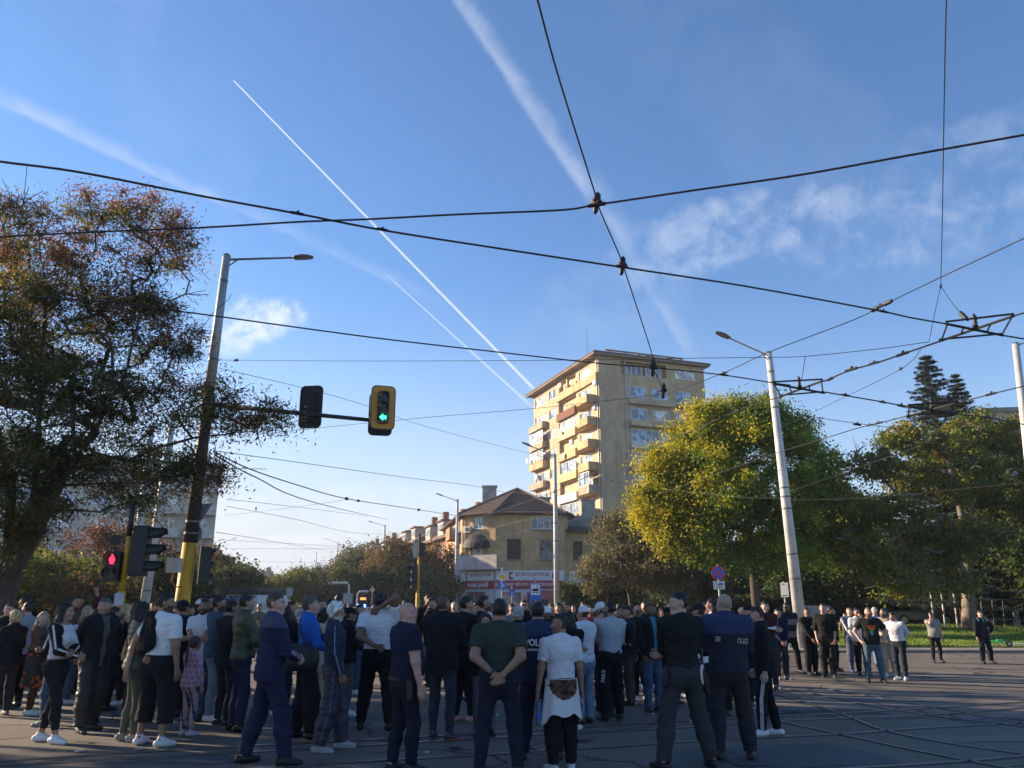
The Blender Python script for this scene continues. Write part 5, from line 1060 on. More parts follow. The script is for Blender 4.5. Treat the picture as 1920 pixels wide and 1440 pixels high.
# equipment on the mast
M_CAB = mat('cabinet_white', (.52, .51, .48), .6, noise=(2, .1)); cb = at_y(327, 1060, YP - .3); q = MB(**face_frame(cb, (-.1, -1, 0))); q.box(-.16, .16, -.13, .13, -.19, .19); o = q.build('control_box', M_CAB); tag(o, 'small white control box strapped to the yellow mast', 'control box')
q = MB(); q.tube([cb + Vector((0, 0, -.19)), cb + Vector((-.03, 0, -.42)), cb + Vector((.08, 0, -.56)), cb + Vector((.22, .1, -.56))], .022, 6); q.build('red_cable', mat('cable_red', (.42, .07, .04), .5), o)
rs = at_y(353, 1000, YP - .05); rq = MB(**face_frame(rs + Vector((.02, .2, 0)), (.1, 1, 0))); rq.plate([(.30 * math.cos(2 * math.pi * i / 20), .30 * math.sin(2 * math.pi * i / 20)) for i in range(20)], -.008, .008); ro_ = rq.build('road_sign', LGREY); tag(ro_, 'round road sign on the mast seen from its grey back', 'road sign')
ts = at_y(366, 958, YP - .05); rq = MB(**face_frame(ts + Vector((.02, .2, 0)), (.1, 1, 0))); rq.plate([(-.38, .22), (.38, .22), (0, -.42)], -.008, .008); tag(rq.build('road_sign', LGREY), 'triangular give way sign on the mast seen from behind', 'road sign')
hr = at_y(373, 1060, YP); signal_head(hr + Vector((.12, .1, 0)), (1, .5, 0), 'dark slim traffic light on the right side of the yellow mast', s=1.0, hood=.12)
# yellow signal post in the middle distance
YM_ = 38.0; a = at_y(783, 1128, YM_); b0 = Vector((a.x, YM_, 0)); rt = empty('signal_post', tuple(b0)); tag(rt, 'slim yellow signal post left of the corner house', 'post'); zt = at_y(786, 1002, YM_).z; zk = at_y(785, 1042, YM_).z
zb_ = at_y(783, 1112, YM_).z
for z0_, z1_, m, r_ in ((0, zb_, M_PYEL, .095), (zb_, zk, M_PYEL, .06), (zk, zt, M_PBLK, .055)): q = MB(); q.cone(b0 + Vector((0, 0, z0_)), b0 + Vector((0, 0, z1_)), r_, n=12); q.build('shaft', m, rt, smooth=True)
signal_head(at_y(776, 1080, YM_), (-1, -.25, 0), 'black traffic light facing left low on the slim yellow post', s=1.08, hood=.22)
signal_head(at_y(790, 1030, YM_), (1, .35, 0), 'black traffic light high on the slim yellow post', s=.62, hood=.15)
q = MB(**face_frame(at_y(779, 1030, YM_), (-.4, -1, 0))); q.plate([(-.10, -.38), (.10, -.38), (.10, .38), (-.10, .38)], -.02, .02); tag(q.build('signal_board', LGREY), 'narrow pale board beside the high traffic light', 'board')
# ------------------------------------------------------------------ road signs
def post(p, z, r=.03, m=None, name='post'): q = MB(); q.cone((p.x, p.y, gz(p.y) - .05), (p.x, p.y, z), r, n=8); return q.build(name, m or LGREY)
def sign(label, px, py, Y, shape, s, parts, facing=(0, -1, 0), prot=None, cat='road sign'):
 """one post with one or more plates; parts = [(polygon, material, depth)]"""
 c = at_y(px, py, Y); root = empty('road_sign', (c.x, c.y, gz(Y))); tag(root, label, cat)
 q = MB(); q.cone((c.x, c.y + .04, gz(Y) - .05), (c.x, c.y + .04, c.z + s), .03, n=8); q.build('post', LGREY, root)
 fr = face_frame(c, facing)
 for k, (poly, m, nm) in enumerate(parts): q = MB(**fr); q.plate(poly, -.006 - k * .004, -.0025 - k * .004 + (.006 if k == 0 else 0)); q.build(nm, m, root)
 return root, fr, c
circ = lambda r_, n=24, cx=0, cz=0: [(cx + r_ * math.cos(2 * math.pi * i / n), cz + r_ * math.sin(2 * math.pi * i / n)) for i in range(n)]
dia = lambda r_: [(r_, 0), (0, r_), (-r_, 0), (0, -r_)]
rec = lambda a, b_, cx=0, cz=0: [(cx - a, cz - b_), (cx + a, cz - b_), (cx + a, cz + b_), (cx - a, cz + b_)]
SGR = mat('sign_red_bright', (.55, .03, .03), .45); SGB = mat('sign_blue_bright', (.03, .13, .55), .45)
def bar(a, b_, w_):
 a, b_ = Vector((a[0], 0, a[1])), Vector((b_[0], 0, b_[1])); d = (b_ - a).normalized(); n = Vector((-d.z, 0, d.x)) * w_; return [(p.x, p.z) for p in (a + n, a - n, b_ - n, b_ + n)]
r_, fr, c = sign('round no stopping sign with tow plate beneath, before the golden maple', 1347, 1074, 23.5, 'o', .22, [(circ(.205), SGR, 'sign_plate'), (circ(.165), SGB, 'sign_field'), (bar((-.125, .125), (.125, -.125), .021), SGR, 'red_bar'), (bar((-.125, -.125), (.125, .125), .021), SGR, 'red_bar')])
q = MB(**fr); q.plate(rec(.165, .12, 0, -.35), -.006, 0); q.build('tow_plate', WHITE, r_)
q = MB(**fr); q.plate(rec(.15, .004, 0, -.245), -.009, -.0065); q.plate(rec(.15, .004, 0, -.455), -.009, -.0065); q.plate(rec(.004, .1, -.15, -.35), -.009, -.0065); q.plate(rec(.004, .1, .15, -.35), -.009, -.0065); q.plate([(-.02, -.31), (.02, -.29), (.08, -.29), (.11, -.315), (.11, -.335), (-.02, -.335)], -.009, -.0065); q.plate(rec(.11, .006, -.0, -.365), -.009, -.0065); q.plate(rec(.10, .008, 0, -.41), -.009, -.0065); q.plate(bar((-.11, -.30), (-.02, -.335), .008), -.009, -.0065); q.build('tow_symbol', BLK, r_)
# stack of signs before the shop
r_, fr, c = sign('yellow priority road diamond on the post before the shop', 942, 1082, 40, 'd', .45, [(dia(.25), WHITE, 'sign_plate'), (dia(.175), YEL, 'sign_field')])
r2, fr, c = sign('round blue arrow sign below the yellow diamond before the shop', 941, 1098, 39.9, 'o', .3, [(circ(.215), WHITE, 'sign_plate'), (circ(.205), SGB, 'sign_field'), ([(x * .6, z * .6) for x, z in [(-.05, -.25), (.03, -.25), (.03, -.02), (.10, -.02), (.10, -.10), (.24, .02), (.10, .14), (.10, .06), (.03, .06), (.03, .12), (.09, .12), (-.01, .28), (-.11, .12), (-.05, .12)]], WHITE, 'arrow')])
sign('small blue dead end sign right of the round arrow sign', 960, 1110, 46, 's', .3, [(rec(.16, .20), SGB, 'sign_plate'), (rec(.025, .09, 0, -.06), WHITE, 'white_bar'), (rec(.08, .03, 0, .06), SGR, 'red_bar')])
r_, fr, c = sign('blue tram stop sign with white tram picture', 1004, 1110, 30, 's', .5, [(rec(.205, .30), SGB, 'sign_plate'), (rec(.165, .185, 0, .085), WHITE, 'sign_field')])
q = MB(**fr); q.plate([(-.12, .03), (-.12, .09), (-.08, .12), (.11, .12), (.12, .03)], -.0145, -.0115); q.plate(rec(.12, .010, 0, -.01), -.0145, -.0115); q.plate(rec(.008, .05, .05, .165), -.0145, -.0115); q.plate(rec(.05, .007, .07, .21), -.0145, -.0115); q.plate(circ(.022, 10, -.07, -.02), -.0145, -.0115); q.plate(circ(.022, 10, .07, -.02), -.0145, -.0115); q.build('tram_symbol', BLK, r_)
sign('round blue mandatory sign low behind the officer in the police jacket', 1010, 1143, 33, 'o', .25, [(circ(.28), WHITE, 'sign_plate'), (circ(.265), SGB, 'sign_field')])
sign('grey back of a diamond road sign right of the yellow mast', 385, 1094, 38, 'd', .3, [(dia(.30), LGREY, 'sign_plate')])
sign('grey back of a small round road sign right of the yellow mast', 407, 1108, 42, 'o', .25, [(circ(.19), LGREY, 'sign_plate')])
sign('grey back of a square road sign near the bright tree', 543, 1110, 60, 's', .35, [(rec(.24, .29), LGREY, 'sign_plate')])
sign('small yellow priority diamond beside the man in the white polo', 698, 1106, 60, 'd', .3, [(dia(.20), WHITE, 'sign_plate'), (dia(.13), YEL, 'sign_field')])
sign('white timetable board on a post beside the white lamp pole', 1471, 1106, 30.2, 's', .3, [(rec(.14, .26), mat('timetable_white', (.62, .58, .54), .6, noise=(12, .08)), 'board'), (rec(.05, .012, -.04, .2), BLK, 'print'), (rec(.09, .012, 0, -.2), BLK, 'print')], facing=(-.6, -1, 0))
# hanging tram displays
def gantry(label, px, py, px1, top, Y):
 c = at_y(px1, top, Y); c0 = at_y(px, top, Y); root = empty('display_gantry', (c.x, Y, gz(Y))); tag(root, label, 'display gantry', 'tram stop displays')
 q = MB(); q.tube([(c.x, Y, gz(Y) - .1), (c.x, Y, c.z - .2), (c.x - .12 * (1 if px1 > px else -1), Y, c.z), (c0.x, Y, c.z)], .075, 8); q.build('frame', mat('gantry_white', (.55, .55, .55), .5), root)
 x0, x1 = sorted((c.x - (c.x - c0.x) * .16, c0.x)); q = MB(); q.box(x0, x1, Y - .12, Y + .12, c.z - .95, c.z - .25)
 for t in (.15, .5, .85): q.cone((x0 + (x1 - x0) * t, Y, c.z - .26), (x0 + (x1 - x0) * t, Y, c.z), .02, n=6)
 q.build('display', BLK, root); return root, x0, x1, c.z
gantry('white hooped gantry carrying a dark tram display', 622, 1093, 655, 1093, 58)
g2, x0, x1, zt = gantry('smaller white gantry with lit orange display text', 691, 1109, 671, 1109, 62)
q = MB(); q.box(x0 + .1, x1 - .15, 61.872, 61.878, zt - .62, zt - .45); q.build('lit_text', mat('led_orange', (.9, .22, .06), .4, emit=1.2), g2)
q = MB(); c = at_y(652, 1118, 57); q.box(c.x - .3, c.x + .35, 56.9, 57.0, c.z - .5, c.z + .2); tag(q.build('notice_board', LGREY), 'grey notice board on the gantry foot', 'board')
# ------------------------------------------------------------------ vehicles
M_TYRE = mat('tyre', (.014, .014, .014), .85); M_RIM = mat('rim', (.3, .3, .31), .35, .8); M_CGL = glass_mat('car_glass', (.02, .025, .03), .05)
def vehicle(name, label, cat, loc, rz, prof, roof, L, W, paint, wheels, wr=.32, group=None, light=None, rack=False):
 """prof: side outline (x, z) of the lower body; roof: outline of the glasshouse"""
 root = empty(name, loc, rz); tag(root, label, cat, group); M = world_of(root)
 def mb(): return MB(M.translation, M.to_3x3() @ Vector((1, 0, 0)), M.to_3x3() @ Vector((0, 1, 0)))
 b = mb(); b.plate(prof, -W / 2, W / 2); o = b.build('body', paint, root, bevel=.05)
 b = mb(); n = len(roof); t = W / 2 * .93
 b.add([(x, -t * (1 - .16 * (i not in (0, n - 1))), z) for i, (x, z) in enumerate(roof)] + [(x, t * (1 - .16 * (i not in (0, n - 1))), z) for i, (x, z) in enumerate(roof)], [tuple(range(n)), tuple(range(2 * n - 1, n - 1, -1))] + [(i, n + i, n + i + 1, i + 1) for i in range(n - 1)])
 gl = b.build('glasshouse', M_CGL, root)
 xs = [p for p in roof[1:-1]]; b = mb(); b.box(xs[0][0], xs[-1][0], -t * .84, t * .84, max(p[1] for p in roof) + .004, max(p[1] for p in roof) + .03); b.build('roof', paint, root)
 for x in wheels:
  for s in (-1, 1):
   b = mb(); b.cone((x, s * (W / 2 - .18), wr), (x, s * (W / 2 + .01), wr), wr, n=16); wo = b.build('wheel', M_TYRE, root); b = mb(); b.cone((x, s * (W / 2 - .1), wr), (x, s * (W / 2 + .02), wr), wr * .62, n=12); b.build('rim', M_RIM, wo)
 for s in (-1, 1):
  b = mb(); b.box(L / 2 - .10, L / 2 + .015, s * W * .36 - .16, s * W * .36 + .16, .62, .78); b.build('headlight', mat('headlight', (.6, .6, .6), .15), root)
 return root, mb
car_prof = lambda L: [(-L / 2, .30), (L / 2, .30), (L / 2 + .02, .62), (L / 2 - .25, .80), (L * .20, .92), (-L * .40, .95), (-L / 2, .85)]
car_roof = lambda L: [(L * .22, .90), (L * .06, 1.40), (-L * .25, 1.42), (-L * .42, .93)]
M_SILV = mat('paint_silver', (.38, .40, .42), .3, .5); M_DKB = mat('paint_dark_blue', (.03, .06, .12), .25, .2); M_WHP = mat('paint_white', (.62, .63, .65), .3); M_GRY = mat('paint_grey', (.14, .15, .16), .3, .4)
for lab, px, Y, rz, m in [('blue grey parked car behind the woman in black', 520, 52, -1.9, M_DKB), ('silver parked car right of the blue grey one', 601, 60, -1.9, M_SILV), ('pale car behind the man in the white polo', 735, 58, 2.9, M_SILV), ('dark car partly hidden behind the dark haired man', 575, 47, -1.7, M_GRY), ('bright blue car behind the two men by the signal post', 813, 50, 3.0, mat('paint_sky_blue', (.05, .25, .55), .3, .2)), ('white parked car in the shade behind the climbing frame', 1888, 52, 3.05, M_WHP), ('dark parked car in the shade beside the walnut trunk', 1722, 53, 3.1, M_GRY)]:
 p = at_y(px, 1140, Y); vehicle('parked_car', lab, 'car', (p.x, Y, gz(Y) if Y < 51 or px < 1400 else lawn_z(Y) - .05), rz, car_prof(4.3), car_roof(4.3), 4.3, 1.75, m, (-1.3, 1.35))
p = at_y(672, 1142, 44); pc, mb_ = vehicle('police_car', 'white police car with flashing blue roof light in the crowd', 'police car', (p.x, 44, 0), 2.7, car_prof(4.4), car_roof(4.4), 4.4, 1.78, M_WHP, (-1.3, 1.35))
b = mb_(); b.box(-.55, -.25, -.55, .55, 1.45, 1.58); b.build('light_bar', mat('light_bar', (.02, .03, .12), .2), pc)
b = mb_(); b.box(-.56, -.24, .15, .5, 1.455, 1.60); b.build('blue_lamp', mat('lamp_blue', (.05, .16, 1.0), .3, emit=9.0), pc)
p = at_y(462, 1125, 42); vn, mb_ = vehicle('van', 'white van with roof rack behind the tall officer', 'van', (p.x + .3, 42, 0), -1.75, [(-2.5, .35), (2.45, .35), (2.5, .85), (2.0, 1.15), (1.4, 1.30), (-2.5, 1.30)], [(2.0, 1.14), (1.30, 1.95), (1.0, 2.02), (-2.45, 2.02), (-2.5, 1.25)], 5.0, 1.9, M_WHP, (-1.5, 1.6), .34)
b = mb_(); b.box(-2.3, 1.0, -.80, .80, 1.30, 2.06); b.build('cargo_body', M_WHP, vn, bevel=.06)
b = mb_()
for y in (-.75, .75): b.box(-2.3, 1.0, y - .02, y + .02, 2.20, 2.24)
for x in (-2.2, -1.4, -.6, .2, .95): b.box(x - .02, x + .02, -.75, .75, 2.24, 2.27); b.box(x - .015, x + .015, -.76, -.73, 2.06, 2.2); b.box(x - .015, x + .015, .73, .76, 2.06, 2.2)
b.box(-2.2, .9, -.6, .6, 2.275, 2.42); b.build('roof_rack', mat('rack_dark', (.06, .065, .07), .5), vn)
# ------------------------------------------------------------------ park furniture at the right
def climbing_frame():
 c = at_y(1890, 1128, 46); root = empty('climbing_frame', (c.x, 46, lawn_z(46))); tag(root, 'pale metal climbing frame ladder on the lawn', 'climbing frame'); z0 = lawn_z(46); q = MB(); x0, x1 = c.x - 2.2, c.x + 2.2; zt = at_y(1890, 1124, 46).z
 for y in (45.5, 46.5):
  q.tube([(x0, y, zt), (x1, y, zt)], .026, 6)
  for x in (x0 + .4, x0 + 1.6, x1 - 1.4, x1 - .4): q.tube([(x - .12, y, z0), (x, y, zt)], .02, 6)
  for z in (.5, 1.0): q.tube([(x0 + .3, y, z0 + z), (x1 - .3, y, z0 + z)], .016, 6)
 for k in range(16): q.tube([(x0 + .15 + k * .28, 45.5, zt), (x0 + .15 + k * .28, 46.5, zt)], .022, 6)
 q.build('frame', mat('playground_paint', (.17, .18, .18), .6, noise=(4, .2)), root)
climbing_frame()
for px, lab in ((1745, 'slim pale park pole left of the walnut trunk'), (1765, 'leaning pale park pole close to the walnut trunk'), (1788, 'short pale park pole touching the walnut trunk')):
 a, c = at_y(px + 4, 1150, 47), at_y(px, 1112, 47); q = MB(); q.cone((a.x, 47, lawn_z(47)), c, .05, n=8); q.cone(c, c + Vector((0, 0, .05)), .06, n=8); tag(q.build('park_pole', M_CPOLE), lab, 'pole')
c = at_y(1900, 1125, 48); q = MB(); q.prism([(c.x - .15, 47.9), (c.x + .15, 47.9), (c.x + .15, 48.1), (c.x - .15, 48.1)], lawn_z(48), c.z + .5); q.prism([(c.x - .18, 47.87), (c.x + .18, 47.87), (c.x + .18, 48.13), (c.x - .18, 48.13)], c.z + .5, c.z + .55); tag(q.build('park_pole', mat('pale_blue_paint', (.45, .50, .55), .6)), 'broad pale post behind the climbing frame', 'pole')
bo = at_y(1535, 1150, 37); q = MB(); q.box(bo.x - 1.0, bo.x + .55, 37.0, 37.1, .5, 1.55); b_o = q.build('notice_board', mat('board_grey', (.24, .23, .22), .8, noise=(2, .2))); tag(b_o, 'grey concrete notice board with a red patch on the lawn', 'board')
q = MB(); q.box(bo.x - .05, bo.x + .45, 36.985, 36.998, .85, 1.15); q.build('red_patch', RED, b_o); q = MB(); q.box(bo.x - .9, bo.x - .8, 37.02, 37.08, 0, .498); q.box(bo.x + .4, bo.x + .5, 37.02, 37.08, 0, .498); q.build('leg', LGREY, b_o)
b2 = at_y(1585, 1155, 39); q = MB(); q.box(b2.x - 1.2, b2.x + 1.4, 39.0, 39.5, .62, .72); q.box(b2.x - 1.1, b2.x - .9, 39.1, 39.4, .1, .618); q.box(b2.x + 1.1, b2.x + 1.3, 39.1, 39.4, .1, .618); tag(q.build('park_bench', M_KERB), 'pale stone bench slab behind the boy in brown', 'bench')
# lying scooter
def scooter():
 p = at_z(1903, 1212, .12); root = empty('kick_scooter', (p.x, p.y, .10)); tag(root, 'green and white electric scooter lying on the lawn edge', 'scooter'); o = Vector((p.x, p.y, .10))
 d = Vector((.96, -.28, 0)).normalized(); s = Vector((.28, .96, 0)); W = mat('scooter_white', (.55, .56, .56), .4); G = mat('scooter_green', (.05, .50, .12), .4)
 q = MB(o, d, s); q.box(-.05, .62, -.07, .07, .08, .14); q.build('deck', W, root, bevel=.02)
 q = MB(o, d, s); q.tube([(-.10, 0, .12), (-.2, 0, .14), (-.75, .10, .20), (-1.1, .14, .24)], .03, 8); q.build('stem', G, root)
 q = MB(o, d, s); q.tube([(-1.1, -.12, .24), (-1.1, .40, .24)], .016, 8); q.build('handlebar', BLK, root)
 for x in (-.18, .70): q = MB(o, d, s); q.cone((x, -.03, .11), (x, .03, .11), .11, n=16); wo = q.build('wheel', M_TYRE, root); q = MB(o, d, s); q.cone((x, -.033, .11), (x, .033, .11), .06, n=12); q.build('rim', M_RIM, wo)
 q = MB(o, d, s); q.box(-.55, -.35, .02, .16, .21, .26); q.build('green_box', G, root)
scooter()
# litter on the road
def litter(px, py, s, m, lab, seed):
 p = at_z(px, py, 0); r = np.random.default_rng(seed); n = 7; g_ = np.zeros((n, n, 3));
 for i in range(n):
  for j in range(n): g_[i, j] = ((i / (n - 1) - .5) * s + r.normal(0, s * .05), (j / (n - 1) - .5) * s * .7 + r.normal(0, s * .05), .012 + abs(r.normal(0, s * .12)))
 f = [(i * n + j, (i + 1) * n + j, (i + 1) * n + j + 1, i * n + j + 1) for i in range(n - 1) for j in range(n - 1)]
 o = mesh_np('litter', g_.reshape(-1, 3), f, m, loc=(p.x, p.y, 0)); tag(o, lab, 'litter')
litter(148, 1411, .09, mat('plastic_film', (.65, .66, .66), .2), 'crumpled clear plastic wrapper on the road at the left', 1)
litter(172, 1397, .07, mat('purple_paper', (.28, .07, .16), .6), 'small purple crumpled packet near the white sneakers', 2)
litter(262, 1408, .10, mat('tan_paper', (.40, .36, .25), .6), 'flattened tan paper scrap beside the kerb crack', 3)
litter(801, 1413, .05, mat('plastic_film'), 'tiny white scrap between the tram rails', 4)
# ------------------------------------------------------------------ thin autumn haze over the street
def haze():
 g = MB(); g.box(-420, 420, -60, 760, -1.2, 52); o = g.build('haze', bpy.data.materials.new('haze')); m = o.data.materials[0]; m.use_nodes = True; nt = m.node_tree; nt.nodes.remove(nt.nodes['Principled BSDF'])
 v = nt.nodes.new('ShaderNodeVolumePrincipled'); v.inputs['Color'].default_value = (.80, .88, 1.0, 1); v.inputs['Density'].default_value = .00042; v.inputs['Anisotropy'].default_value = .35
 nt.links.new(v.outputs[0], nt.nodes['Material Output'].inputs['Volume']); tag(o, 'thin pale autumn haze over the street', 'haze', kind='stuff')
haze()
# ------------------------------------------------------------------ people: implicit bodies grown as one surface
def V3(*a): return np.array(a, dtype=np.float64)
class Field:
 """signed distance field on a grid, evaluated primitive by primitive inside their own boxes"""
 def __init__(s, lo, hi, h):
  s.h = h; s.lo = np.array(lo) - 3 * h; n = np.ceil((np.array(hi) - s.lo + 3 * h) / h).astype(int) + 1
  s.n = n; s.d = np.full(n, .3, dtype=np.float32)
 def win(s, a, b):
  i0 = np.maximum(np.floor((a - s.lo) / s.h).astype(int), 0); i1 = np.minimum(np.ceil((b - s.lo) / s.h).astype(int) + 1, s.n)
  if np.any(i1 <= i0): return None, None
  sl = tuple(slice(p, q) for p, q in zip(i0, i1)); ax = [s.lo[k] + s.h * np.arange(i0[k], i1[k]) for k in range(3)]
  return sl, (ax[0][:, None, None].astype(np.float32), ax[1][None, :, None].astype(np.float32), ax[2][None, None, :].astype(np.float32))
 def put(s, sl, d, k, op):
  o = s.d[sl]
  if op == 'add':
   if k > 0: h = np.maximum(k - np.abs(o - d), 0) / k; s.d[sl] = np.minimum(o, d) - h * h * k * .25
   else: s.d[sl] = np.minimum(o, d)
  elif op == 'sub':
   h = np.maximum(k - np.abs(o + d), 0) / max(k, 1e-6); s.d[sl] = np.maximum(o, -d) + h * h * k * .25
 def cone(s, a, b, r1, r2, k=.03, flat=None, cuta=False, cutb=False, op='add'):
  """tapered capsule; flat=(dir, f): squeezed by f along dir; cuta/cutb: end cut flat"""
  a = np.asarray(a, float); b = np.asarray(b, float); m = max(r1, r2) * (1.0 if flat is None else max(1, 1)) + k + 2 * s.h
  sl, g = s.win(np.minimum(a, b) - m, np.maximum(a, b) + m)
  if sl is None: return
  X, Y, Z = g[0] - a[0], g[1] - a[1], g[2] - a[2]; ab = b - a; L2 = max(ab @ ab, 1e-9)
  raw = (X * ab[0] + Y * ab[1] + Z * ab[2]) / L2; t = np.clip(raw, 0, 1)
  px, py, pz = X - t * ab[0], Y - t * ab[1], Z - t * ab[2]
  if flat is not None:
   w_, f = flat; q = (px * w_[0] + py * w_[1] + pz * w_[2]); e = 1 / f - 1
   px, py, pz = px + q * w_[0] * e, py + q * w_[1] * e, pz + q * w_[2] * e
   d = (np.sqrt(px * px + py * py + pz * pz) - (r1 + (r2 - r1) * t)) * (.5 + .5 * f)
  else: d = np.sqrt(px * px + py * py + pz * pz) - (r1 + (r2 - r1) * t)
  L = math.sqrt(L2)
  if cuta: d = np.maximum(d, -raw * L)
  if cutb: d = np.maximum(d, (raw - 1) * L)
  s.put(sl, d, k, op)
 def ell(s, c, r, R3=None, k=.02, op='add'):
  c = np.asarray(c, float); r = np.asarray(r, float); m = r.max() + k + 2 * s.h; sl, g = s.win(c - m, c + m)
  if sl is None: return
  X, Y, Z = g[0] - c[0], g[1] - c[1], g[2] - c[2]
  if R3 is not None: X, Y, Z = [R3[0, i] * X + R3[1, i] * Y + R3[2, i] * Z for i in range(3)]
  k0 = np.sqrt((X / r[0]) ** 2 + (Y / r[1]) ** 2 + (Z / r[2]) ** 2); k1 = np.sqrt((X / r[0] ** 2) ** 2 + (Y / r[1] ** 2) ** 2 + (Z / r[2] ** 2) ** 2)
  s.put(sl, k0 * (k0 - 1) / np.maximum(k1, 1e-6), k, op)
 def plane(s, p, n):
  """keep the side n points away from"""
  n = np.asarray(n, float); n = n / np.linalg.norm(n); ax = [s.lo[k] + s.h * np.arange(s.n[k]) for k in range(3)]
  d = (ax[0][:, None, None] - p[0]) * n[0] + (ax[1][None, :, None] - p[1]) * n[1] + (ax[2][None, None, :] - p[2]) * n[2]
  s.d = np.maximum(s.d, d.astype(np.float32))
 def mesh(s):
  """surface nets"""
  D = s.d; nx, ny, nz = D.shape; neg = D < 0
  c = np.zeros((nx - 1, ny - 1, nz - 1), dtype=np.uint8)
  for i in (0, 1):
   for j in (0, 1):
    for k in (0, 1): c += neg[i:nx - 1 + i, j:ny - 1 + j, k:nz - 1 + k]
  act = (c > 0) & (c < 8); I, J, K = np.nonzero(act)
  if len(I) == 0: return np.zeros((0, 3)), np.zeros((0, 4), dtype=np.int32)
  idx = np.full(act.shape, -1, dtype=np.int32); idx[I, J, K] = np.arange(len(I))
  cor = [(0, 0, 0), (1, 0, 0), (0, 1, 0), (1, 1, 0), (0, 0, 1), (1, 0, 1), (0, 1, 1), (1, 1, 1)]
  val = np.stack([D[I + a, J + b, K + e] for a, b, e in cor], 1); P = np.zeros((len(I), 3)); N = np.zeros(len(I))
  for p, q in [(0, 1), (2, 3), (4, 5), (6, 7), (0, 2), (1, 3), (4, 6), (5, 7), (0, 4), (1, 5), (2, 6), (3, 7)]:
   v0, v1 = val[:, p], val[:, q]; m = (v0 < 0) != (v1 < 0); t = np.where(m, v0 / np.where(np.abs(v0 - v1) < 1e-9, 1e-9, v0 - v1), 0)
   cp, cq = np.array(cor[p], float), np.array(cor[q], float); P += np.where(m[:, None], cp + t[:, None] * (cq - cp), 0); N += m
  P = P / N[:, None]; v = s.lo + s.h * (P + np.stack([I, J, K], 1))
  F = []
  for ax in range(3):
   sa = [slice(None)] * 3; sb = [slice(None)] * 3; sa[ax] = slice(0, -1); sb[ax] = slice(1, None); e = neg[tuple(sa)] != neg[tuple(sb)]
   u, w_ = [(1, 2), (2, 0), (0, 1)][ax]; E = np.stack(np.nonzero(e), 1); ok = (E[:, u] > 0) & (E[:, w_] > 0) & (E[:, u] < D.shape[u] - 1) & (E[:, w_] < D.shape[w_] - 1); E = E[ok]
   def cell(du, dw): q = E.copy(); q[:, u] += du; q[:, w_] += dw; return idx[q[:, 0], q[:, 1], q[:, 2]]
   quad = np.stack([cell(-1, -1), cell(0, -1), cell(0, 0), cell(-1, 0)], 1); inside = neg[E[:, 0], E[:, 1], E[:, 2]]
   quad = np.where(inside[:, None], quad, quad[:, ::-1]); F.append(quad)
  f = np.concatenate(F); f = f[(f >= 0).all(1)]
  return v, f.astype(np.int32)
def vnoise(p, s, seed=0):
 """smooth pseudo noise in [-1,1]"""
 r = np.random.default_rng(seed); o = np.zeros(len(p)); q = p * s
 w_ = np.sin(q @ r.normal(0, 1, (3, 3)) + r.uniform(0, 6, 3)) * .9; q = q + w_
 for i in range(4): o += np.sin(q @ r.normal(0, 1.1, 3) + r.uniform(0, 6)) * .38
 return np.clip(o, -1, 1)
def vnormals(v, f):
 n = np.zeros_like(v); fn = np.cross(v[f[:, 2]] - v[f[:, 0]], v[f[:, 3]] - v[f[:, 1]])
 for k in range(4): np.add.at(n, f[:, k], fn)
 return n / np.maximum(np.linalg.norm(n, axis=1, keepdims=True), 1e-9)
def rotz(a): c, s = math.cos(a), math.sin(a); return np.array([[c, -s, 0], [s, c, 0], [0, 0, 1.]])
def rotx(a): c, s = math.cos(a), math.sin(a); return np.array([[1, 0, 0], [0, c, -s], [0, s, c]])
def roty(a): c, s = math.cos(a), math.sin(a); return np.array([[c, 0, s], [0, 1, 0], [-s, 0, c]])
def ik(a, b, l1, l2, pole):
 d = b - a; L = np.linalg.norm(d); mx = (l1 + l2) * .998
 if L > mx: b = a + d / L * mx; d = b - a; L = mx
 u = d / L; x = (l1 * l1 - l2 * l2 + L * L) / (2 * L); h = math.sqrt(max(l1 * l1 - x * x, 1e-6)); p = np.asarray(pole, float); p = p - u * (p @ u); p = p / max(np.linalg.norm(p), 1e-6)
 return a + u * x + p * h, b
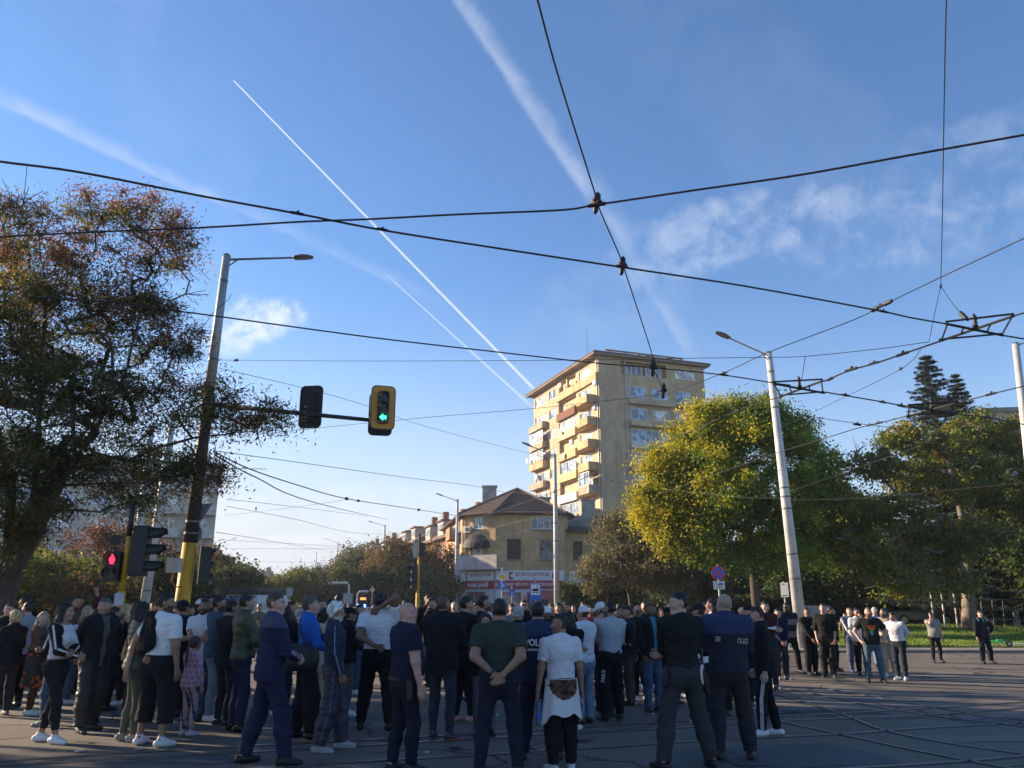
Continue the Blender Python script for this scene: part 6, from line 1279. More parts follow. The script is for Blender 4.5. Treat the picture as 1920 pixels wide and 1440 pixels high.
# wrist target (x outward), elbow pole (x outward), palm normal (x outward), finger curl ; in the chest's frame, metres for a 1.78 m person
ARM = {'down': ((.27, .03, .83), (.5, -1, 0), (-1, .1, 0), .45), 'relax': ((.29, .08, .86), (.6, -1, 0), (-1, -.2, 0), .5), 'behind': ((.055, -.20, 1.00), (1, -.25, .1), (0, -1, .3), .55), 'behindhigh': ((-.02, -.19, 1.08), (1, -.3, 0), (0, -1, 0), .7),
  'cross': ((-.13, .20, 1.18), (1, .1, -.7), (0, -1, .2), .6), 'crosslow': ((-.10, .215, 1.13), (1, .1, -.7), (0, -1, .2), .6), 'clasp': ((.05, .24, .93), (1, -.4, -.2), (-.5, -1, 0), .7), 'belt': ((.06, .27, 1.08), (1, -.5, -.5), (-.3, -1, 0), .9), 'pocket': ((.205, .07, .90), (.8, -1, 0), (-1, 0, 0), .9), 'pocketb': ((.19, -.10, .93), (1, -.8, 0), (0, 1, 0), .9),
  'ear': ((.12, .10, 1.58), (.6, .5, -1), (-1, 0, 0), .8), 'chin': ((.05, .19, 1.50), (.5, .3, -1), (0, -1, 0), .9), 'neck': ((.02, -.14, 1.57), (1, .2, .2), (0, 1, 0), .6), 'raise': ((.28, .22, 1.86), (.7, .2, -1), (0, 1, 0), .8), 'chest': ((.10, .27, 1.27), (.8, 0, -1), (-.3, -1, 0), 1.1), 'hip': ((.22, .10, 1.02), (1, -.3, 0), (-1, 0, 0), .9), 'read': ((.10, .34, 1.16), (.7, 0, -1), (0, -.5, 1), .9), 'out': ((.46, .12, .86), (.4, -1, 0), (-.6, 0, -.6), .45), 'show': ((.16, .40, 1.42), (.6, .1, -1), (0, -1, .2), 1.0), 'back': ((.24, -.12, .88), (.4, -1, 0), (-1, 0, 0), .5)}
SKIN = {'fair': (.50, .30, .22), 'mid': (.40, .225, .15), 'tan': (.30, .165, .105), 'dark': (.20, .105, .065), 'pink': (.52, .29, .22)}
HAIR = {'black': (.012, .010, .009), 'dark': (.022, .017, .013), 'brown': (.055, .033, .020), 'grey': (.17, .165, .155), 'pepper': (.075, .068, .062), 'white': (.62, .60, .56), 'blond': (.42, .30, .15), 'ash': (.30, .24, .16), 'silver': (.36, .34, .34)}
K = lambda h: tuple(((int(h[i:i + 2], 16) / 255) / 12.92 if int(h[i:i + 2], 16) / 255 <= .04045 else ((int(h[i:i + 2], 16) / 255 + .055) / 1.055) ** 2.4) for i in (0, 2, 4))
M_SKIN = mat('skin', attr=True, rough=.5, spec=.4, bump=(140, .12, .002)); M_CLOTH = mat('cloth', attr=True, rough=.88, spec=.2, noise=(38, .07), bump=(220, .25, .002)); M_NYLON = mat('nylon', attr=True, rough=.5, spec=.45, bump=(60, .2, .003))
M_DENIM = mat('denim', attr=True, rough=.92, spec=.15, noise=((9, .18), (160, .12)), bump=(200, .3, .002)); M_HAIR = mat('hair', attr=True, rough=.5, spec=.4, noise=(70, .35), bump=(120, .8, .004)); M_SHOE = mat('shoe', attr=True, rough=.55, spec=.4); M_LETTER = mat('lettering_white', (.62, .62, .62), .6); M_LETTER2 = mat('lettering_beige', (.45, .40, .34), .6)
PEOPLE = []
def person(label, px, fy, hy, hd=0, look=None, D=None, h=None, arms=('down', 'down'), feet=None, stance=.10, toe=.25, build=1.0, belly=0.0, lean=0.0, side=0.0, headpitch=0.0, skin='mid', hair='dark', hairstyle='short', beard=0.0, cap=None, glasses=False, sex='m',
   top='tee', topc=(.5, .5, .5), topf=None, topm=None, hem=None, loose=.0, inner=None, leg='regular', legc=(.02, .02, .02), legf=None, legm=None, hemleg=.09, shoec=(.02, .02, .02), sole=None, sockc=None, vox=None, name=None, twist=0.0, seed=None, hood=False, collar=False, fold=.0042, group='people in the crowd', sep=True, cut=None, sleeve=None, extra=None):
 r = np.random.default_rng(seed if seed is not None else int(px * 7 + hy));
 if fy is not None: g = at_z(px, fy, 0);
 else: g = at_y(px, 1130, D); g.z = 0
 dist = g.y
 if h is None:
  q = at_y(px, hy, dist); h = min(max(q.z, 1.05), 1.95)
 S = h / 1.78; vox = vox or (.0072 if dist < 10.5 else .0095 if dist < 14.5 else .0125 if dist < 20 else .016); vx = vox / S
 if sex == 'f': shw, hipw, wst, chd = .165, .172, .128, .105
 else: shw, hipw, wst, chd = .193, .160, .142, .112
 shw *= .5 + .5 * build; B = build
 # ---- skeleton (for 1.78 m, scaled at the end)
 Lt, Ls = .425, .415
 ft = feet or ((-stance, r.uniform(-.03, .03)), (stance, r.uniform(-.03, .03)))
 Rc = rotz(-R(twist)) @ roty(R(side)) @ rotx(-R(lean))
 pel = V3((ft[0][0] + ft[1][0]) / 2 * .8, (ft[0][1] + ft[1][1]) / 2 * .8, .955)
 ank = [V3(x, y, .085) for x, y in ft]; hipj = lambda s: pel + V3(s * .092 * (.6 + .4 * B), 0, -.03)
 for _ in range(6):
  ex = max(np.linalg.norm(hipj(s) - a) - (Lt + Ls) * .996 for s, a in zip((-1, 1), ank))
  if ex > 0: pel[2] -= ex * 1.02
 up = lambda x, y, z: pel + Rc @ V3(x, y, z - .955)          # point of the torso given in upright coordinates
 sh = [up(-shw, -.012, 1.44), up(shw, -.012, 1.44)]; nk = up(0, -.02, 1.50)
 arms_j = []
 for s, a in zip((-1, 1), arms):
  w_, pole, pn, curl = ARM[a] if isinstance(a, str) else a
  tgt = up(s * w_[0] * (.85 + .15 * B), w_[1] + (belly * .6 if 0 < w_[1] else 0), w_[2]); el, wr = ik(sh[s > 0], tgt, .295, .262, Rc @ V3(s * pole[0], pole[1], pole[2])); arms_j.append((el, wr, Rc @ V3(s * pn[0], pn[1], pn[2]), curl))
 legs_j = []
 for s, a in zip((-1, 1), ank): kn, an = ik(hipj(s), a, Lt, Ls, V3(s * .25, 1, 0)); legs_j.append((kn, an))
 toes = [V3(-math.sin(toe), math.cos(toe), 0), V3(math.sin(toe), math.cos(toe), 0)]
 lk = (look if look is not None else hd) - hd; Rh = (rotz(-R(lk)) if True else 0) @ rotx(R(headpitch - lean * .35)); hc = nk + Rc @ V3(0, .028, .0) + V3(0, 0, .145); HS = 1.0 if h > 1.45 else 1.0 + (1.45 - h) * .55
 HP = lambda x, y, z: hc + Rh @ (V3(x, y, z) * HS)
 allp = [sh[0], sh[1], hc + V3(0, 0, .15)] + [a[1] for a in arms_j] + [a[0] for a in arms_j] + ank
 lo = np.min(allp, 0) - V3(.24, .26, .12); hi = np.max(allp, 0) + V3(.24, .26, .05); lo[2] = -.02
 body = Field(lo, hi, vx)
 yv = Rc @ V3(0, 1, 0)
 # ---- body
 def torso(F, o, k=.05, z0=.90, fl=.66):
  F.cone(up(-hipw * .38, -.012, .93), up(hipw * .38, -.012, .93), hipw * .66 * (.5 + .5 * B) + o, hipw * .66 * (.5 + .5 * B) + o, k, flat=(yv, .92))
  F.cone(up(0, -.012, .97), up(0, .0, 1.12), hipw * (.45 + .55 * B) + o, wst * B + o, k, flat=(yv, fl + .06)); F.cone(up(0, .0, 1.12), up(0, .005, 1.32), wst * B + o, (wst + .028) * B + o, k, flat=(yv, fl + .02)); F.cone(up(-.06, .0, 1.33), up(.06, .0, 1.33), chd * B + o, chd * B + o, k, flat=(yv, .95))
  F.cone(up(-shw + .05, -.015, 1.415), up(shw - .05, -.015, 1.415), .075 * B + o, .075 * B + o, k)
  F.cone(up(-.10, -.02, 1.43), up(0, -.02, 1.50), .060 + o, .050 + o, k); F.cone(up(.10, -.02, 1.43), up(0, -.02, 1.50), .060 + o, .050 + o, k)
  if belly: F.ell(up(0, .05 + belly * .35, 1.09), (.125 * B + o, .085 + belly + o, .15 + o), k=.06)
  if sex == 'f':
   for s in (-1, 1): F.ell(up(s * .068, .085, 1.285), (.062 + o, .058 + o, .062 + o), k=.045)
 torso(body, 0)
 for s, (el, wr, pn, cl), S0 in zip((-1, 1), arms_j, sh):
  body.cone(S0, el, .058 * B, .043 * B, .035); body.cone(el, wr, .041 * B, .027, .025)
  d = wr - el; d /= np.linalg.norm(d); pn = pn - d * (pn @ d); pn /= max(np.linalg.norm(pn), 1e-6); th = np.cross(d, pn) * s; hs = 1.0 if sex == 'm' else .9
  if (np.cross(d, pn) * s)[1] < -.3 and not isinstance(arms[0 if s < 0 else 1], tuple) and 'behind' not in arms[0 if s < 0 else 1]: th = -th
  body.cone(wr - d * .01, wr + d * .02, .026, .028, .012, flat=(pn, .75))
  for i, (off, L, rr) in enumerate(((.031, .076, .0098), (.010, .086, .0102), (-.011, .079, .0098), (-.031, .062, .0088))):
   k0 = wr + d * (.092 - abs(off) * .25) * hs + th * off * hs; body.cone(wr + d * .015 + th * off * .6, k0, .0155, .0125, .010)
   a1 = cl * (.55 + .12 * i); d1 = d * math.cos(a1) + pn * math.sin(a1); k1 = k0 + d1 * L * .46 * hs; a2 = a1 + cl * 1.0; d2 = d * math.cos(a2) + pn * math.sin(a2); k2 = k1 + d2 * L * .32 * hs; a3 = a2 + cl * .7; d3 = d * math.cos(a3) + pn * math.sin(a3); k3 = k2 + d3 * L * .26 * hs
   body.cone(k0, k1, rr, rr * .94, .004); body.cone(k1, k2, rr * .94, rr * .86, .002); body.cone(k2, k3, rr * .86, rr * .72, .002)
  t0 = wr + d * .030 + th * .026; t1 = t0 + (d * .75 + th * .65 + pn * .25) * .038; t2 = t1 + (d * .9 + th * .25 + pn * .5 * (.4 + cl)) * .034; t3 = t2 + (d * .85 + pn * .55 * (.4 + cl)) * .026
  body.cone(wr + d * .02, t0, .017, .0165, .010); body.cone(t0, t1, .0150, .0120, .006); body.cone(t1, t2, .0118, .0105, .002); body.cone(t2, t3, .0105, .0085, .002)
 for s, (kn, an), tv in zip((-1, 1), legs_j, toes):
  hj = hipj(s); body.cone(hj, kn, .082 * (.4 + .6 * B), .055, .05); body.cone(kn + V3(0, 0, .0), kn + (an - kn) * .38 + V3(0, -.012, 0), .052, .054 * (.5 + .5 * B), .03); body.cone(kn + (an - kn) * .35 + V3(0, -.01, 0), an, .053, .036, .03)
  body.cone(an + V3(0, 0, -.01) - tv * .02, an + tv * .13 - V3(0, 0, .05), .036, .03, .02)
 # neck, head, face
 fat = max(0, B - 1.05)
 body.cone(nk - V3(0, 0, .03), HP(0, -.018, -.045), .060 * (.75 + .25 * B) * (1 if sex == 'm' else .86), .054 * (.7 + .3 * B) * (1 if sex == 'm' else .84), .03)
 body.ell(HP(0, -.014, .032), (.0765 * HS, .098 * HS, .089 * HS), Rh, k=.02); body.ell(HP(0, .022, -.040), ((.060 + fat * .08) * HS, .070 * HS, .076 * HS), Rh, k=.035); body.ell(HP(0, .062, -.088), (.030 * HS, .026 * HS, .022 * HS), Rh, k=.03)
 if fat: body.ell(HP(0, .02, -.10), (.060, .058, .036), Rh, k=.03)
 for s in (-1, 1):
  body.ell(HP(s * .043, .056, -.022), (.026 * HS, .028 * HS, .026 * HS), Rh, k=.025)
  body.ell(HP(s * .031, .098, .006), (.017 * HS, .017 * HS, .011 * HS), Rh, k=.010, op='sub'); body.ell(HP(s * .030, .079, .005), (.0125, .0125, .0115), Rh, k=.004)
  body.cone(HP(s * .012, .086, .024), HP(s * .046, .074, .024), .0095 * HS, .0085 * HS, .012); body.ell(HP(s * .079, -.010, -.004), (.009 * HS, .021 * HS, .031 * HS), Rh @ rotz(-s * .35), k=.008)
  body.ell(HP(s * .013, .100, -.032), (.009, .010, .008), Rh, k=.008)
 body.cone(HP(0, .086, .016), HP(0, .108, -.024), .0085 * HS, .0125 * HS, .010); body.ell(HP(0, .089, -.058), (.023 * HS, .010, .0065), Rh, k=.006); body.ell(HP(0, .088, -.070), (.019 * HS, .010, .007), Rh, k=.006)
 v, f = body.mesh(); hl = (v - hc) @ Rh / HS            # head-local coordinates
 sk = np.array(SKIN[skin]); col = np.tile(sk, (len(v), 1)) * (1 + .06 * vnoise(v, 14, 3)[:, None]); hcol = np.array(HAIR[hair])
 inhead = np.linalg.norm(hl - V3(0, 0, 0), axis=1) < .16
 def blend(m, c, a=1.0): col[m] = col[m] * (1 - a) + np.array(c) * a
 x, y, z = hl.T; ax_ = np.abs(x)
 blend(inhead & (y > .04) & (((x) / .030) ** 2 + ((z + .064) / .0085) ** 2 < 1), sk * np.array((.85, .50, .48)), .75)
 for s in (-1, 1):
  blend(inhead & (y > .05) & (((x - s * .030) / .0150) ** 2 + ((z - .006) / .0085) ** 2 < 1), (.42, .40, .38), .7); blend(inhead & (y > .05) & (((x - s * .030) / .0075) ** 2 + ((z - .006) / .0080) ** 2 < 1), (.02, .015, .012), 1)
  blend(inhead & (y > .04) & (np.abs(x - s * .031) < .021) & (np.abs(z - .027 + .06 * (ax_ - .03)) < .0050), hcol * .8 if hair not in ('white',) else (.35, .33, .3), .85)
 blend(inhead & (ax_ > .065) & (np.abs(z) < .035), sk * np.array((1.0, .8, .75)), .5)
 if beard:
  full = min(1, beard); m = inhead & (z < -.030 - .02 * (y < .03)) & (y > -.012) & (z > -.135) & ~((np.abs(x) < .020) & (np.abs(z + .062) < .010)) & ((z < -.075) | (ax_ > .030) | ((np.abs(z + .046) < .011) & (ax_ < .034) & (y > .06))); bc = hcol if hair != 'white' else np.array((.55, .53, .50)); blend(m, bc, .88 * full)
 if hairstyle in ('short', 'fade', 'crop', 'buzz', 'bald'):   # stubble and faded sides
  m = inhead & (z > -.05) & ((y < -.015 + .0 * z) | (z > .062)) & ~((ax_ > .074) & (np.abs(z) < .035) & (y > -.035)); blend(m, hcol, {'short': .9, 'fade': .75, 'crop': .8, 'buzz': .7, 'bald': .10}[hairstyle])
 base = mesh_np(name or 'person', v * S, f, M_SKIN, col=col, smooth=True); base.location = (g.x, g.y, gz(g.y) if g.x < 10 or g.y < 31 else lawn_z(g.y)); base.rotation_euler = (0, 0, -R(hd))
 tag(base, label, 'person', group); base['S'] = S
 def part(nm, F, m, colf, disp=None, par=base, wrinkle=0.0, ws=17):
  v, f = F.mesh()
  if len(v) == 0: return None
  if wrinkle or disp is not None:
   n = vnormals(v, f); amt = np.zeros(len(v))
   if wrinkle: amt += wrinkle * (vnoise(v * V3(1, 1, 1.5), ws, int(px)) + .6 * vnoise(v * V3(.8, .8, 2.1), ws * 2.1, int(px) + 1))
   if disp is not None: amt += disp(v)
   v = v + n * amt[:, None]
  c = colf(v) if callable(colf) else np.tile(np.array(colf), (len(v), 1))
  return mesh_np(nm, v * S, f, m, par, col=np.clip(c, 0, 1), smooth=True)
 # ---- trousers
 if leg:
  lw = {'slim': (.010, .010, .010), 'regular': (.014, .018, .021), 'loose': (.020, .032, .035), 'wide': (.026, .045, .050), 'legging': (.006, .005, .006), 'jogger': (.022, .036, .022)}[leg]
  F = Field(V3(lo[0], lo[1], .02), V3(hi[0], hi[1], 1.10), vx); o = .013
  F.cone(up(-hipw * .38, -.012, .93), up(hipw * .38, -.012, .93), hipw * .66 * (.5 + .5 * B) + o + .004, hipw * .66 * (.5 + .5 * B) + o + .004, .05, flat=(yv, .94)); F.cone(up(0, -.012, .95), up(0, .0, 1.06), hipw * (.45 + .55 * B) + o, (hipw * .5 + wst * .5) * B + o, .05, flat=(yv, .74))
  if belly: F.ell(up(0, .03 + belly * .25, 1.0), (.12 * B, .08 + belly * .7, .10), k=.05)
  for s, (kn, an) in zip((-1, 1), legs_j):
   hj = hipj(s); F.cone(hj, kn, .082 * (.4 + .6 * B) + lw[0], .055 + lw[1], .05); dn = (an - kn) / np.linalg.norm(an - kn)
   if hemleg > .2: e = kn + dn * ((kn[2] - hemleg) / max(-dn[2], .3)); F.cone(kn, e, .055 + lw[1], .052 + lw[2], .04, cutb=True)
   else:
    mid = kn + (an - kn) * .4 + V3(0, -.012, 0); e = an + dn * (.085 - hemleg); F.cone(kn, mid, .055 + lw[1], .055 + lw[1] * .5 + lw[2] * .5, .04); F.cone(mid, e, .055 + lw[1] * .5 + lw[2] * .5, .038 + lw[2], .03, cutb=True)
  F.plane(up(0, 0, 1.045), Rc @ V3(0, 0, 1))
  def lc(v):
   c = np.tile(np.array(legc), (len(v), 1)) * (1 + .10 * vnoise(v, 9, 5)[:, None])
   return legf(v, c, legs_j, hipj) if legf else c
  def ld(v):
   k = np.zeros(len(v))
   for kn, an in legs_j:
    for q, wd in ((kn, .11), (an + V3(0, 0, .06), .10)): dq = np.linalg.norm((v - q) * V3(1, 1, .8), axis=1); k += np.exp(-(dq / wd) ** 2) * np.sin(v[:, 2] * 78 + v[:, 0] * 34 * np.sign(q[0]) + v[:, 1] * 30 + 2.5 * vnoise(v, 8, int(px) % 91)) * (.45 + .55 * vnoise(v, 11, int(px) % 83))
   return k * (.0042 if leg not in ('legging', 'slim') else .0018)
  trousers = part('trousers', F, legm or M_CLOTH, lc, disp=ld, wrinkle=fold if leg not in ('legging',) else .001)
 else: trousers = None
 # ---- shoes
 for s, (kn, an), tv in zip((-1, 1), legs_j, toes):
  a = V3(an[0], an[1], 0); F = Field(a - V3(.2, .24, .03), a + V3(.2, .24, .2), min(vx, .009)); sd = V3(tv[1], -tv[0], 0)
  F.cone(a - tv * .055 + V3(0, 0, .045), a + tv * .06 + V3(0, 0, .045), .040, .042, .02); F.cone(a + tv * .05 + V3(0, 0, .040), a + tv * .155 + V3(0, 0, .026), .043, .036, .03); F.cone(a + V3(0, 0, .05), an + V3(0, 0, .035), .042, .043, .025, cutb=True); F.plane(a, V3(0, 0, -1))
  sc, so_ = np.array(shoec), np.array(sole if sole is not None else shoec)
  def shc(v, a=a, sc=sc, so_=so_): return np.where((v[:, 2] < .026)[:, None], so_[None, :], np.where(((v - a) @ tv > .02)[:, None] & (np.abs((v - a) @ sd) < .014)[:, None] & (v[:, 2] > .045)[:, None], sc[None, :] * .75 + .03, sc[None, :]))
  part('shoe', F, M_SHOE, shc)
  if sockc is not None:
   F = Field(an - V3(.08, .08, .02), an + V3(.08, .08, .12), min(vx, .009)); F.cone(an, an + (kn - an) * .16, .042, .042, 0, cuta=True, cutb=True); part('sock', F, M_CLOTH, sockc)
 # ---- upper garment
 if top:
  th_ = {'tee': .010, 'polo': .011, 'shirt': .012, 'sweater': .013, 'hoodie': .017, 'jacket': .018, 'bomber': .024, 'puffer': .036, 'vest': .034, 'coat': .026, 'tank': .008, 'sleeveless': .018, 'track': .014, 'crop': .012}[top] + loose
  sl_ = sleeve or {'tee': 'short', 'polo': 'short', 'vest': 'none', 'tank': 'none', 'sleeveless': 'none'}.get(top, 'long'); z_hem = hem or {'tee': .885, 'polo': .885, 'shirt': .87, 'sweater': .90, 'hoodie': .88, 'jacket': .86, 'bomber': .92, 'puffer': .87, 'vest': .90, 'coat': .55, 'tank': .90, 'sleeveless': .90, 'track': .90, 'crop': 1.08}[top]
  F = Field(V3(lo[0], lo[1], z_hem - .12), V3(hi[0], hi[1], hc[2] + .06), vx); torso(F, th_, .06)
  if z_hem < .9: F.cone(up(0, 0, 1.08), up(0, -.005, z_hem - .04), max(wst, hipw) * (.45 + .55 * B) + th_, hipw * (.5 + .5 * B) + th_ + .016 + (.05 if z_hem < .7 else 0), .06, flat=(yv, .78))
  for s, (el, wr, pn, cl), S0 in zip((-1, 1), arms_j, sh):
   if sl_ == 'none': F.cone(S0 + (up(0, 0, 1.40) - S0) * .3, S0, .066 * B + th_ * .6, .060 * B + th_ * .4, .03, cutb=True); continue
   if sl_ == 'short': F.cone(S0, S0 + (el - S0) * (.72 if top == 'tee' else .62), .058 * B + th_, .053 * B + th_ + .006, .022, cutb=True)
   elif sl_ == 'mid': F.cone(S0, el, .060 * B + th_, .046 * B + th_, .045); F.cone(el, el + (wr - el) * .25, .045 * B + th_, .040 + th_, .03, cutb=True)
   else: F.cone(S0, el, .060 * B + th_, .046 * B + th_, .03); F.cone(el, el + (wr - el) * .97, .046 * B + th_ * .95, .031 + th_ * .7, .03, cutb=True)
  F.plane(up(0, 0, z_hem), Rc @ V3(0, .0, -1))
  if collar or top in ('polo', 'shirt', 'jacket', 'bomber', 'track', 'puffer'):
   F.cone(nk + V3(0, 0, -.02), nk + Rc @ V3(0, .012, .062 if top in ('jacket', 'puffer', 'track', 'bomber') else .04), .068 * (.7 + .3 * B) + (th_ - .01) * .5, .066 * (.7 + .3 * B) + (th_ - .01) * .4, .02, cutb=True)
  else: F.plane(nk + Rc @ V3(0, .05, .012 if sex == 'm' else -.012), Rc @ V3(0, .42, 1))
  if hood:
   F.cone(up(-.075, -.085, 1.475), up(.075, -.085, 1.475), .052, .052, .03); F.cone(up(-.095, -.03, 1.50), up(-.06, .06, 1.475), .035, .026, .03); F.cone(up(.095, -.03, 1.50), up(.06, .06, 1.475), .035, .026, .03); F.cone(up(0, -.10, 1.46), up(0, -.115, 1.36), .055, .03, .04)
  def tcol(v):
   c = np.tile(np.array(topc), (len(v), 1)) * (1 + .07 * vnoise(v, 7, 9)[:, None]); tl = (v - pel) @ Rc + V3(0, 0, .955)
   if topf: c = topf(v, c, tl, arms_j, sh)
   if inner is not None: m = (tl[:, 1] > .03) & (np.abs(tl[:, 0]) < .030 + .10 * np.clip(tl[:, 2] - 1.22, 0, 1) + .012 * np.sin(tl[:, 2] * 25)) & (tl[:, 2] < 1.53); c[m] = np.array(inner)
   return c
  def tdisp(v):
   tl = (v - pel) @ Rc + V3(0, 0, .955); k = np.zeros(len(v))
   for (el, wr, pn, cl), S0 in zip(arms_j, sh):
    if sl_ == 'long':
     for q, wd in ((el, .10), (el + (wr - el) * .75, .09), (S0 + (el - S0) * .2, .1)): dq = np.linalg.norm(v - q, axis=1); ax = (wr - el) / np.linalg.norm(wr - el); k += np.exp(-(dq / wd) ** 2) * np.sin(((v - q) @ ax) * 90 + v[:, 0] * 30 + 2.4 * vnoise(v, 9, int(px) % 79)) * (.4 + .6 * vnoise(v, 12, int(px) % 71)) * .0045
   k += np.exp(-((tl[:, 2] - 1.06) / .11) ** 2) * np.sin(tl[:, 2] * 52 + 26 * np.abs(tl[:, 0]) * np.sin(px) + 2.6 * vnoise(tl, 7, int(px) % 67) + tl[:, 1] * 16) * (.35 + .65 * vnoise(tl, 6, int(px) % 61)) * (.0055 if top in ('tee', 'polo', 'sweater', 'shirt') else .0065)
   if top in ('puffer', 'vest'): k += .010 * np.abs(np.sin(tl[:, 2] * math.pi / .075)) ** .6 - .007
   return k
  garment = part({'tee': 't_shirt', 'polo': 'polo_shirt', 'shirt': 'shirt', 'crop': 'crop_top', 'sleeveless': 'sleeveless_hoodie', 'tank': 'tank_top', 'track': 'track_jacket', 'bomber': 'bomber_jacket', 'puffer': 'puffer_jacket'}.get(top, top), F, topm or (M_NYLON if top in ('puffer', 'vest', 'bomber') else M_CLOTH), tcol, disp=tdisp, wrinkle=fold)
 else: garment = None
 # ---- hair, cap, glasses
 hres = min(vx, .0085); hlo, hhi = hc - V3(.2, .2, .2), hc + V3(.2, .2, .2)
 if hairstyle not in ('bald', 'none', 'buzz') and not (cap and sex == 'm'):
  long_ = hairstyle in ('long', 'pony', 'bob', 'bun', 'tail'); F = Field(hlo - V3(0, 0, .45 if long_ else 0), hhi, hres)
  t = {'short': .008, 'fade': .010, 'crop': .005, 'swept': .022, 'curly': .030, 'spiky': .020, 'wavy': .024}.get(hairstyle, .016); ts = {'short': .2, 'fade': .06, 'crop': .5, 'swept': .35}.get(hairstyle, .7)
  F.ell(HP(0, -.015, .033), ((.0765 + t * ts) * HS, (.098 + t * (ts * .7 + .1)) * HS, (.089 + t) * HS), Rh, k=.01)
  if hairstyle in ('swept', 'spiky', 'fade'): F.cone(HP(-.03, .045, .100), HP(.03, .048, .102), .018 + t * .3, .018 + t * .3, .03)
  # cut away the face, the forehead and (for faded cuts) the sides
  zs = {'fade': .045, 'crop': .0, 'short': -.01, 'swept': -.015, 'spiky': .0}.get(hairstyle, -.03)
  F.plane(HP(0, .062, .066), Rh @ V3(0, 1.0, -.50)) if not (long_ and sex == 'f' and hairstyle == 'x') else None
  if not long_: F.cone(HP(-.2, .06, zs - .03), HP(.2, .06, zs - .03), .085, .085, .01, op='sub'); F.plane(HP(0, -.02, zs - .055), Rh @ V3(0, .15, -1))
  else:
   F.plane(HP(0, .05, -.12), Rh @ V3(0, 1, -.2)) if False else None
   if hairstyle in ('long', 'bob', 'tail'):
    n_ = .30 if hairstyle == 'long' else .13
    for sx in (-1, 1): F.cone(HP(sx * .062, -.02, .02), HP(sx * .078, -.035, -.10), .040, .042, .03); F.cone(HP(sx * .078, -.035, -.10), HP(sx * .085, -.02 if hairstyle == 'bob' else .02, -.10 - n_), .042, .022, .03)
    F.cone(HP(0, -.08, .0), HP(0, -.085, -.12 - n_ * .9), .062, .05, .04, flat=(Rh @ V3(0, 1, 0), .7))
   if hairstyle == 'bun': F.ell(HP(0, -.105, .045), (.045, .042, .042), Rh, k=.015); F.cone(HP(0, -.06, -.05), HP(0, -.05, -.07), .06, .05, .03)
   if hairstyle == 'pony': F.ell(HP(0, -.118, .0), (.026, .026, .026), Rh, k=.015); F.cone(HP(0, -.125, .0), HP(0, -.155, -.12), .022, .026, .02); F.cone(HP(0, -.155, -.12), HP(-.03, -.135, -.36), .026, .010, .02)
  def hc_(v): n = vnoise((v - hc) @ Rh * V3(1, 1, .25), 110, 2); return hcol[None, :] * (1.1 + .6 * n[:, None])
  amp = {'curly': .010, 'spiky': .012, 'wavy': .006, 'long': .004, 'bob': .004}.get(hairstyle, .0032)
  part('hair', F, M_HAIR, hc_, disp=lambda v: .0032 * vnoise(((v - hc) @ Rh) * V3(1, 1, .22), 95, 6) + .0016 * vnoise(((v - hc) @ Rh) * V3(1, 1, .3), 190, 7), wrinkle=amp * .7, ws=45 if hairstyle in ('curly', 'spiky') else 40)
 if hairstyle in ('long', 'bob', 'tail') and cap and sex == 'f': pass
 if cap:
  cc = [np.array(q, float) for q in (cap if isinstance(cap[0], (tuple, list)) else (cap, cap))]; F = Field(hlo, hhi + V3(.06, .06, .02), hres); F.ell(HP(0, -.012, .040), (.088 * HS, .110 * HS, .098 * HS), Rh, k=.01); F.plane(HP(0, 0, .024), Rh @ V3(0, -.12, -1)); F.ell(HP(0, -.012, .02), (.078, .098, .085), Rh, k=.004, op='sub')
  back = extra == 'backcap'; sg_ = -1 if back else 1
  F.cone(HP(-.045, sg_ * .085, .034), HP(.045, sg_ * .085, .034), .018, .018, .01, flat=(Rh @ V3(0, 0, 1), .35)); F.cone(HP(-.035, sg_ * .145, .022), HP(.035, sg_ * .145, .022), .030, .030, .04, flat=(Rh @ V3(0, 0, 1), .25))
  part('cap', F, M_CLOTH, lambda v: np.where((((v - hc) @ Rh)[:, 1] * sg_ > .04)[:, None], cc[0][None, :], cc[1][None, :]))
 if glasses:
  q = []; fcs = []
  F = Field(hc - V3(.16, .16, .06), hc + V3(.16, .16, .08), min(hres, .006))
  for sx in (-1, 1): F.ell(HP(sx * .033, .098, .004), (.029, .010, .021), Rh @ rotz(-sx * .25), k=.003); F.cone(HP(sx * .060, .088, .014), HP(sx * .080, -.005, .012), .0045, .0045, .003)
  F.cone(HP(-.01, .106, .012), HP(.01, .106, .012), .004, .004, .003); part('sunglasses', F, mat('sunglass_black', attr=True, rough=.15), (.012, .012, .014))
 info = dict(o=base, garment=garment, trousers=trousers, up=up, HP=HP, arms=arms_j, legs=legs_j, hip=hipj, S=S, g=g, hd=hd, Rc=Rc, pel=pel, Rh=Rh, nk=nk, lo=lo, hi=hi, vx=vx, px=px, part=part, sh=sh, torso=torso, field=lambda a, b_: Field(a, b_, vx), hipw=hipw, wst=wst, yv=yv, B=B)
 PEOPLE.append(info); return info
def P2W(I, p):
 """body-frame point (1.78 m scale) to world"""
 return I['o'].matrix_basis @ Vector(np.asarray(p) * I['S'])
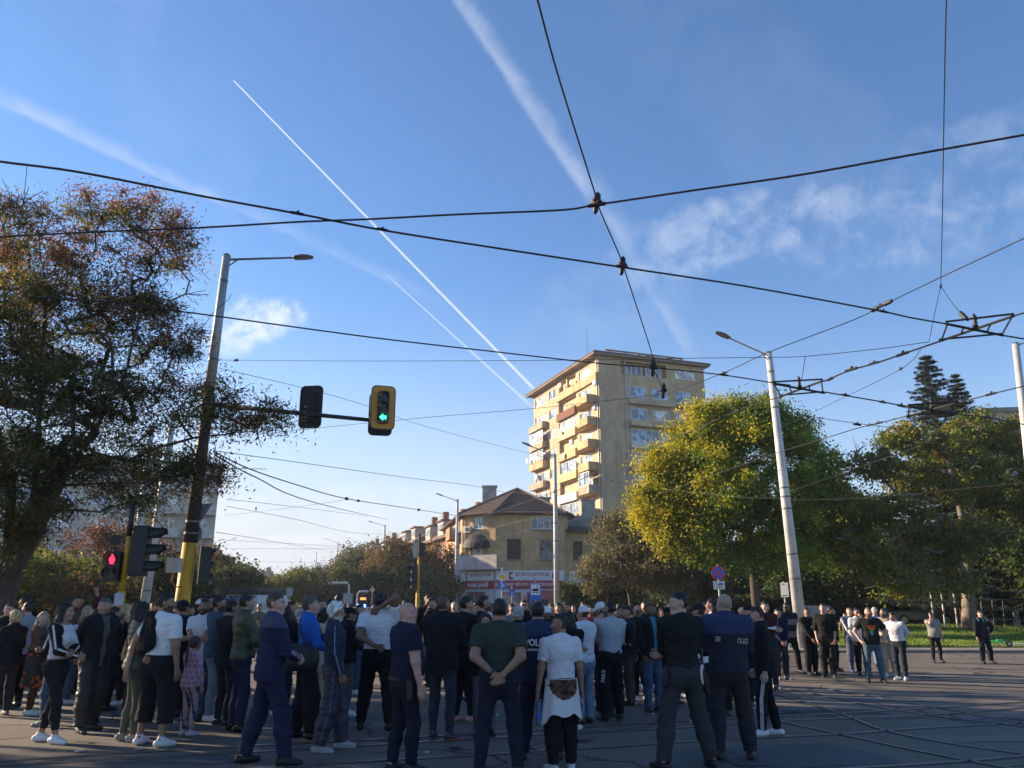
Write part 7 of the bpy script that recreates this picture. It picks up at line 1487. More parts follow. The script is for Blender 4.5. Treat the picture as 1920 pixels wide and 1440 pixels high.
def letter(I, target, s, c, u, z, n, size, m=None, bold=.01, condense=1.0, name='lettering', off=.004):
 """press lettering onto a garment: c centre, u reading direction, z up, n towards the reader (body frame, 1.78 m scale)"""
 ob = target; me = ob.data; vs = [q.co for q in me.vertices]; bv = BVHTree.FromPolygons([tuple(q) for q in vs], [tuple(p.vertices) for p in me.polygons])
 v, f = text_mesh(s, size, bold, 'CENTER', condense); S = I['S']; c, u, z, n = [Vector(np.asarray(q, float)) for q in (c, u, z, n)]; u.normalize(); z.normalize(); n.normalize(); out = []
 # subdivide long straight edges so the letters follow the cloth
 for a, b_ in v:
  p = (c + u * a + z * b_) * S; h = bv.ray_cast(p + n * .3, -n, .6); q = h[0] + n * off if h[0] is not None else p
  out.append(q)
 me2 = bpy.data.meshes.new(name); me2.from_pydata([tuple(q) for q in out], [], f); me2.update(); me2.materials.append(m or M_LETTER); o = bpy.data.objects.new(name, me2); C.objects.link(o); o.parent = ob; return o
# ------------------------------------------------------------------ the crowd
# garment patterns (body frame of a 1.78 m person)
def bands(step, c2, duty=.5, z0=0.0):
 def fn(v, c, tl, aj, sh): m = ((tl[:, 2] - z0) / step) % 1 < duty; c[m] = np.array(c2); return c
 return fn
def yoke(c2, z=1.36):
 def fn(v, c, tl, aj, sh): c[tl[:, 2] > z] = np.array(c2); return c
 return fn
def sleeves(c2, stripe=None, sw=.016):
 """other colour on the arms, with an optional stripe down the outside"""
 def fn(v, c, tl, aj, sh):
  m = np.abs(tl[:, 0]) > .172 + .0 * tl[:, 2]; m |= (np.abs(tl[:, 0]) > .14) & (tl[:, 2] > 1.36);
  for (el, wr, pn, cl), S0 in zip(aj, sh):
   ab = wr - el; t = np.clip(((v - el) @ ab) / (ab @ ab), 0, 1); m |= np.linalg.norm(v - el - t[:, None] * ab, axis=1) < .07
  if c2 is not None: c[m] = np.array(c2)
  if stripe is not None: arm_stripe(v, c, aj, sh, stripe, sw)
  return c
 return fn
def arm_stripe(v, c, aj, sh, col, sw, offs=(0,)):
 for s, (el, wr, pn, cl), S0 in zip((-1, 1), aj, sh):
  for a, b in ((S0, el), (el, wr)):
   ab = b - a; u = ab / np.linalg.norm(ab); o = np.array((s, 0, .35)); o = o - u * (o @ u); o /= np.linalg.norm(o); w_ = np.cross(u, o); q = v - a; t = (q @ u) / np.linalg.norm(ab); r_ = q - (q @ u)[:, None] * u
   for of in offs: m = (t > -.1) & (t < 1) & (r_ @ o > .012) & (np.abs(r_ @ w_ - of) < sw) & (np.linalg.norm(r_, axis=1) < .10); c[m] = np.array(col)
def leg_stripe(col, sw=.012, offs=(0,), per=None):
 def fn(v, c, lj, hipj):
  for s, (kn, an) in zip((-1, 1), lj):
   for a, b in ((hipj(s) + np.array((0, 0, .08)), kn), (kn, an)):
    ab = b - a; u = ab / np.linalg.norm(ab); o = np.array((s, 0, 0.)); o = o - u * (o @ u); o /= np.linalg.norm(o); w_ = np.cross(u, o); q = v - a; t = (q @ u) / np.linalg.norm(ab); r_ = q - (q @ u)[:, None] * u
    for of in offs:
     m = (t >= 0) & (t <= 1.05) & (r_ @ o > .02) & (np.abs(r_ @ w_ - of) < sw)
     if per: c[m & ((q @ u / per) % 1 < .72)] = np.array(col)
     else: c[m] = np.array(col)
  return c
 return fn
def blotch(cols, sc=16, th=.25):
 def fn(v, c, *a):
  for k, q in enumerate(cols): c[vnoise(v, sc * (1 + .25 * k), 50 + k) > th + .1 * k] = np.array(q)
  return c
 return fn
def dots(col, step=.07):
 def fn(v, c, tl, *a):
  u = (tl[:, 0] / step + .5 * (np.floor(tl[:, 2] / step) % 2)) % 1 - .5; w_ = (tl[:, 2] / step) % 1 - .5; r_ = np.hypot(u, w_); c[(r_ < .34) & (r_ > .20)] = np.array(col); c[(r_ < .10)] = np.array(col); return c
 return fn
def patches(cols):
 def fn(v, c, lj, hipj):
  i = (np.floor(v[:, 2] / .055 + v[:, 0] * 6) * 3 + np.floor(v[:, 0] / .045 + v[:, 2] * 5 + v[:, 1] * 8)).astype(int) % len(cols); return np.array(cols)[i]
 return fn
BLACK, NAVY, WHT_, GRY_ = (.012, .012, .013), (.012, .016, .038), (.62, .62, .63), (.25, .26, .27)
JEAN, DJEAN, LJEAN = (.055, .085, .14), (.022, .026, .036), (.16, .23, .33)
WSH = (.66, .66, .66)
P = {}
# ---- left group, nearest people
P['stripe'] = person('woman in a dark narrow striped top standing at the left picture edge', 6, 1328, 1141, hd=80, sex='f', top='tee', hem=.80, topc=(.045, .05, .07), topf=bands(.030, (.42, .43, .46), .28), legc=BLACK, skin='tan', hair='black', hairstyle='bun', arms=('relax', 'belt'))
P['camo'] = person('woman in a long coat with red and black camouflage and brown sleeves', 52, 1341, 1146, hd=70, look=150, sex='f', top='coat', topc=(.10, .062, .035), topf=lambda v, c, tl, aj, sh: (lambda m: blotch([(.50, .07, .02), (.02, .02, .022), (.40, .40, .38)], 17, .28)(v, np.where(m[:, None], np.array((.035, .035, .03)), c)) if False else np.where(m[:, None], blotch([(.50, .07, .02), (.02, .02, .022)], 17, .22)(v, np.tile(np.array((.035, .035, .03)), (len(v), 1))), c))((tl[:, 2] < 1.12) | ((tl[:, 1] > .06) & (tl[:, 2] < 1.36))), hood=True, hem=.48, legc=(.07, .035, .02), leg='legging', shoec=(.55, .58, .52), skin='fair', hair='ash', hairstyle='bob', arms=('belt', 'belt'))
P['longhair'] = person('young woman with long dark hair, white top with black sleeves and white trainers', 86, 1393, 1126, hd=88, sex='f', top='sweater', hem=1.06, sleeve='long', topc=WSH, topf=sleeves(BLACK, WSH, .012), legc=(.022, .022, .024), leg='slim', hemleg=.17, shoec=(.72, .72, .72), skin='mid', hair='black', hairstyle='long', arms=('crosslow', 'belt'), feet=((-.10, -.14), (.10, .15)), legm=M_DENIM, vox=.0062)
P['oldjack'] = person('older grey haired man in a black zip jacket looking towards the camera', 160, 1372, 1117, hd=118, look=172, top='jacket', topc=(.016, .016, .02), inner=(.10, .09, .08), legc=(.016, .016, .018), leg='wide', legm=M_NYLON, fold=.0055, skin='mid', hair='pepper', hairstyle='short', beard=.35, arms=('behind', 'behind'), feet=((-.13, -.08), (.13, .06)), lean=6, build=1.05)
P['blondsun'] = person('blonde woman in sunglasses and a black printed top', 224, 1322, 1139, hd=-92, look=-95, sex='f', top='tee', topc=BLACK, legc=BLACK, leg='slim', shoec=WHT_, skin='fair', hair='blond', hairstyle='long', glasses=True, arms=('belt', 'belt'))
P['vest'] = person('woman in an olive quilted vest over a black jacket and olive leggings', 238, 1390, 1127, hd=62, look=40, sex='f', top='vest', topc=(.10, .105, .075), sleeve='none', legc=(.105, .10, .07), leg='legging', shoec=(.32, .25, .20), sole=(.60, .60, .58), skin='mid', hair='black', hairstyle='long', arms=('belt', 'back'), feet=((-.09, -.06), (.09, .06)))
P['whitetee'] = person('bearded man in a white T-shirt with a black jacket slung over his left shoulder', 284, 1398, 1109, hd=24, look=78, top='tee', topc=(.68, .68, .69), legc=(.014, .014, .015), leg='wide', hemleg=.26, shoec=(.74, .74, .74), skin='tan', hair='black', hairstyle='short', beard=1, arms=('hip', 'down'), feet=((-.19, -.02), (.19, -.04)), build=1.15, stance=.16, hem=.90)
P['blackcap'] = person('man in a black cap and black T-shirt seen from behind', 320, 1345, 1124, hd=12, top='tee', topc=BLACK, legc=BLACK, skin='tan', hair='black', cap=(.014, .015, .018), extra='backcap', arms=('down', 'relax'), build=1.12)
P['polo_left'] = person('young bearded man in a white polo shirt with folded arms', 363, 1350, 1121, hd=188, top='polo', topc=(.62, .63, .64), legc=JEAN, skin='tan', hair='black', hairstyle='fade', beard=.9, arms=('cross', 'cross'))
P['girl'] = person('little girl with a long ponytail in a pink patterned hoodie and colourful leggings', 347, 1380, 1194, hd=28, sex='f', top='hoodie', hood=False, topc=(.60, .36, .43), topf=dots((.22, .12, .25), .10), legc=(.4, .2, .2), legf=patches([(.45, .22, .32), (.48, .36, .25), (.06, .09, .26), (.42, .30, .22), (.50, .30, .36), (.03, .04, .07)]), leg='legging', shoec=(.5, .5, .55), skin='mid', hair='brown', hairstyle='pony', arms=('belt', 'down'), feet=((-.09, 0), (.09, .03)))
P['bluehood'] = person('bearded man in a grey blue hoodie and pale jeans in profile', 389, 1352, 1115, hd=75, top='hoodie', hood=True, topc=(.060, .085, .125), legc=(.21, .24, .28), leg='regular', legm=M_DENIM, shoec=(.66, .66, .66), skin='tan', hair='black', hairstyle='crop', beard=.9, arms=('belt', 'pocket'))
P['blacksweat'] = person('man in a black sweater and dark jeans seen from behind, black trainers', 415, 1363, 1123, hd=32, look=48, top='sweater', topc=(.016, .015, .016), legc=DJEAN, leg='slim', legm=M_DENIM, shoec=BLACK, sole=WHT_, skin='tan', hair='black', hairstyle='short', arms=('belt', 'belt'), feet=((-.13, .02), (.13, -.03)), build=1.08)
# ---- the front row
P['secpol'] = person('tall security police officer in a navy uniform striding to the right', 495, 1434, 1104, hd=62, look=96, top='jacket', topc=(.017, .023, .055), topf=yoke((.05, .065, .115), 1.40), legc=(.016, .021, .050), leg='loose', shoec=BLACK, skin='fair', hair='brown', hairstyle='short', arms=('belt', 'belt'), feet=((-.19, -.18), (.17, .17)), build=1.10, toe=.2, fold=.005, vox=.0062)
P['bluejack'] = person('grey haired man in a bright blue jacket with a black shoulder bag', 566, 1385, 1115, hd=72, look=80, top='track', topc=(.020, .105, .42), legc=BLACK, leg='wide', shoec=BLACK, skin='pink', hair='pepper', hairstyle='swept', arms=('chest', 'belt'), feet=((-.12, -.10), (.12, .10)), headpitch=8, build=1.05)
P['beige'] = person('dark haired woman in a beige tracksuit behind the man in blue', 600, 1361, 1139, hd=48, sex='f', top='hoodie', hood=True, topc=(.42, .36, .28), legc=(.44, .36, .26), leg='jogger', shoec=(.09, .06, .05), skin='mid', hair='black', hairstyle='bun', arms=('belt', 'belt'))
P['whitebeard'] = person('old man with white hair and full white beard in a navy track suit', 618, 1408, 1125, hd=76, look=80, top='track', topc=(.030, .038, .062), topf=lambda v, c, tl, aj, sh: (lambda c2: (arm_stripe(v, c2, aj, sh, (.30, .38, .50), .005), c2)[1])(c), inner=(.03, .13, .42), legc=(.026, .028, .048), legf=leg_stripe((.14, .15, .19), .004), leg='wide', legm=M_NYLON, fold=.005, vox=.006, shoec=(.33, .34, .36), sole=(.45, .45, .46), skin='tan', hair='white', hairstyle='wavy', beard=1, arms=('pocket', 'pocket'), feet=((-.12, .14), (.12, -.14)), lean=-2, headpitch=-6)
P['polo_mid'] = person('broad man in a white polo seen from behind, one hand at his neck', 702, 1369, 1109, hd=5, look=-2, top='polo', topc=(.64, .64, .66), legc=(.010, .010, .011), legf=leg_stripe((.62, .62, .62), .020, per=.075), leg='jogger', shoec=BLACK, sockc=(.6, .6, .6), skin='dark', hair='black', hairstyle='short', arms=('behindhigh', 'neck'), feet=((-.20, .02), (.20, -.02)), build=1.18, hem=.97)
P['baldpol'] = person('bald heavy police officer in a navy polo looking to the right', 757, 1448, 1126, hd=60, look=122, top='polo', topc=(.013, .017, .040), legc=(.012, .014, .026), leg='regular', shoec=BLACK, skin='pink', hair='grey', hairstyle='bald', arms=('pocket', 'down'), build=1.28, belly=.07, feet=((-.10, -.10), (.10, .04)), hem=.96, vox=.0062)
P['puffer'] = person('shaven headed man in a black hooded jacket and dark jeans with orange soled shoes', 826, 1387, 1115, hd=22, look=40, top='jacket', hood=True, loose=.008, topc=(.012, .013, .018), legc=(.040, .042, .055), leg='slim', legm=M_DENIM, shoec=(.03, .03, .035), sole=(.60, .20, .10), skin='tan', hair='black', hairstyle='buzz', beard=.9, arms=('belt', 'belt'), feet=((-.14, .05), (.14, -.04)), build=1.15)
P['blackhood'] = person('man in a black hoodie and black trousers with rainbow coloured trainers', 868, 1354, 1116, hd=58, look=72, top='hoodie', hood=True, topc=(.011, .011, .012), legc=(.011, .011, .012), leg='slim', shoec=(.55, .22, .28), sole=(.45, .55, .12), skin='mid', hair='black', hairstyle='short', arms=('read', 'belt'), feet=((-.09, -.08), (.09, .08)), lean=3)
P['green'] = person('broad man in a dark green T-shirt with hands clasped behind his back', 935, 1457, 1119, hd=2, look=-3, top='tee', topc=(.030, .046, .038), legc=(.014, .017, .030), leg='regular', shoec=BLACK, skin='tan', hair='black', hairstyle='short', arms=(((.05, -.20, 1.02), (1, -.25, .05), (0, -1, .3), .5), ((.045, -.215, 1.01), (1, -.25, .05), (0, -1, .3), .5)), build=1.24, feet=((-.20, 0), (.20, .02)), hem=.93, loose=-.002, fold=.004, vox=.0058)
P['police'] = person('police officer from behind with white lettering across a navy jacket', 1003, 1426, 1125, hd=4, top='jacket', topc=(.014, .018, .032), topf=lambda v, c, tl, aj, sh: (c.__setitem__(tl[:, 2] > 1.375, np.array((.030, .042, .085))), c.__setitem__((tl[:, 2] > 1.215) & (tl[:, 2] < 1.24) & (np.abs(tl[:, 0]) < .24), np.array((.45, .38, .33))), c)[2], legc=(.014, .016, .028), leg='loose', shoec=BLACK, skin='mid', hair='black', hairstyle='short', arms=('belt', 'belt'), build=1.15, feet=((-.14, 0), (.26, .02)), vox=.0065)
P['boy'] = person('teenage boy in a white T-shirt with a printed sweatshirt tied around his waist', 1054, 1447, 1149, hd=-14, look=-86, top='tee', topc=(.60, .60, .64), legc=(.010, .010, .011), leg='jogger', shoec=(.5, .5, .5), skin='tan', hair='black', hairstyle='fade', beard=.45, arms=(((.285, .04, .83), (.4, -1, 0), (-1, 0, 0), .9), ((.285, .06, .84), (.4, -1, 0), (-1, 0, 0), .9)), feet=((-.11, 0), (.12, .02)), hem=.97, vox=.0058, fold=.005)
P['trucker'] = person('young man in a sleeveless white hoodie and black and white trucker cap', 1098, 1357, 1135, hd=-32, look=-58, top='sleeveless', hood=True, topc=(.60, .61, .66), legc=LJEAN, leg='regular', legm=M_DENIM, shoec=(.025, .025, .03), skin='mid', hair='black', cap=((.014, .014, .016), (.62, .63, .66)), arms=('belt', 'belt'))
P['pris'] = person('bearded man in a pale grey sweatshirt and black trousers with white leg lettering', 1148, 1352, 1127, hd=-22, look=-52, top='sweater', topc=(.36, .38, .41), legc=(.011, .011, .012), leg='jogger', shoec=BLACK, sole=(.3, .3, .3), skin='tan', hair='black', hairstyle='fade', beard=1, arms=('cross', 'belt'), build=1.08, hem=.94, feet=((-.12, 0), (.14, .0)))
P['blackpolo'] = person('young man in a black polo with pale shoulder stripes looking down', 1182, 1322, 1135, hd=-70, look=-95, top='polo', topc=(.014, .015, .022), topf=lambda v, c, tl, aj, sh: (arm_stripe(v, c, aj, sh, (.25, .32, .48), .005, (-.014, 0, .014)), c)[1], legc=(.06, .055, .045), leg='regular', shoec=(.03, .025, .02), skin='mid', hair='black', hairstyle='fade', arms=('read', 'read'), headpitch=-14)
P['jeansman'] = person('man in an open black jacket and blue jeans looking down', 1226, 1337, 1127, hd=150, look=128, top='jacket', topc=(.014, .014, .014), inner=(.04, .20, .26), legc=(.065, .10, .17), leg='regular', legm=M_DENIM, shoec=BLACK, sole=WHT_, skin='dark', hair='black', hairstyle='buzz', beard=.6, arms=('belt', 'pocket'), headpitch=-16)
P['blackpol'] = person('young police officer in a black jumper and dark cargo trousers with legs apart', 1288, 1441, 1104, hd=-20, look=-102, top='sweater', topc=(.013, .014, .014), legc=(.036, .037, .042), leg='loose', shoec=BLACK, skin='fair', hair='black', hairstyle='short', arms=('crosslow', 'crosslow'), build=1.10, feet=((-.27, .0), (.27, -.04)), hem=.94, collar=True, vox=.0062)
P['hoodpol'] = person('bald security police officer in a hooded navy jacket seen from behind', 1377, 1425, 1110, hd=2, look=-10, top='jacket', hood=True, loose=.012, topc=(.024, .026, .040), topf=yoke((.035, .045, .10), 1.33), legc=(.028, .028, .034), leg='loose', shoec=(.03, .025, .02), skin='fair', hair='ash', hairstyle='buzz', arms=('belt', 'belt'), build=1.2, feet=((-.17, .0), (.19, .02)), hem=.90, vox=.0065)
P['stripes3'] = person('young man in a black padded jacket with three white stripes down his trousers', 1446, 1380, 1135, hd=-76, look=-78, top='jacket', hood=False, loose=.012, topc=(.011, .011, .012), legc=(.010, .010, .011), legf=leg_stripe((.62, .62, .64), .0055, (-.017, 0, .017)), leg='regular', shoec=(.70, .70, .70), skin='fair', hair='black', hairstyle='fade', arms=('down', ((.22, .16, .86), (.4, -1, -.2), (-1, 0, 0), .7)), lean=5, headpitch=-14, hem=.80, vox=.005, feet=((-.09, .12), (.09, -.10)))
P['redcap'] = person('bearded man in a black cap with a red badge, hand at his mouth', 1419, 1326, 1132, hd=165, look=150, top='jacket', topc=BLACK, legc=BLACK, shoec=(.03, .05, .16), sole=WHT_, skin='pink', hair='brown', beard=1, cap=((.014, .012, .013), (.014, .012, .013)), arms=('chin', 'belt'))
# ---- the sunlit people at the right
P['polo_str'] = person('stout man in a grey and black block striped polo by the white lamp pole', 1484, 1262, 1128, hd=172, look=222, top='polo', topc=(.02, .021, .023), topf=lambda v, c, tl, aj, sh: (c.__setitem__(((tl[:, 2] > 1.22) & (tl[:, 2] < 1.35)) | (tl[:, 2] < 1.05), np.array((.20, .205, .215))), c)[1], legc=(.020, .019, .018), leg='regular', shoec=BLACK, skin='dark', hair='black', hairstyle='short', beard=.8, glasses=True, arms=('back', 'back'), build=1.22, belly=.05, feet=((-.24, .0), (.20, .0)))
P['swoosh'] = person('man in a black hoodie with a white chest print and sunglasses', 1524, 1266, 1138, hd=165, look=175, top='hoodie', hood=True, topc=BLACK, topf=lambda v, c, tl, aj, sh: (c.__setitem__((tl[:, 1] > .05) & (((tl[:, 0] + .02) / .05) ** 2 + ((tl[:, 2] - 1.27) / .030) ** 2 < 1) & (tl[:, 2] < 1.27 + .3 * (tl[:, 0] + .03)), np.array(WHT_)), c)[1], legc=BLACK, leg='jogger', shoec=BLACK, skin='mid', hair='black', hairstyle='crop', glasses=True, arms=('clasp', 'clasp'), beard=.4)
P['darkpull'] = person('slim man with glasses in a black pullover, hand in his pocket', 1556, 1270, 1130, hd=205, look=215, top='sweater', sleeve='mid', topc=(.014, .014, .013), legc=(.022, .021, .020), leg='loose', shoec=BLACK, sole=(.3, .3, .3), skin='fair', hair='black', hairstyle='short', arms=('pocket', 'pocket'))
P['pull2'] = person('man in black half hidden behind the slim man with glasses', 1570, 1259, 1137, hd=110, top='jacket', topc=BLACK, legc=BLACK, shoec=BLACK, skin='mid', hair='dark', hairstyle='short', arms=('pocket', 'down'))
P['kid'] = person('small boy in brown camouflage standing on the lawn edge', 1590, 1214, 1155, hd=180, top='tee', topc=(.16, .10, .055), topf=lambda v, c, *a: blotch([(.07, .05, .03), (.22, .15, .09)], 16, .2)(v, c), legc=(.13, .085, .05), legf=lambda v, c, *a: blotch([(.06, .045, .03)], 16, .2)(v, c), hemleg=.45, shoec=BLACK, skin='mid', hair='black', hairstyle='short', arms=('read', 'out'))
P['bluetrack'] = person('man in a blue grey track suit with white shoulder stripes', 1605, 1261, 1138, hd=178, top='track', topc=(.085, .105, .165), topf=lambda v, c, tl, aj, sh: (arm_stripe(v, c, aj, sh, (.6, .6, .62), .016), c)[1], legc=(.085, .10, .15), leg='jogger', shoec=(.03, .05, .20), skin='fair', hair='brown', hairstyle='buzz', arms=('clasp', 'clasp'), build=1.08)
P['facehand'] = person('man in sunglasses and white shirt holding a hand to his face', 1620, 1266, 1139, hd=182, top='shirt', topc=(.62, .62, .62), legc=BLACK, leg='regular', shoec=BLACK, skin='mid', hair='black', hairstyle='short', beard=.9, glasses=True, arms=('chin', 'pocket'))
P['rainbow'] = person('man in a black T-shirt with a rainbow triangle and faded jeans', 1643, 1280, 1137, hd=190, look=196, top='tee', topc=(.022, .022, .018), topf=lambda v, c, tl, aj, sh: [c.__setitem__((tl[:, 1] > .04) & (np.abs(tl[:, 0]) < .105 * (tl[:, 2] - 1.08) / .26) & (tl[:, 2] > 1.08) & (tl[:, 2] > a) & (tl[:, 2] <= b), np.array(q)) for a, b, q in ((1.28, 1.34, (.62, .10, .02)), (1.24, 1.28, (.60, .32, .03)), (1.19, 1.24, (.10, .30, .06)), (1.05, 1.19, (.25, .36, .42)))] and c, legc=(.075, .115, .15), legm=M_DENIM, leg='regular', shoec=BLACK, skin='fair', hair='brown', hairstyle='buzz', beard=.9, arms=(((.25, .10, 1.0), (1, -.5, 0), (-1, 0, 0), .9), ((.27, .10, .98), (.9, -.6, 0), (-1, 0, 0), .9)), build=1.15, feet=((-.15, .06), (.17, 0)))
P['beigetrack'] = person('bearded man in a cream track suit beside the rainbow T-shirt', 1671, 1270, 1139, hd=205, look=245, top='hoodie', topc=(.50, .41, .29), legc=(.44, .36, .26), leg='jogger', hemleg=.16, shoec=WSH, skin='mid', hair='dark', hairstyle='short', beard=.9, arms=('behind', 'belt'), build=1.1)
P['whitetrack'] = person('young man in a white track jacket and navy trousers leaning forward', 1693, 1275, 1145, hd=228, look=240, top='track', topc=(.60, .60, .66), topf=lambda v, c, tl, aj, sh: (arm_stripe(v, c, aj, sh, (.05, .06, .14), .005, (-.015, 0, .015)), c)[1], legc=(.024, .028, .040), leg='regular', shoec=(.68, .68, .70), skin='tan', hair='black', hairstyle='crop', arms=('behind', 'behind'), lean=14, headpitch=-8, build=1.08)
P['bluecap'] = person('man in a blue shirt and pale cap behind the men at the right', 1652, 1250, 1138, hd=200, top='tee', topc=(.03, .12, .42), legc=LJEAN, skin='fair', hair='grey', cap=(.42, .42, .42), arms=('down', 'down'))
P['phone'] = person('grey haired man in a grey T-shirt talking on his phone on the lawn edge', 1757, 1243, 1147, hd=178, look=190, top='tee', topc=(.25, .245, .215), legc=(.016, .016, .016), leg='slim', shoec=BLACK, skin='pink', hair='grey', hairstyle='crop', beard=.7, glasses=True, arms=('down', 'ear'), build=1.15, belly=.05, feet=((-.17, .0), (.13, .04)))
P['rightpol'] = person('police officer in a black uniform jacket standing alone at the right', 1850, 1244, 1144, hd=172, look=178, top='jacket', topc=(.012, .013, .018), topf=lambda v, c, tl, aj, sh: (c.__setitem__((np.abs(np.abs(tl[:, 0]) - .17) < .03) & (tl[:, 2] > 1.42), np.array((.45, .46, .5))), c.__setitem__((tl[:, 1] > .05) & (np.abs(tl[:, 0] - .01) < .018) & (tl[:, 2] > 1.36), np.array((.12, .42, .04))), c)[2], legc=(.013, .014, .020), leg='loose', shoec=BLACK, skin='pink', hair='brown', hairstyle='short', arms=('hip', 'down'), build=1.08, feet=((-.20, .0), (.16, .04)))
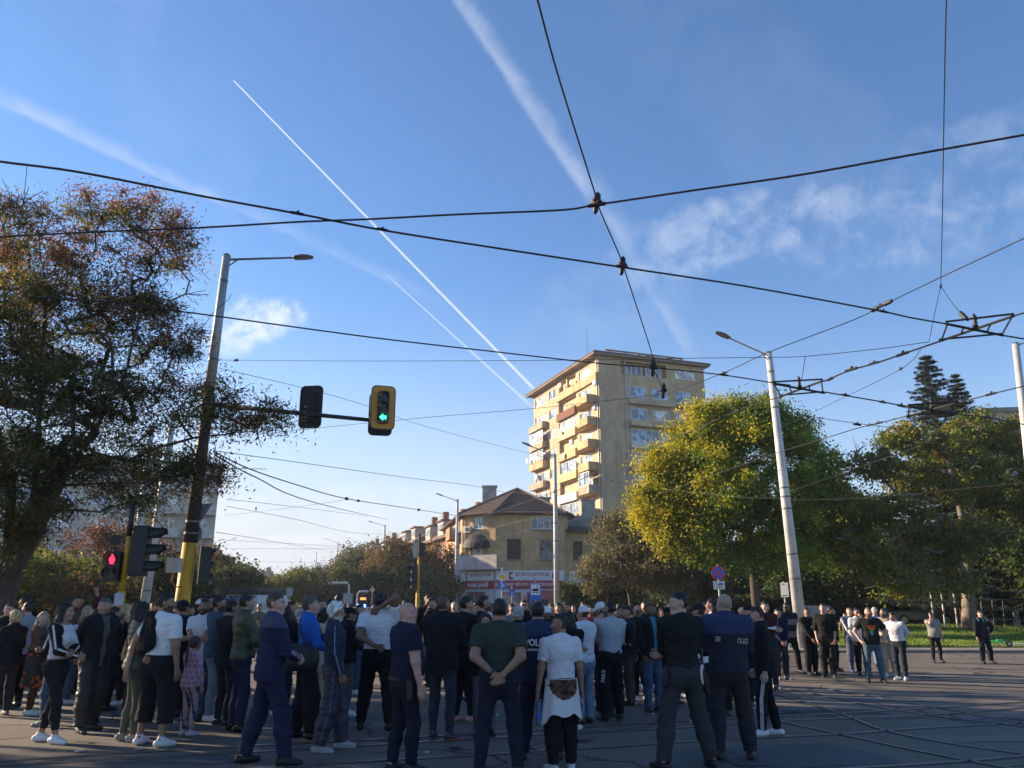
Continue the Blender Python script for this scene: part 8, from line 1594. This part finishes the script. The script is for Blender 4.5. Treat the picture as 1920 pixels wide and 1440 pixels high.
# ---- people further back, of whom mostly heads and shoulders show : (label, px, head row, distance, heading, keywords)
def B(label, px, hy, D, hd, **k): return person(label, px, None, hy, hd=hd, D=D, arms=k.pop('arms', ('down', 'belt')), **k)
J, T_, S_ = dict(top='jacket'), dict(top='tee'), dict(top='sweater')
back = [
 ('dark haired man facing the camera in front of the ash trunk', 20, 1129, 15, 172, dict(top='jacket', topc=BLACK, skin='fair')), ('man with black hair beside the ash trunk looking left', 47, 1114, 16, -70, dict(top='jacket', topc=BLACK, skin='mid', hair='black')),
 ('short haired man in profile above the coat with red camouflage', 53, 1127, 14, -75, dict(top='tee', topc=(.25, .26, .3), skin='fair', hairstyle='crop')), ('short blonde woman behind the camouflage coat', 35, 1145, 13, -60, dict(sex='f', topc=BLACK, top='jacket', hair='blond', hairstyle='curly', skin='pink')),
 ('dark haired man in black and white in front of the sunlit bushes', 131, 1117, 16, 60, dict(top='jacket', topc=BLACK, hair='dark', hairstyle='wavy')), ('person in maroon sleeves raising a phone above the crowd', 148, 1115, 17, 150, dict(top='track', topc=(.09, .02, .03), hair='black', arms=('raise', 'down'))),
 ('fair haired person seen from behind near the older man', 166, 1135, 16, 20, dict(sex='f', top='jacket', topc=(.05, .05, .04), hair='ash', hairstyle='bob')), ('brown haired woman in a white top behind the older man', 148, 1144, 14.5, 50, dict(sex='f', top='tee', topc=WSH, hair='brown', hairstyle='long')),
 ('child in a black top with white sleeve print beside the long haired woman', 122, 1147, 12, -80, dict(top='sweater', topc=BLACK, topf=sleeves(None, (.5, .52, .56), .014), hair='black', skin='mid')), ('bald man holding a white sheet of paper', 206, 1129, 17, -60, dict(top='jacket', topc=(.03, .03, .03), hairstyle='bald', skin='fair', arms=('show', 'show'))),
 ('curly blonde head behind the blonde woman in sunglasses', 238, 1133, 16, 40, dict(sex='f', top='jacket', topc=(.05, .05, .06), hair='blond', hairstyle='curly')), ('dark haired woman just left of the white T-shirt man', 264, 1127, 13, 60, dict(sex='f', top='jacket', topc=BLACK, hair='black', hairstyle='bob')),
 ('dark haired man peering between white T-shirt and black cap', 305, 1125, 14, 170, dict(top='jacket', topc=BLACK, hair='black', skin='mid', beard=.3)), ('balding man right of the black cap looking right', 334, 1124, 16, 70, dict(top='tee', topc=BLACK, hairstyle='buzz', skin='mid')),
 ('dark haired youth in front of the white polo at the left', 340, 1135, 13, -80, dict(top='jacket', topc=BLACK, hair='black', hairstyle='fade')), ('man in a white cap and sunglasses behind the grey blue hoodie', 379, 1122, 15, 60, dict(top='jacket', topc=BLACK, cap=WSH, glasses=True)),
 ('black haired man behind the grey blue hoodie', 392, 1115, 17, 100, dict(top='jacket', topc=(.03, .03, .03), hair='black', skin='mid')), ('older man with cropped grey hair left of the tall officer', 456, 1122, 14, 95, dict(top='jacket', topc=BLACK, hair='grey', hairstyle='crop', skin='tan')),
 ('dark haired man in an olive bomber jacket behind the tall officer', 462, 1112, 11.5, 55, dict(top='bomber', topc=(.060, .068, .032), hair='dark', legc=(.025, .03, .06), arms=('belt', 'belt'))), ('fair person in a red top behind the black sweater', 441, 1138, 14, 60, dict(top='tee', topc=(.36, .03, .03), hair='ash')),
 ('woman in black with dark hair seen from behind, right of the tall officer', 538, 1134, 13, 15, dict(sex='f', top='jacket', topc=BLACK, hair='black', hairstyle='tail')), ('dark haired man leaning in beside the parked cars', 546, 1126, 17, 70, dict(top='jacket', topc=(.06, .05, .04), hair='black')),
 ('blond person with an olive jacket and blue collar', 530, 1130, 18, 40, dict(top='jacket', topc=(.08, .08, .04), inner=(.03, .1, .4), hair='blond')), ('bald man in profile left of the white haired man', 605, 1127, 16, -75, dict(top='tee', topc=(.3, .3, .32), hairstyle='bald', skin='mid')),
 ('dark haired man directly behind the white haired man', 622, 1119, 15, 20, dict(top='jacket', topc=BLACK, hair='dark', hairstyle='crop')), ('taller black haired man behind the white haired man', 636, 1114, 18, 30, dict(top='jacket', topc=BLACK, hair='black')),
 ('man in a dark cap between white beard and white polo', 658, 1138, 13, 70, dict(top='jacket', topc=BLACK, cap=BLACK, skin='tan')), ('young dark haired man left of the white polo, next to the blue lamp', 678, 1132, 16, 110, dict(top='jacket', topc=NAVY, hair='black', hairstyle='fade')),
 ('dark head far behind the raised elbow', 733, 1133, 20, 150, dict(top='jacket', topc=BLACK, hair='dark')), ('person in an orange hat far behind the raised elbow', 749, 1137, 21, 60, dict(top='jacket', topc=BLACK, cap=(.35, .16, .05))),
 ('dark haired man in black left of the bald officer', 762, 1123, 17, 75, dict(top='jacket', topc=BLACK, hair='black')), ('man standing by the blue car, left of two', 803, 1114, 19, 150, dict(top='jacket', topc=BLACK, hair='dark', skin='fair')),
 ('man in black standing by the blue car, right of two', 808, 1120, 17.5, 95, dict(top='jacket', topc=BLACK, hair='black', hairstyle='fade')), ('bald smiling man behind the black hooded jackets', 852, 1127, 18, 165, dict(top='jacket', topc=BLACK, hairstyle='bald', skin='pink')),
 ('dark haired face between hoodie and sunglasses man', 894, 1128, 17, 140, dict(top='jacket', topc=BLACK, hair='black', skin='tan')), ('bearded man in sunglasses and black right behind the green T-shirt', 905, 1116, 13, 70, dict(top='sweater', topc=BLACK, hair='black', hairstyle='fade', beard=.9, glasses=True)),
 ('dark haired woman peeking over the green T-shirt shoulder', 910, 1149, 11.2, 175, dict(sex='f', top='jacket', topc=BLACK, hair='black', hairstyle='bob', skin='mid')), ('man raising both hands far back before the shop', 960, 1131, 19, 160, dict(top='tee', topc=(.2, .2, .22), hair='black', arms=('raise', 'down'), skin='mid')),
 ('youth with spiky silver hair between green T-shirt and police lettering', 972, 1136, 12, 15, dict(top='jacket', topc=BLACK, hair='silver', hairstyle='spiky')), ('balding man in sunglasses above the police lettering', 982, 1123, 18, 175, dict(top='jacket', topc=BLACK, hairstyle='crop', skin='pink', glasses=True)),
 ('man in a white cap right of the police lettering', 1025, 1136, 14, 170, dict(top='jacket', topc=BLACK, cap=WSH, skin='dark')), ('dark haired man left of the hedge lamp', 1034, 1130, 18, 165, dict(top='jacket', topc=BLACK, hair='black')),
 ('dark haired man under the hedge lamp', 1047, 1129, 17, 170, dict(top='jacket', topc=BLACK, hair='black', skin='mid')), ('smiling man right of the hedge lamp', 1061, 1128, 17, 180, dict(top='jacket', topc=BLACK, hair='dark', beard=.4)),
 ('person in purple and black with covered dark hair seen from behind', 1066, 1146, 11.6, 10, dict(sex='f', top='hoodie', hood=True, topc=(.055, .015, .10), topf=yoke(BLACK, 1.36), hair='black', hairstyle='bob')), ('dark head half hidden behind the trucker cap', 1094, 1127, 19, 170, dict(top='jacket', topc=BLACK, hair='black')),
 ('bearded man in a red shirt behind the sleeveless hoodie', 1108, 1133, 17, 172, dict(top='tee', topc=(.34, .03, .03), hair='black', beard=.8)), ('man in a white baseball cap tilted down', 1127, 1128, 14, -110, dict(top='tee', topc=(.45, .46, .5), cap=WSH, headpitch=-12)),
 ('boy with dark hair beside the grey sweatshirt', 1129, 1142, 13, 175, dict(top='jacket', topc=BLACK, hair='black', skin='fair')), ('bald man in sunglasses behind the black polo', 1195, 1133, 15, 172, dict(top='jacket', topc=BLACK, hairstyle='bald', skin='mid', glasses=True, beard=.5)),
 ('tall bearded man facing the camera behind the bald man', 1209, 1126, 17, 178, dict(top='jacket', topc=BLACK, hair='black', hairstyle='fade', beard=.9, skin='fair')), ('dark haired man left of the young officer', 1242, 1137, 16, 170, dict(top='jacket', topc=BLACK, hair='black')),
 ('person in a black cap tucked behind the young officer', 1251, 1138, 14.5, 40, dict(top='jacket', topc=BLACK, cap=BLACK)), ('fair haired woman in white tucked behind the young officer', 1257, 1132, 15.5, 150, dict(sex='f', top='tee', topc=WSH, hair='ash', hairstyle='bob', skin='fair')),
 ('man in a dark cap and white T-shirt between the two officers', 1312, 1130, 12.3, -50, dict(top='tee', topc=WSH, cap=(.02, .022, .02), skin='mid')), ('sunlit man facing the camera between the two officers', 1324, 1127, 17, 172, dict(top='tee', topc=WSH, hair='black', skin='fair')),
 ('tall dark haired man in a white T-shirt between the two officers', 1335, 1121, 16, -70, dict(top='tee', topc=WSH, hair='black', skin='mid')), ('dark haired person low between the two officers', 1342, 1135, 13, 10, dict(top='jacket', topc=(.05, .05, .05), hair='dark')),
 ('distant man under the tow plate sign', 1352, 1131, 21, 170, dict(top='jacket', topc=BLACK, hair='black', skin='mid')), ('person in a grey cap right of the bald hooded officer', 1392, 1138, 15, 150, dict(top='jacket', topc=(.06, .065, .07), cap=(.2, .21, .22))),
 ('dark haired man behind the red badge cap', 1433, 1126, 17, 178, dict(top='track', topc=(.06, .015, .02), topf=lambda v, c, tl, aj, sh: (arm_stripe(v, c, aj, sh, WSH, .02), c)[1], hair='black', skin='fair')), ('cropped haired man in navy left of the block striped polo', 1456, 1140, 19, 172, dict(top='jacket', topc=NAVY, hair='black', hairstyle='crop', skin='mid')),
 ('dark haired man at the very back by the hedge', 1075, 1133, 24, 175, dict(top='jacket', topc=BLACK, hair='black')), ('man in grey at the back under the olive willow', 1160, 1131, 24, 170, dict(top='tee', topc=(.2, .2, .21), hair='dark')), ('woman in a white top at the back before the shop', 925, 1131, 26, 165, dict(sex='f', top='tee', topc=WSH, hair='black', hairstyle='long')),
 ('man in blue at the back left of the shop', 838, 1130, 26, 170, dict(top='tee', topc=(.05, .1, .25), hair='dark')), ('man in a grey top standing far back by the gantry', 640, 1131, 27, 140, dict(top='tee', topc=(.22, .22, .22), hair='dark')), ('woman in dark clothes far back near the police car', 702, 1134, 27, 150, dict(sex='f', top='jacket', topc=BLACK, hair='brown', hairstyle='long')),
 ('man in khaki far back behind the olive bomber', 487, 1131, 25, 120, dict(top='tee', topc=(.14, .12, .08), hair='dark')), ('man in a dark jacket at the back between the left poles', 288, 1130, 22, 140, dict(top='jacket', topc=BLACK, hair='dark')), ('woman with brown hair at the back left of the bald man with paper', 190, 1134, 20, 170, dict(sex='f', top='jacket', topc=(.1, .05, .05), hair='brown', hairstyle='long')),
 ('man in a plain black sweater between the older man and the olive vest', 217, 1136, 13.6, 40, dict(top='sweater', topc=BLACK, hair='black', legc=BLACK)), ('woman in dark blue jeans behind the older man in black', 182, 1140, 14.2, 110, dict(sex='f', top='jacket', topc=BLACK, hair='black', hairstyle='long', legc=DJEAN)),
 ('man in dark grey far behind the little girl', 357, 1133, 17.5, 70, dict(top='jacket', topc=(.04, .04, .045), hair='black')), ('man in a black T-shirt behind the beige tracksuit', 583, 1131, 14.5, 60, dict(top='tee', topc=BLACK, hair='black')), ('man in black right of the white polo back', 741, 1134, 14, 60, dict(top='jacket', topc=BLACK, hair='black', hairstyle='crop', legc=BLACK)),
 ('man in dark jeans far behind the bald officer', 775, 1132, 21, 120, dict(top='jacket', topc=BLACK, hair='black')), ('man in black behind the black hoodie and rainbow trainers', 884, 1130, 15, 110, dict(top='jacket', topc=BLACK, hair='black', hairstyle='crop')), ('man in black just behind the grey sweatshirt', 1163, 1133, 14.5, 165, dict(top='jacket', topc=BLACK, hair='black')), ('man in dark clothes behind the hooded officer', 1402, 1136, 17.5, 160, dict(top='jacket', topc=BLACK, hair='black')),
]
rb = random.Random(4)
for lab, px, hy, D, hd, k in back:
 k.setdefault('legc', rb.choice([BLACK, DJEAN, JEAN, (.03, .03, .035), (.1, .1, .11)])); k.setdefault('shoec', rb.choice([BLACK, WSH, (.2, .2, .2), (.05, .05, .06)])); k.setdefault('arms', rb.choice([('down', 'belt'), ('pocket', 'down'), ('cross', 'cross'), ('clasp', 'clasp'), ('down', 'relax')]))
 B(lab, px, hy, D, hd, **k)
# ---- lettering on clothing
def arm_letter(I, side, s, size, f0, m=None, cond=1.0):
 el, wr = I['arms'][side][:2]; u = wr - el; u = u / np.linalg.norm(u); c = el + (wr - el) * f0; sd = (-1, 1)[side]; n = np.array((sd, -.0, .1)); n = n - u * (n @ u); n /= np.linalg.norm(n); uu = u * 1.0; zz = np.cross(n, uu)
 if zz[2] < 0: uu = -uu; zz = np.cross(n, uu)
 return letter(I, I['garment'], s, c, uu, zz, n, size, m, condense=cond)
I = P['secpol']; arm_letter(I, 1, 'SECURITY POLICE', .056, .52, cond=.66)
I = P['police']; up = I['up']; letter(I, I['garment'], 'POLICE', up(0, -.15, 1.305), (1, 0, 0), (0, 0, 1), (0, -1, 0), .105, bold=.045, condense=.86)
I = P['hoodpol']; up = I['up']; letter(I, I['garment'], 'SE', up(-.13, -.15, 1.27), (1, 0, -.12), (.12, 0, 1), (0, -1, 0), .075, M_LETTER2, bold=.03, condense=.8); letter(I, I['garment'], 'OLICE', up(.155, -.15, 1.25), (1, 0, -.12), (.12, 0, 1), (0, -1, 0), .075, M_LETTER2, bold=.03, condense=.7)
I = P['pris']; kn, an = I['legs'][0]; h0 = I['hip'](-1); c = h0 + (kn - h0) * .62; u = h0 - kn; u /= np.linalg.norm(u); n = np.array((-.75, -1, 0)); n /= np.linalg.norm(n); letter(I, I['trousers'], 'PARIS', c, u, np.cross(n, u), n, .075, bold=.04)
I = P['blondsun']; up = I['up']; letter(I, I['garment'], 'flower', up(0, .15, 1.24), (-1, 0, 0), (0, 0, 1), (0, 1, 0), .07, bold=.01)
I = P['longhair']; arm_letter(I, 1, 'DOUBLE LOVE', .022, .4, mat('lettering_black', (.02, .02, .02), .6), cond=.9)
# ---- things that are worn over, carried or held
def sling_jacket():
 I = P['whitetee']; up = I['up']; F = I['field'](I['lo'], I['hi']); y = I['yv']
 F.cone(up(-.17, -.03, 1.50), up(-.05, -.05, 1.485), .052, .045, .04); F.cone(up(-.13, -.10, 1.46), up(-.10, -.145, 1.16), .085, .10, .05, flat=(y, .5)); F.cone(up(-.19, -.06, 1.45), up(-.23, -.06, 1.12), .075, .085, .05, flat=(np.array((1., 0, 0)), .55)); F.cone(up(-.11, .08, 1.46), up(-.12, .14, 1.0), .07, .085, .05, flat=(y, .5)); F.cone(up(-.04, -.14, 1.42), up(.0, -.165, 1.18), .06, .07, .05, flat=(y, .5))
 F.plane(up(0, -.1, 1.12), (0, 0, -1)) if False else None
 v, f = F.mesh(); nn = vnormals(v, f); v = v + nn * (.008 * vnoise(v * np.array((1, 1, .5)), 26, 4))[:, None]
 o = mesh_np('slung_jacket', v * I['S'], f, M_CLOTH, col=np.tile(np.array((.010, .010, .012)), (len(v), 1)), smooth=True); o.location = I['o'].location; o.rotation_euler = I['o'].rotation_euler; tag(o, 'black jacket hanging over the shoulder of the man in white', 'jacket')
sling_jacket()
def waist_shirt():
 """white sweatshirt tied round the boy's hips, hanging behind, with a dark brown print"""
 I = P['boy']; up = I['up']; n = 40; m = 26; vs = []; cs = []
 for i in range(n + 1):
  a = math.pi * (1.02 + .96 * i / n) + 0.0; t = i / n
  for j in range(m + 1):
   s = j / m; drop = .40 + .13 * abs(2 * t - 1) ** 3 + .02 * math.sin(17 * t); r_ = .198 + .045 * s + .014 * math.sin(t * 22 + s * 2) * s; ry = .160 + .05 * s + .012 * math.sin(t * 22 + s * 2) * s
   p = up(r_ * math.cos(a), ry * math.sin(a), 1.035 - drop * s); vs.append(p); q = ((t - .5) / .40) ** 2; edge = .56 * math.sqrt(max(0, 1 - q * 1.35)); pr = s < edge and s > .015
   nz = .5 + .5 * math.sin(9 * t * 3 + 5 * s + 3 * math.sin(14 * s + 7 * t)); cs.append(np.array((.03, .018, .012)) * (1 - nz * .6) + np.array((.24, .13, .085)) * nz * (.35 + .65 * abs(t - .5) * 2) if pr else np.array((.60, .60, .61)))
 f = [(i * (m + 1) + j, (i + 1) * (m + 1) + j, (i + 1) * (m + 1) + j + 1, i * (m + 1) + j + 1) for i in range(n) for j in range(m)]
 k = len(vs); V = np.array(vs); ins = V - np.array([(p - up(0, 0, p[2]))* .04 for p in V]); V2 = np.concatenate([V, ins]); F2 = [q for q in f] + [tuple(x + k for x in q[::-1]) for q in f]
 o = mesh_np('tied_sweatshirt', V2 * I['S'], [tuple(q) for q in F2], M_CLOTH, col=np.concatenate([np.array(cs)] * 2), smooth=True); o.location = I['o'].location; o.rotation_euler = I['o'].rotation_euler; tag(o, 'white sweatshirt with dark brown print tied round the boy\'s hips', 'sweatshirt')
 b = MB(); b.lathe([(.09, 0), (.10, .03), (.09, .06)], 10);
waist_shirt()
def held(I, side, name, build, label, cat, off=(0, 0, 0)):
 el, wr, pn, cl = I['arms'][side]; d = (wr - el) / np.linalg.norm(wr - el); p = P2W(I, wr + d * .085 + np.asarray(pn) * .028) + Vector(off); o = build(p, I); tag(o, label, cat); return o
M_WATER = None
def bottle(p, I):
 m = bpy.data.materials.new('bottle_plastic'); m.use_nodes = True; b = m.node_tree.nodes['Principled BSDF']; b.inputs['Base Color'].default_value = (.30, .50, .80, 1); b.inputs['Roughness'].default_value = .08; b.inputs['Transmission Weight'].default_value = .75; b.inputs['IOR'].default_value = 1.15
 root = empty('water_bottle', tuple(p)); q = MB(); q.lathe([(.034, -.24), (.040, -.235), (.041, -.20), (.037, -.185), (.041, -.17), (.041, -.11), (.037, -.10), (.041, -.085), (.040, -.04), (.030, -.005), (.015, .02), (.014, .045)], 16); q.v = [p + v for v in q.v]; q.build('body', m, root, smooth=True)
 q = MB(); q.lathe([(.041, -.16), (.0418, -.155), (.0418, -.12), (.041, -.115)], 16); q.v = [p + v for v in q.v]; q.build('label_band', SGB, root); q = MB(); q.lathe([(.016, .046), (.017, .06), (.016, .066)], 12); q.v = [p + v for v in q.v]; q.build('cap', SGB, root); return root
held(P['boy'], 0, 'water_bottle', bottle, 'half empty blue tinted water bottle in the boy\'s left hand', 'bottle', (0, 0, -.03))
def cig(p, I): q = MB(); q.cone(p, p + Vector((.03, -.02, -.075)), .0045, n=8); return q.build('cigarette', WHITE)
held(P['boy'], 1, 'cigarette', cig, 'white cigarette in the right hand of the boy', 'cigarette')
def sheet_(w_, h_):
 def f(p, I): q = MB(p, (.96, .1, 0), (-.1, .96, .1)); q.box(-w_, w_, -.002, .002, -h_ * .2, h_ * 1.8); o = q.build('paper_sheet', mat('paper', (.62, .64, .70), .8)); q = MB(p, (.96, .1, 0), (-.1, .96, .1)); [q.box(-w_ * .8, w_ * (.2 + .5 * ((k * 7) % 3) / 2), -.0045, -.0025, h_ * (1.55 - k * .24), h_ * (1.62 - k * .24)) for k in range(6)]; q.build('print', mat('print_blue', (.06, .10, .30), .8), o); return o
 return f
bp = [q for q in PEOPLE if 'white sheet' in q['o']['label']][0]; held(bp, 0, 'paper_sheet', sheet_(.15, .105), 'white printed sheet held up above the left crowd', 'paper', (.14, -.02, .05))
ph = [q for q in PEOPLE if 'raising a phone' in q['o']['label']][0]
def phone(p, I): q = MB(p, (.9, .3, .2), (-.3, .9, .1)); q.box(-.038, .038, -.005, .005, -.06, .09); return q.build('mobile_phone', BLK, bevel=.004)
held(ph, 0, 'mobile_phone', phone, 'black phone lifted over the crowd before the bushes', 'phone', (0, 0, .05)); held(P['phone'], 1, 'mobile_phone', phone, 'dark phone at the ear of the man on the lawn edge', 'phone', (0, 0, .02))
def bag():
 I = P['bluejack']; up = I['up']; root = empty('shoulder_bag', tuple(P2W(I, up(.20, -.10, 1.02)))); tag(root, 'black shoulder bag hanging at the hip of the man in blue', 'bag'); F = I['field'](I['lo'], I['hi']); F.cone(up(.22, -.18, 1.08), up(.24, .02, 1.08), .10, .10, .03, flat=(np.array((1., 0, 0)), .6)); F.cone(up(.22, -.18, .96), up(.24, .02, .96), .12, .12, .06, flat=(np.array((1., 0, 0)), .6))
 v, f = F.mesh(); M = I['o'].matrix_basis; Rm = np.array(M.to_3x3()); w_ = (v * I['S']) @ Rm.T + np.array(M.translation) - np.array(root.location); mesh_np('bag_body', w_, f, M_NYLON, root, col=np.tile(np.array((.012, .013, .018)), (len(v), 1)), smooth=True)
 q = MB(); q.tube([P2W(I, up(*p)) for p in ((.25, -.05, 1.15), (.17, -.13, 1.34), (.05, -.125, 1.47), (-.06, -.03, 1.535), (-.06, .12, 1.42), (.08, .165, 1.28), (.24, .03, 1.14))], .012, 6); q.build('strap', BLK, root)
bag()
def paddle():
 I = P['blackpol']; up = I['up']; c = P2W(I, up(.205, -.06, .93)); root = empty('stop_paddle', tuple(c)); tag(root, 'round white and red traffic paddle at the belt of the young officer', 'paddle'); fr = dict(o=c, x=Vector((.35, .94, 0)), y=Vector((-.94, .35, 0)), z=(0, 0, 1))
 q = MB(**fr); q.plate(circ(.105), -.008, .008); q.build('disc', WHITE, root); q = MB(**fr); q.plate(circ(.07), -.013, -.0085); q.plate(circ(.07), .0085, .013); q.build('red_disc', SGR, root); q = MB(**fr); q.cone((0, 0, .10), (0, 0, .26), .016, n=8); q.build('handle', BLK, root)
paddle()
def belts():
 for k, z in (('blackpol', .955), ('baldpol', .97), ('secpol', 0)):
  if not z: continue
  I = P[k]; up = I['up']; F = I['field'](I['lo'], I['hi']); o = .022; B_ = I['B']
  F.cone(up(0, -.012, .90), up(0, 0, 1.06), I['hipw'] * (.45 + .55 * B_) + o, (I['hipw'] * .5 + I['wst'] * .5) * B_ + o, .02, flat=(I['yv'], .80)); F.plane(up(0, 0, z + .012), (0, 0, 1)); F.plane(up(0, 0, z - .03), (0, 0, -1)); I['part']('belt', F, M_SHOE, (.014, .013, .012))
  F = I['field'](I['lo'], I['hi']); F.cone(up(.20 * B_, -.05, .93), up(.215 * B_, -.05, .78), .042, .034, .01, flat=(np.array((1., 0, 0)), .7)); I['part']('holster', F, M_SHOE, (.014, .013, .012))
  F = I['field'](I['lo'], I['hi']); F.cone(up(-.20 * B_, -.03, .95), up(-.215 * B_, -.03, .84), .045, .038, .01, flat=(np.array((1., 0, 0)), .7)); I['part']('pouch', F, M_SHOE, (.014, .013, .012))
belts()
def small_bits():
 I = P['green']; el, wr, pn, cl = I['arms'][0]; d = (wr - el) / np.linalg.norm(wr - el); q = MB(); M = I['o'].matrix_basis
 a = Vector((wr - d * .03) * I['S']); b_ = Vector((wr - d * .005) * I['S']); q.cone(a, b_, .034, n=14); q.build('watch', BLK, None); o = bpy.data.objects['watch']; o.parent = I['o']
 for k in ('secpol', 'baldpol'):
  I = P[k]
  for s in (-1, 1):
   up = I['up']; F = I['field'](I['lo'], I['hi']); F.cone(up(s * .10, -.01, 1.515), up(s * .175, -.012, 1.495), .030, .030, 0, flat=(np.array((0, 0, 1.)), .5)); I['part']('epaulette', F, M_CLOTH, (.10, .13, .20))
small_bits()
print('people', len(PEOPLE), 'script seconds', round(time.time() - T0, 1), 'objects', len(bpy.data.objects))
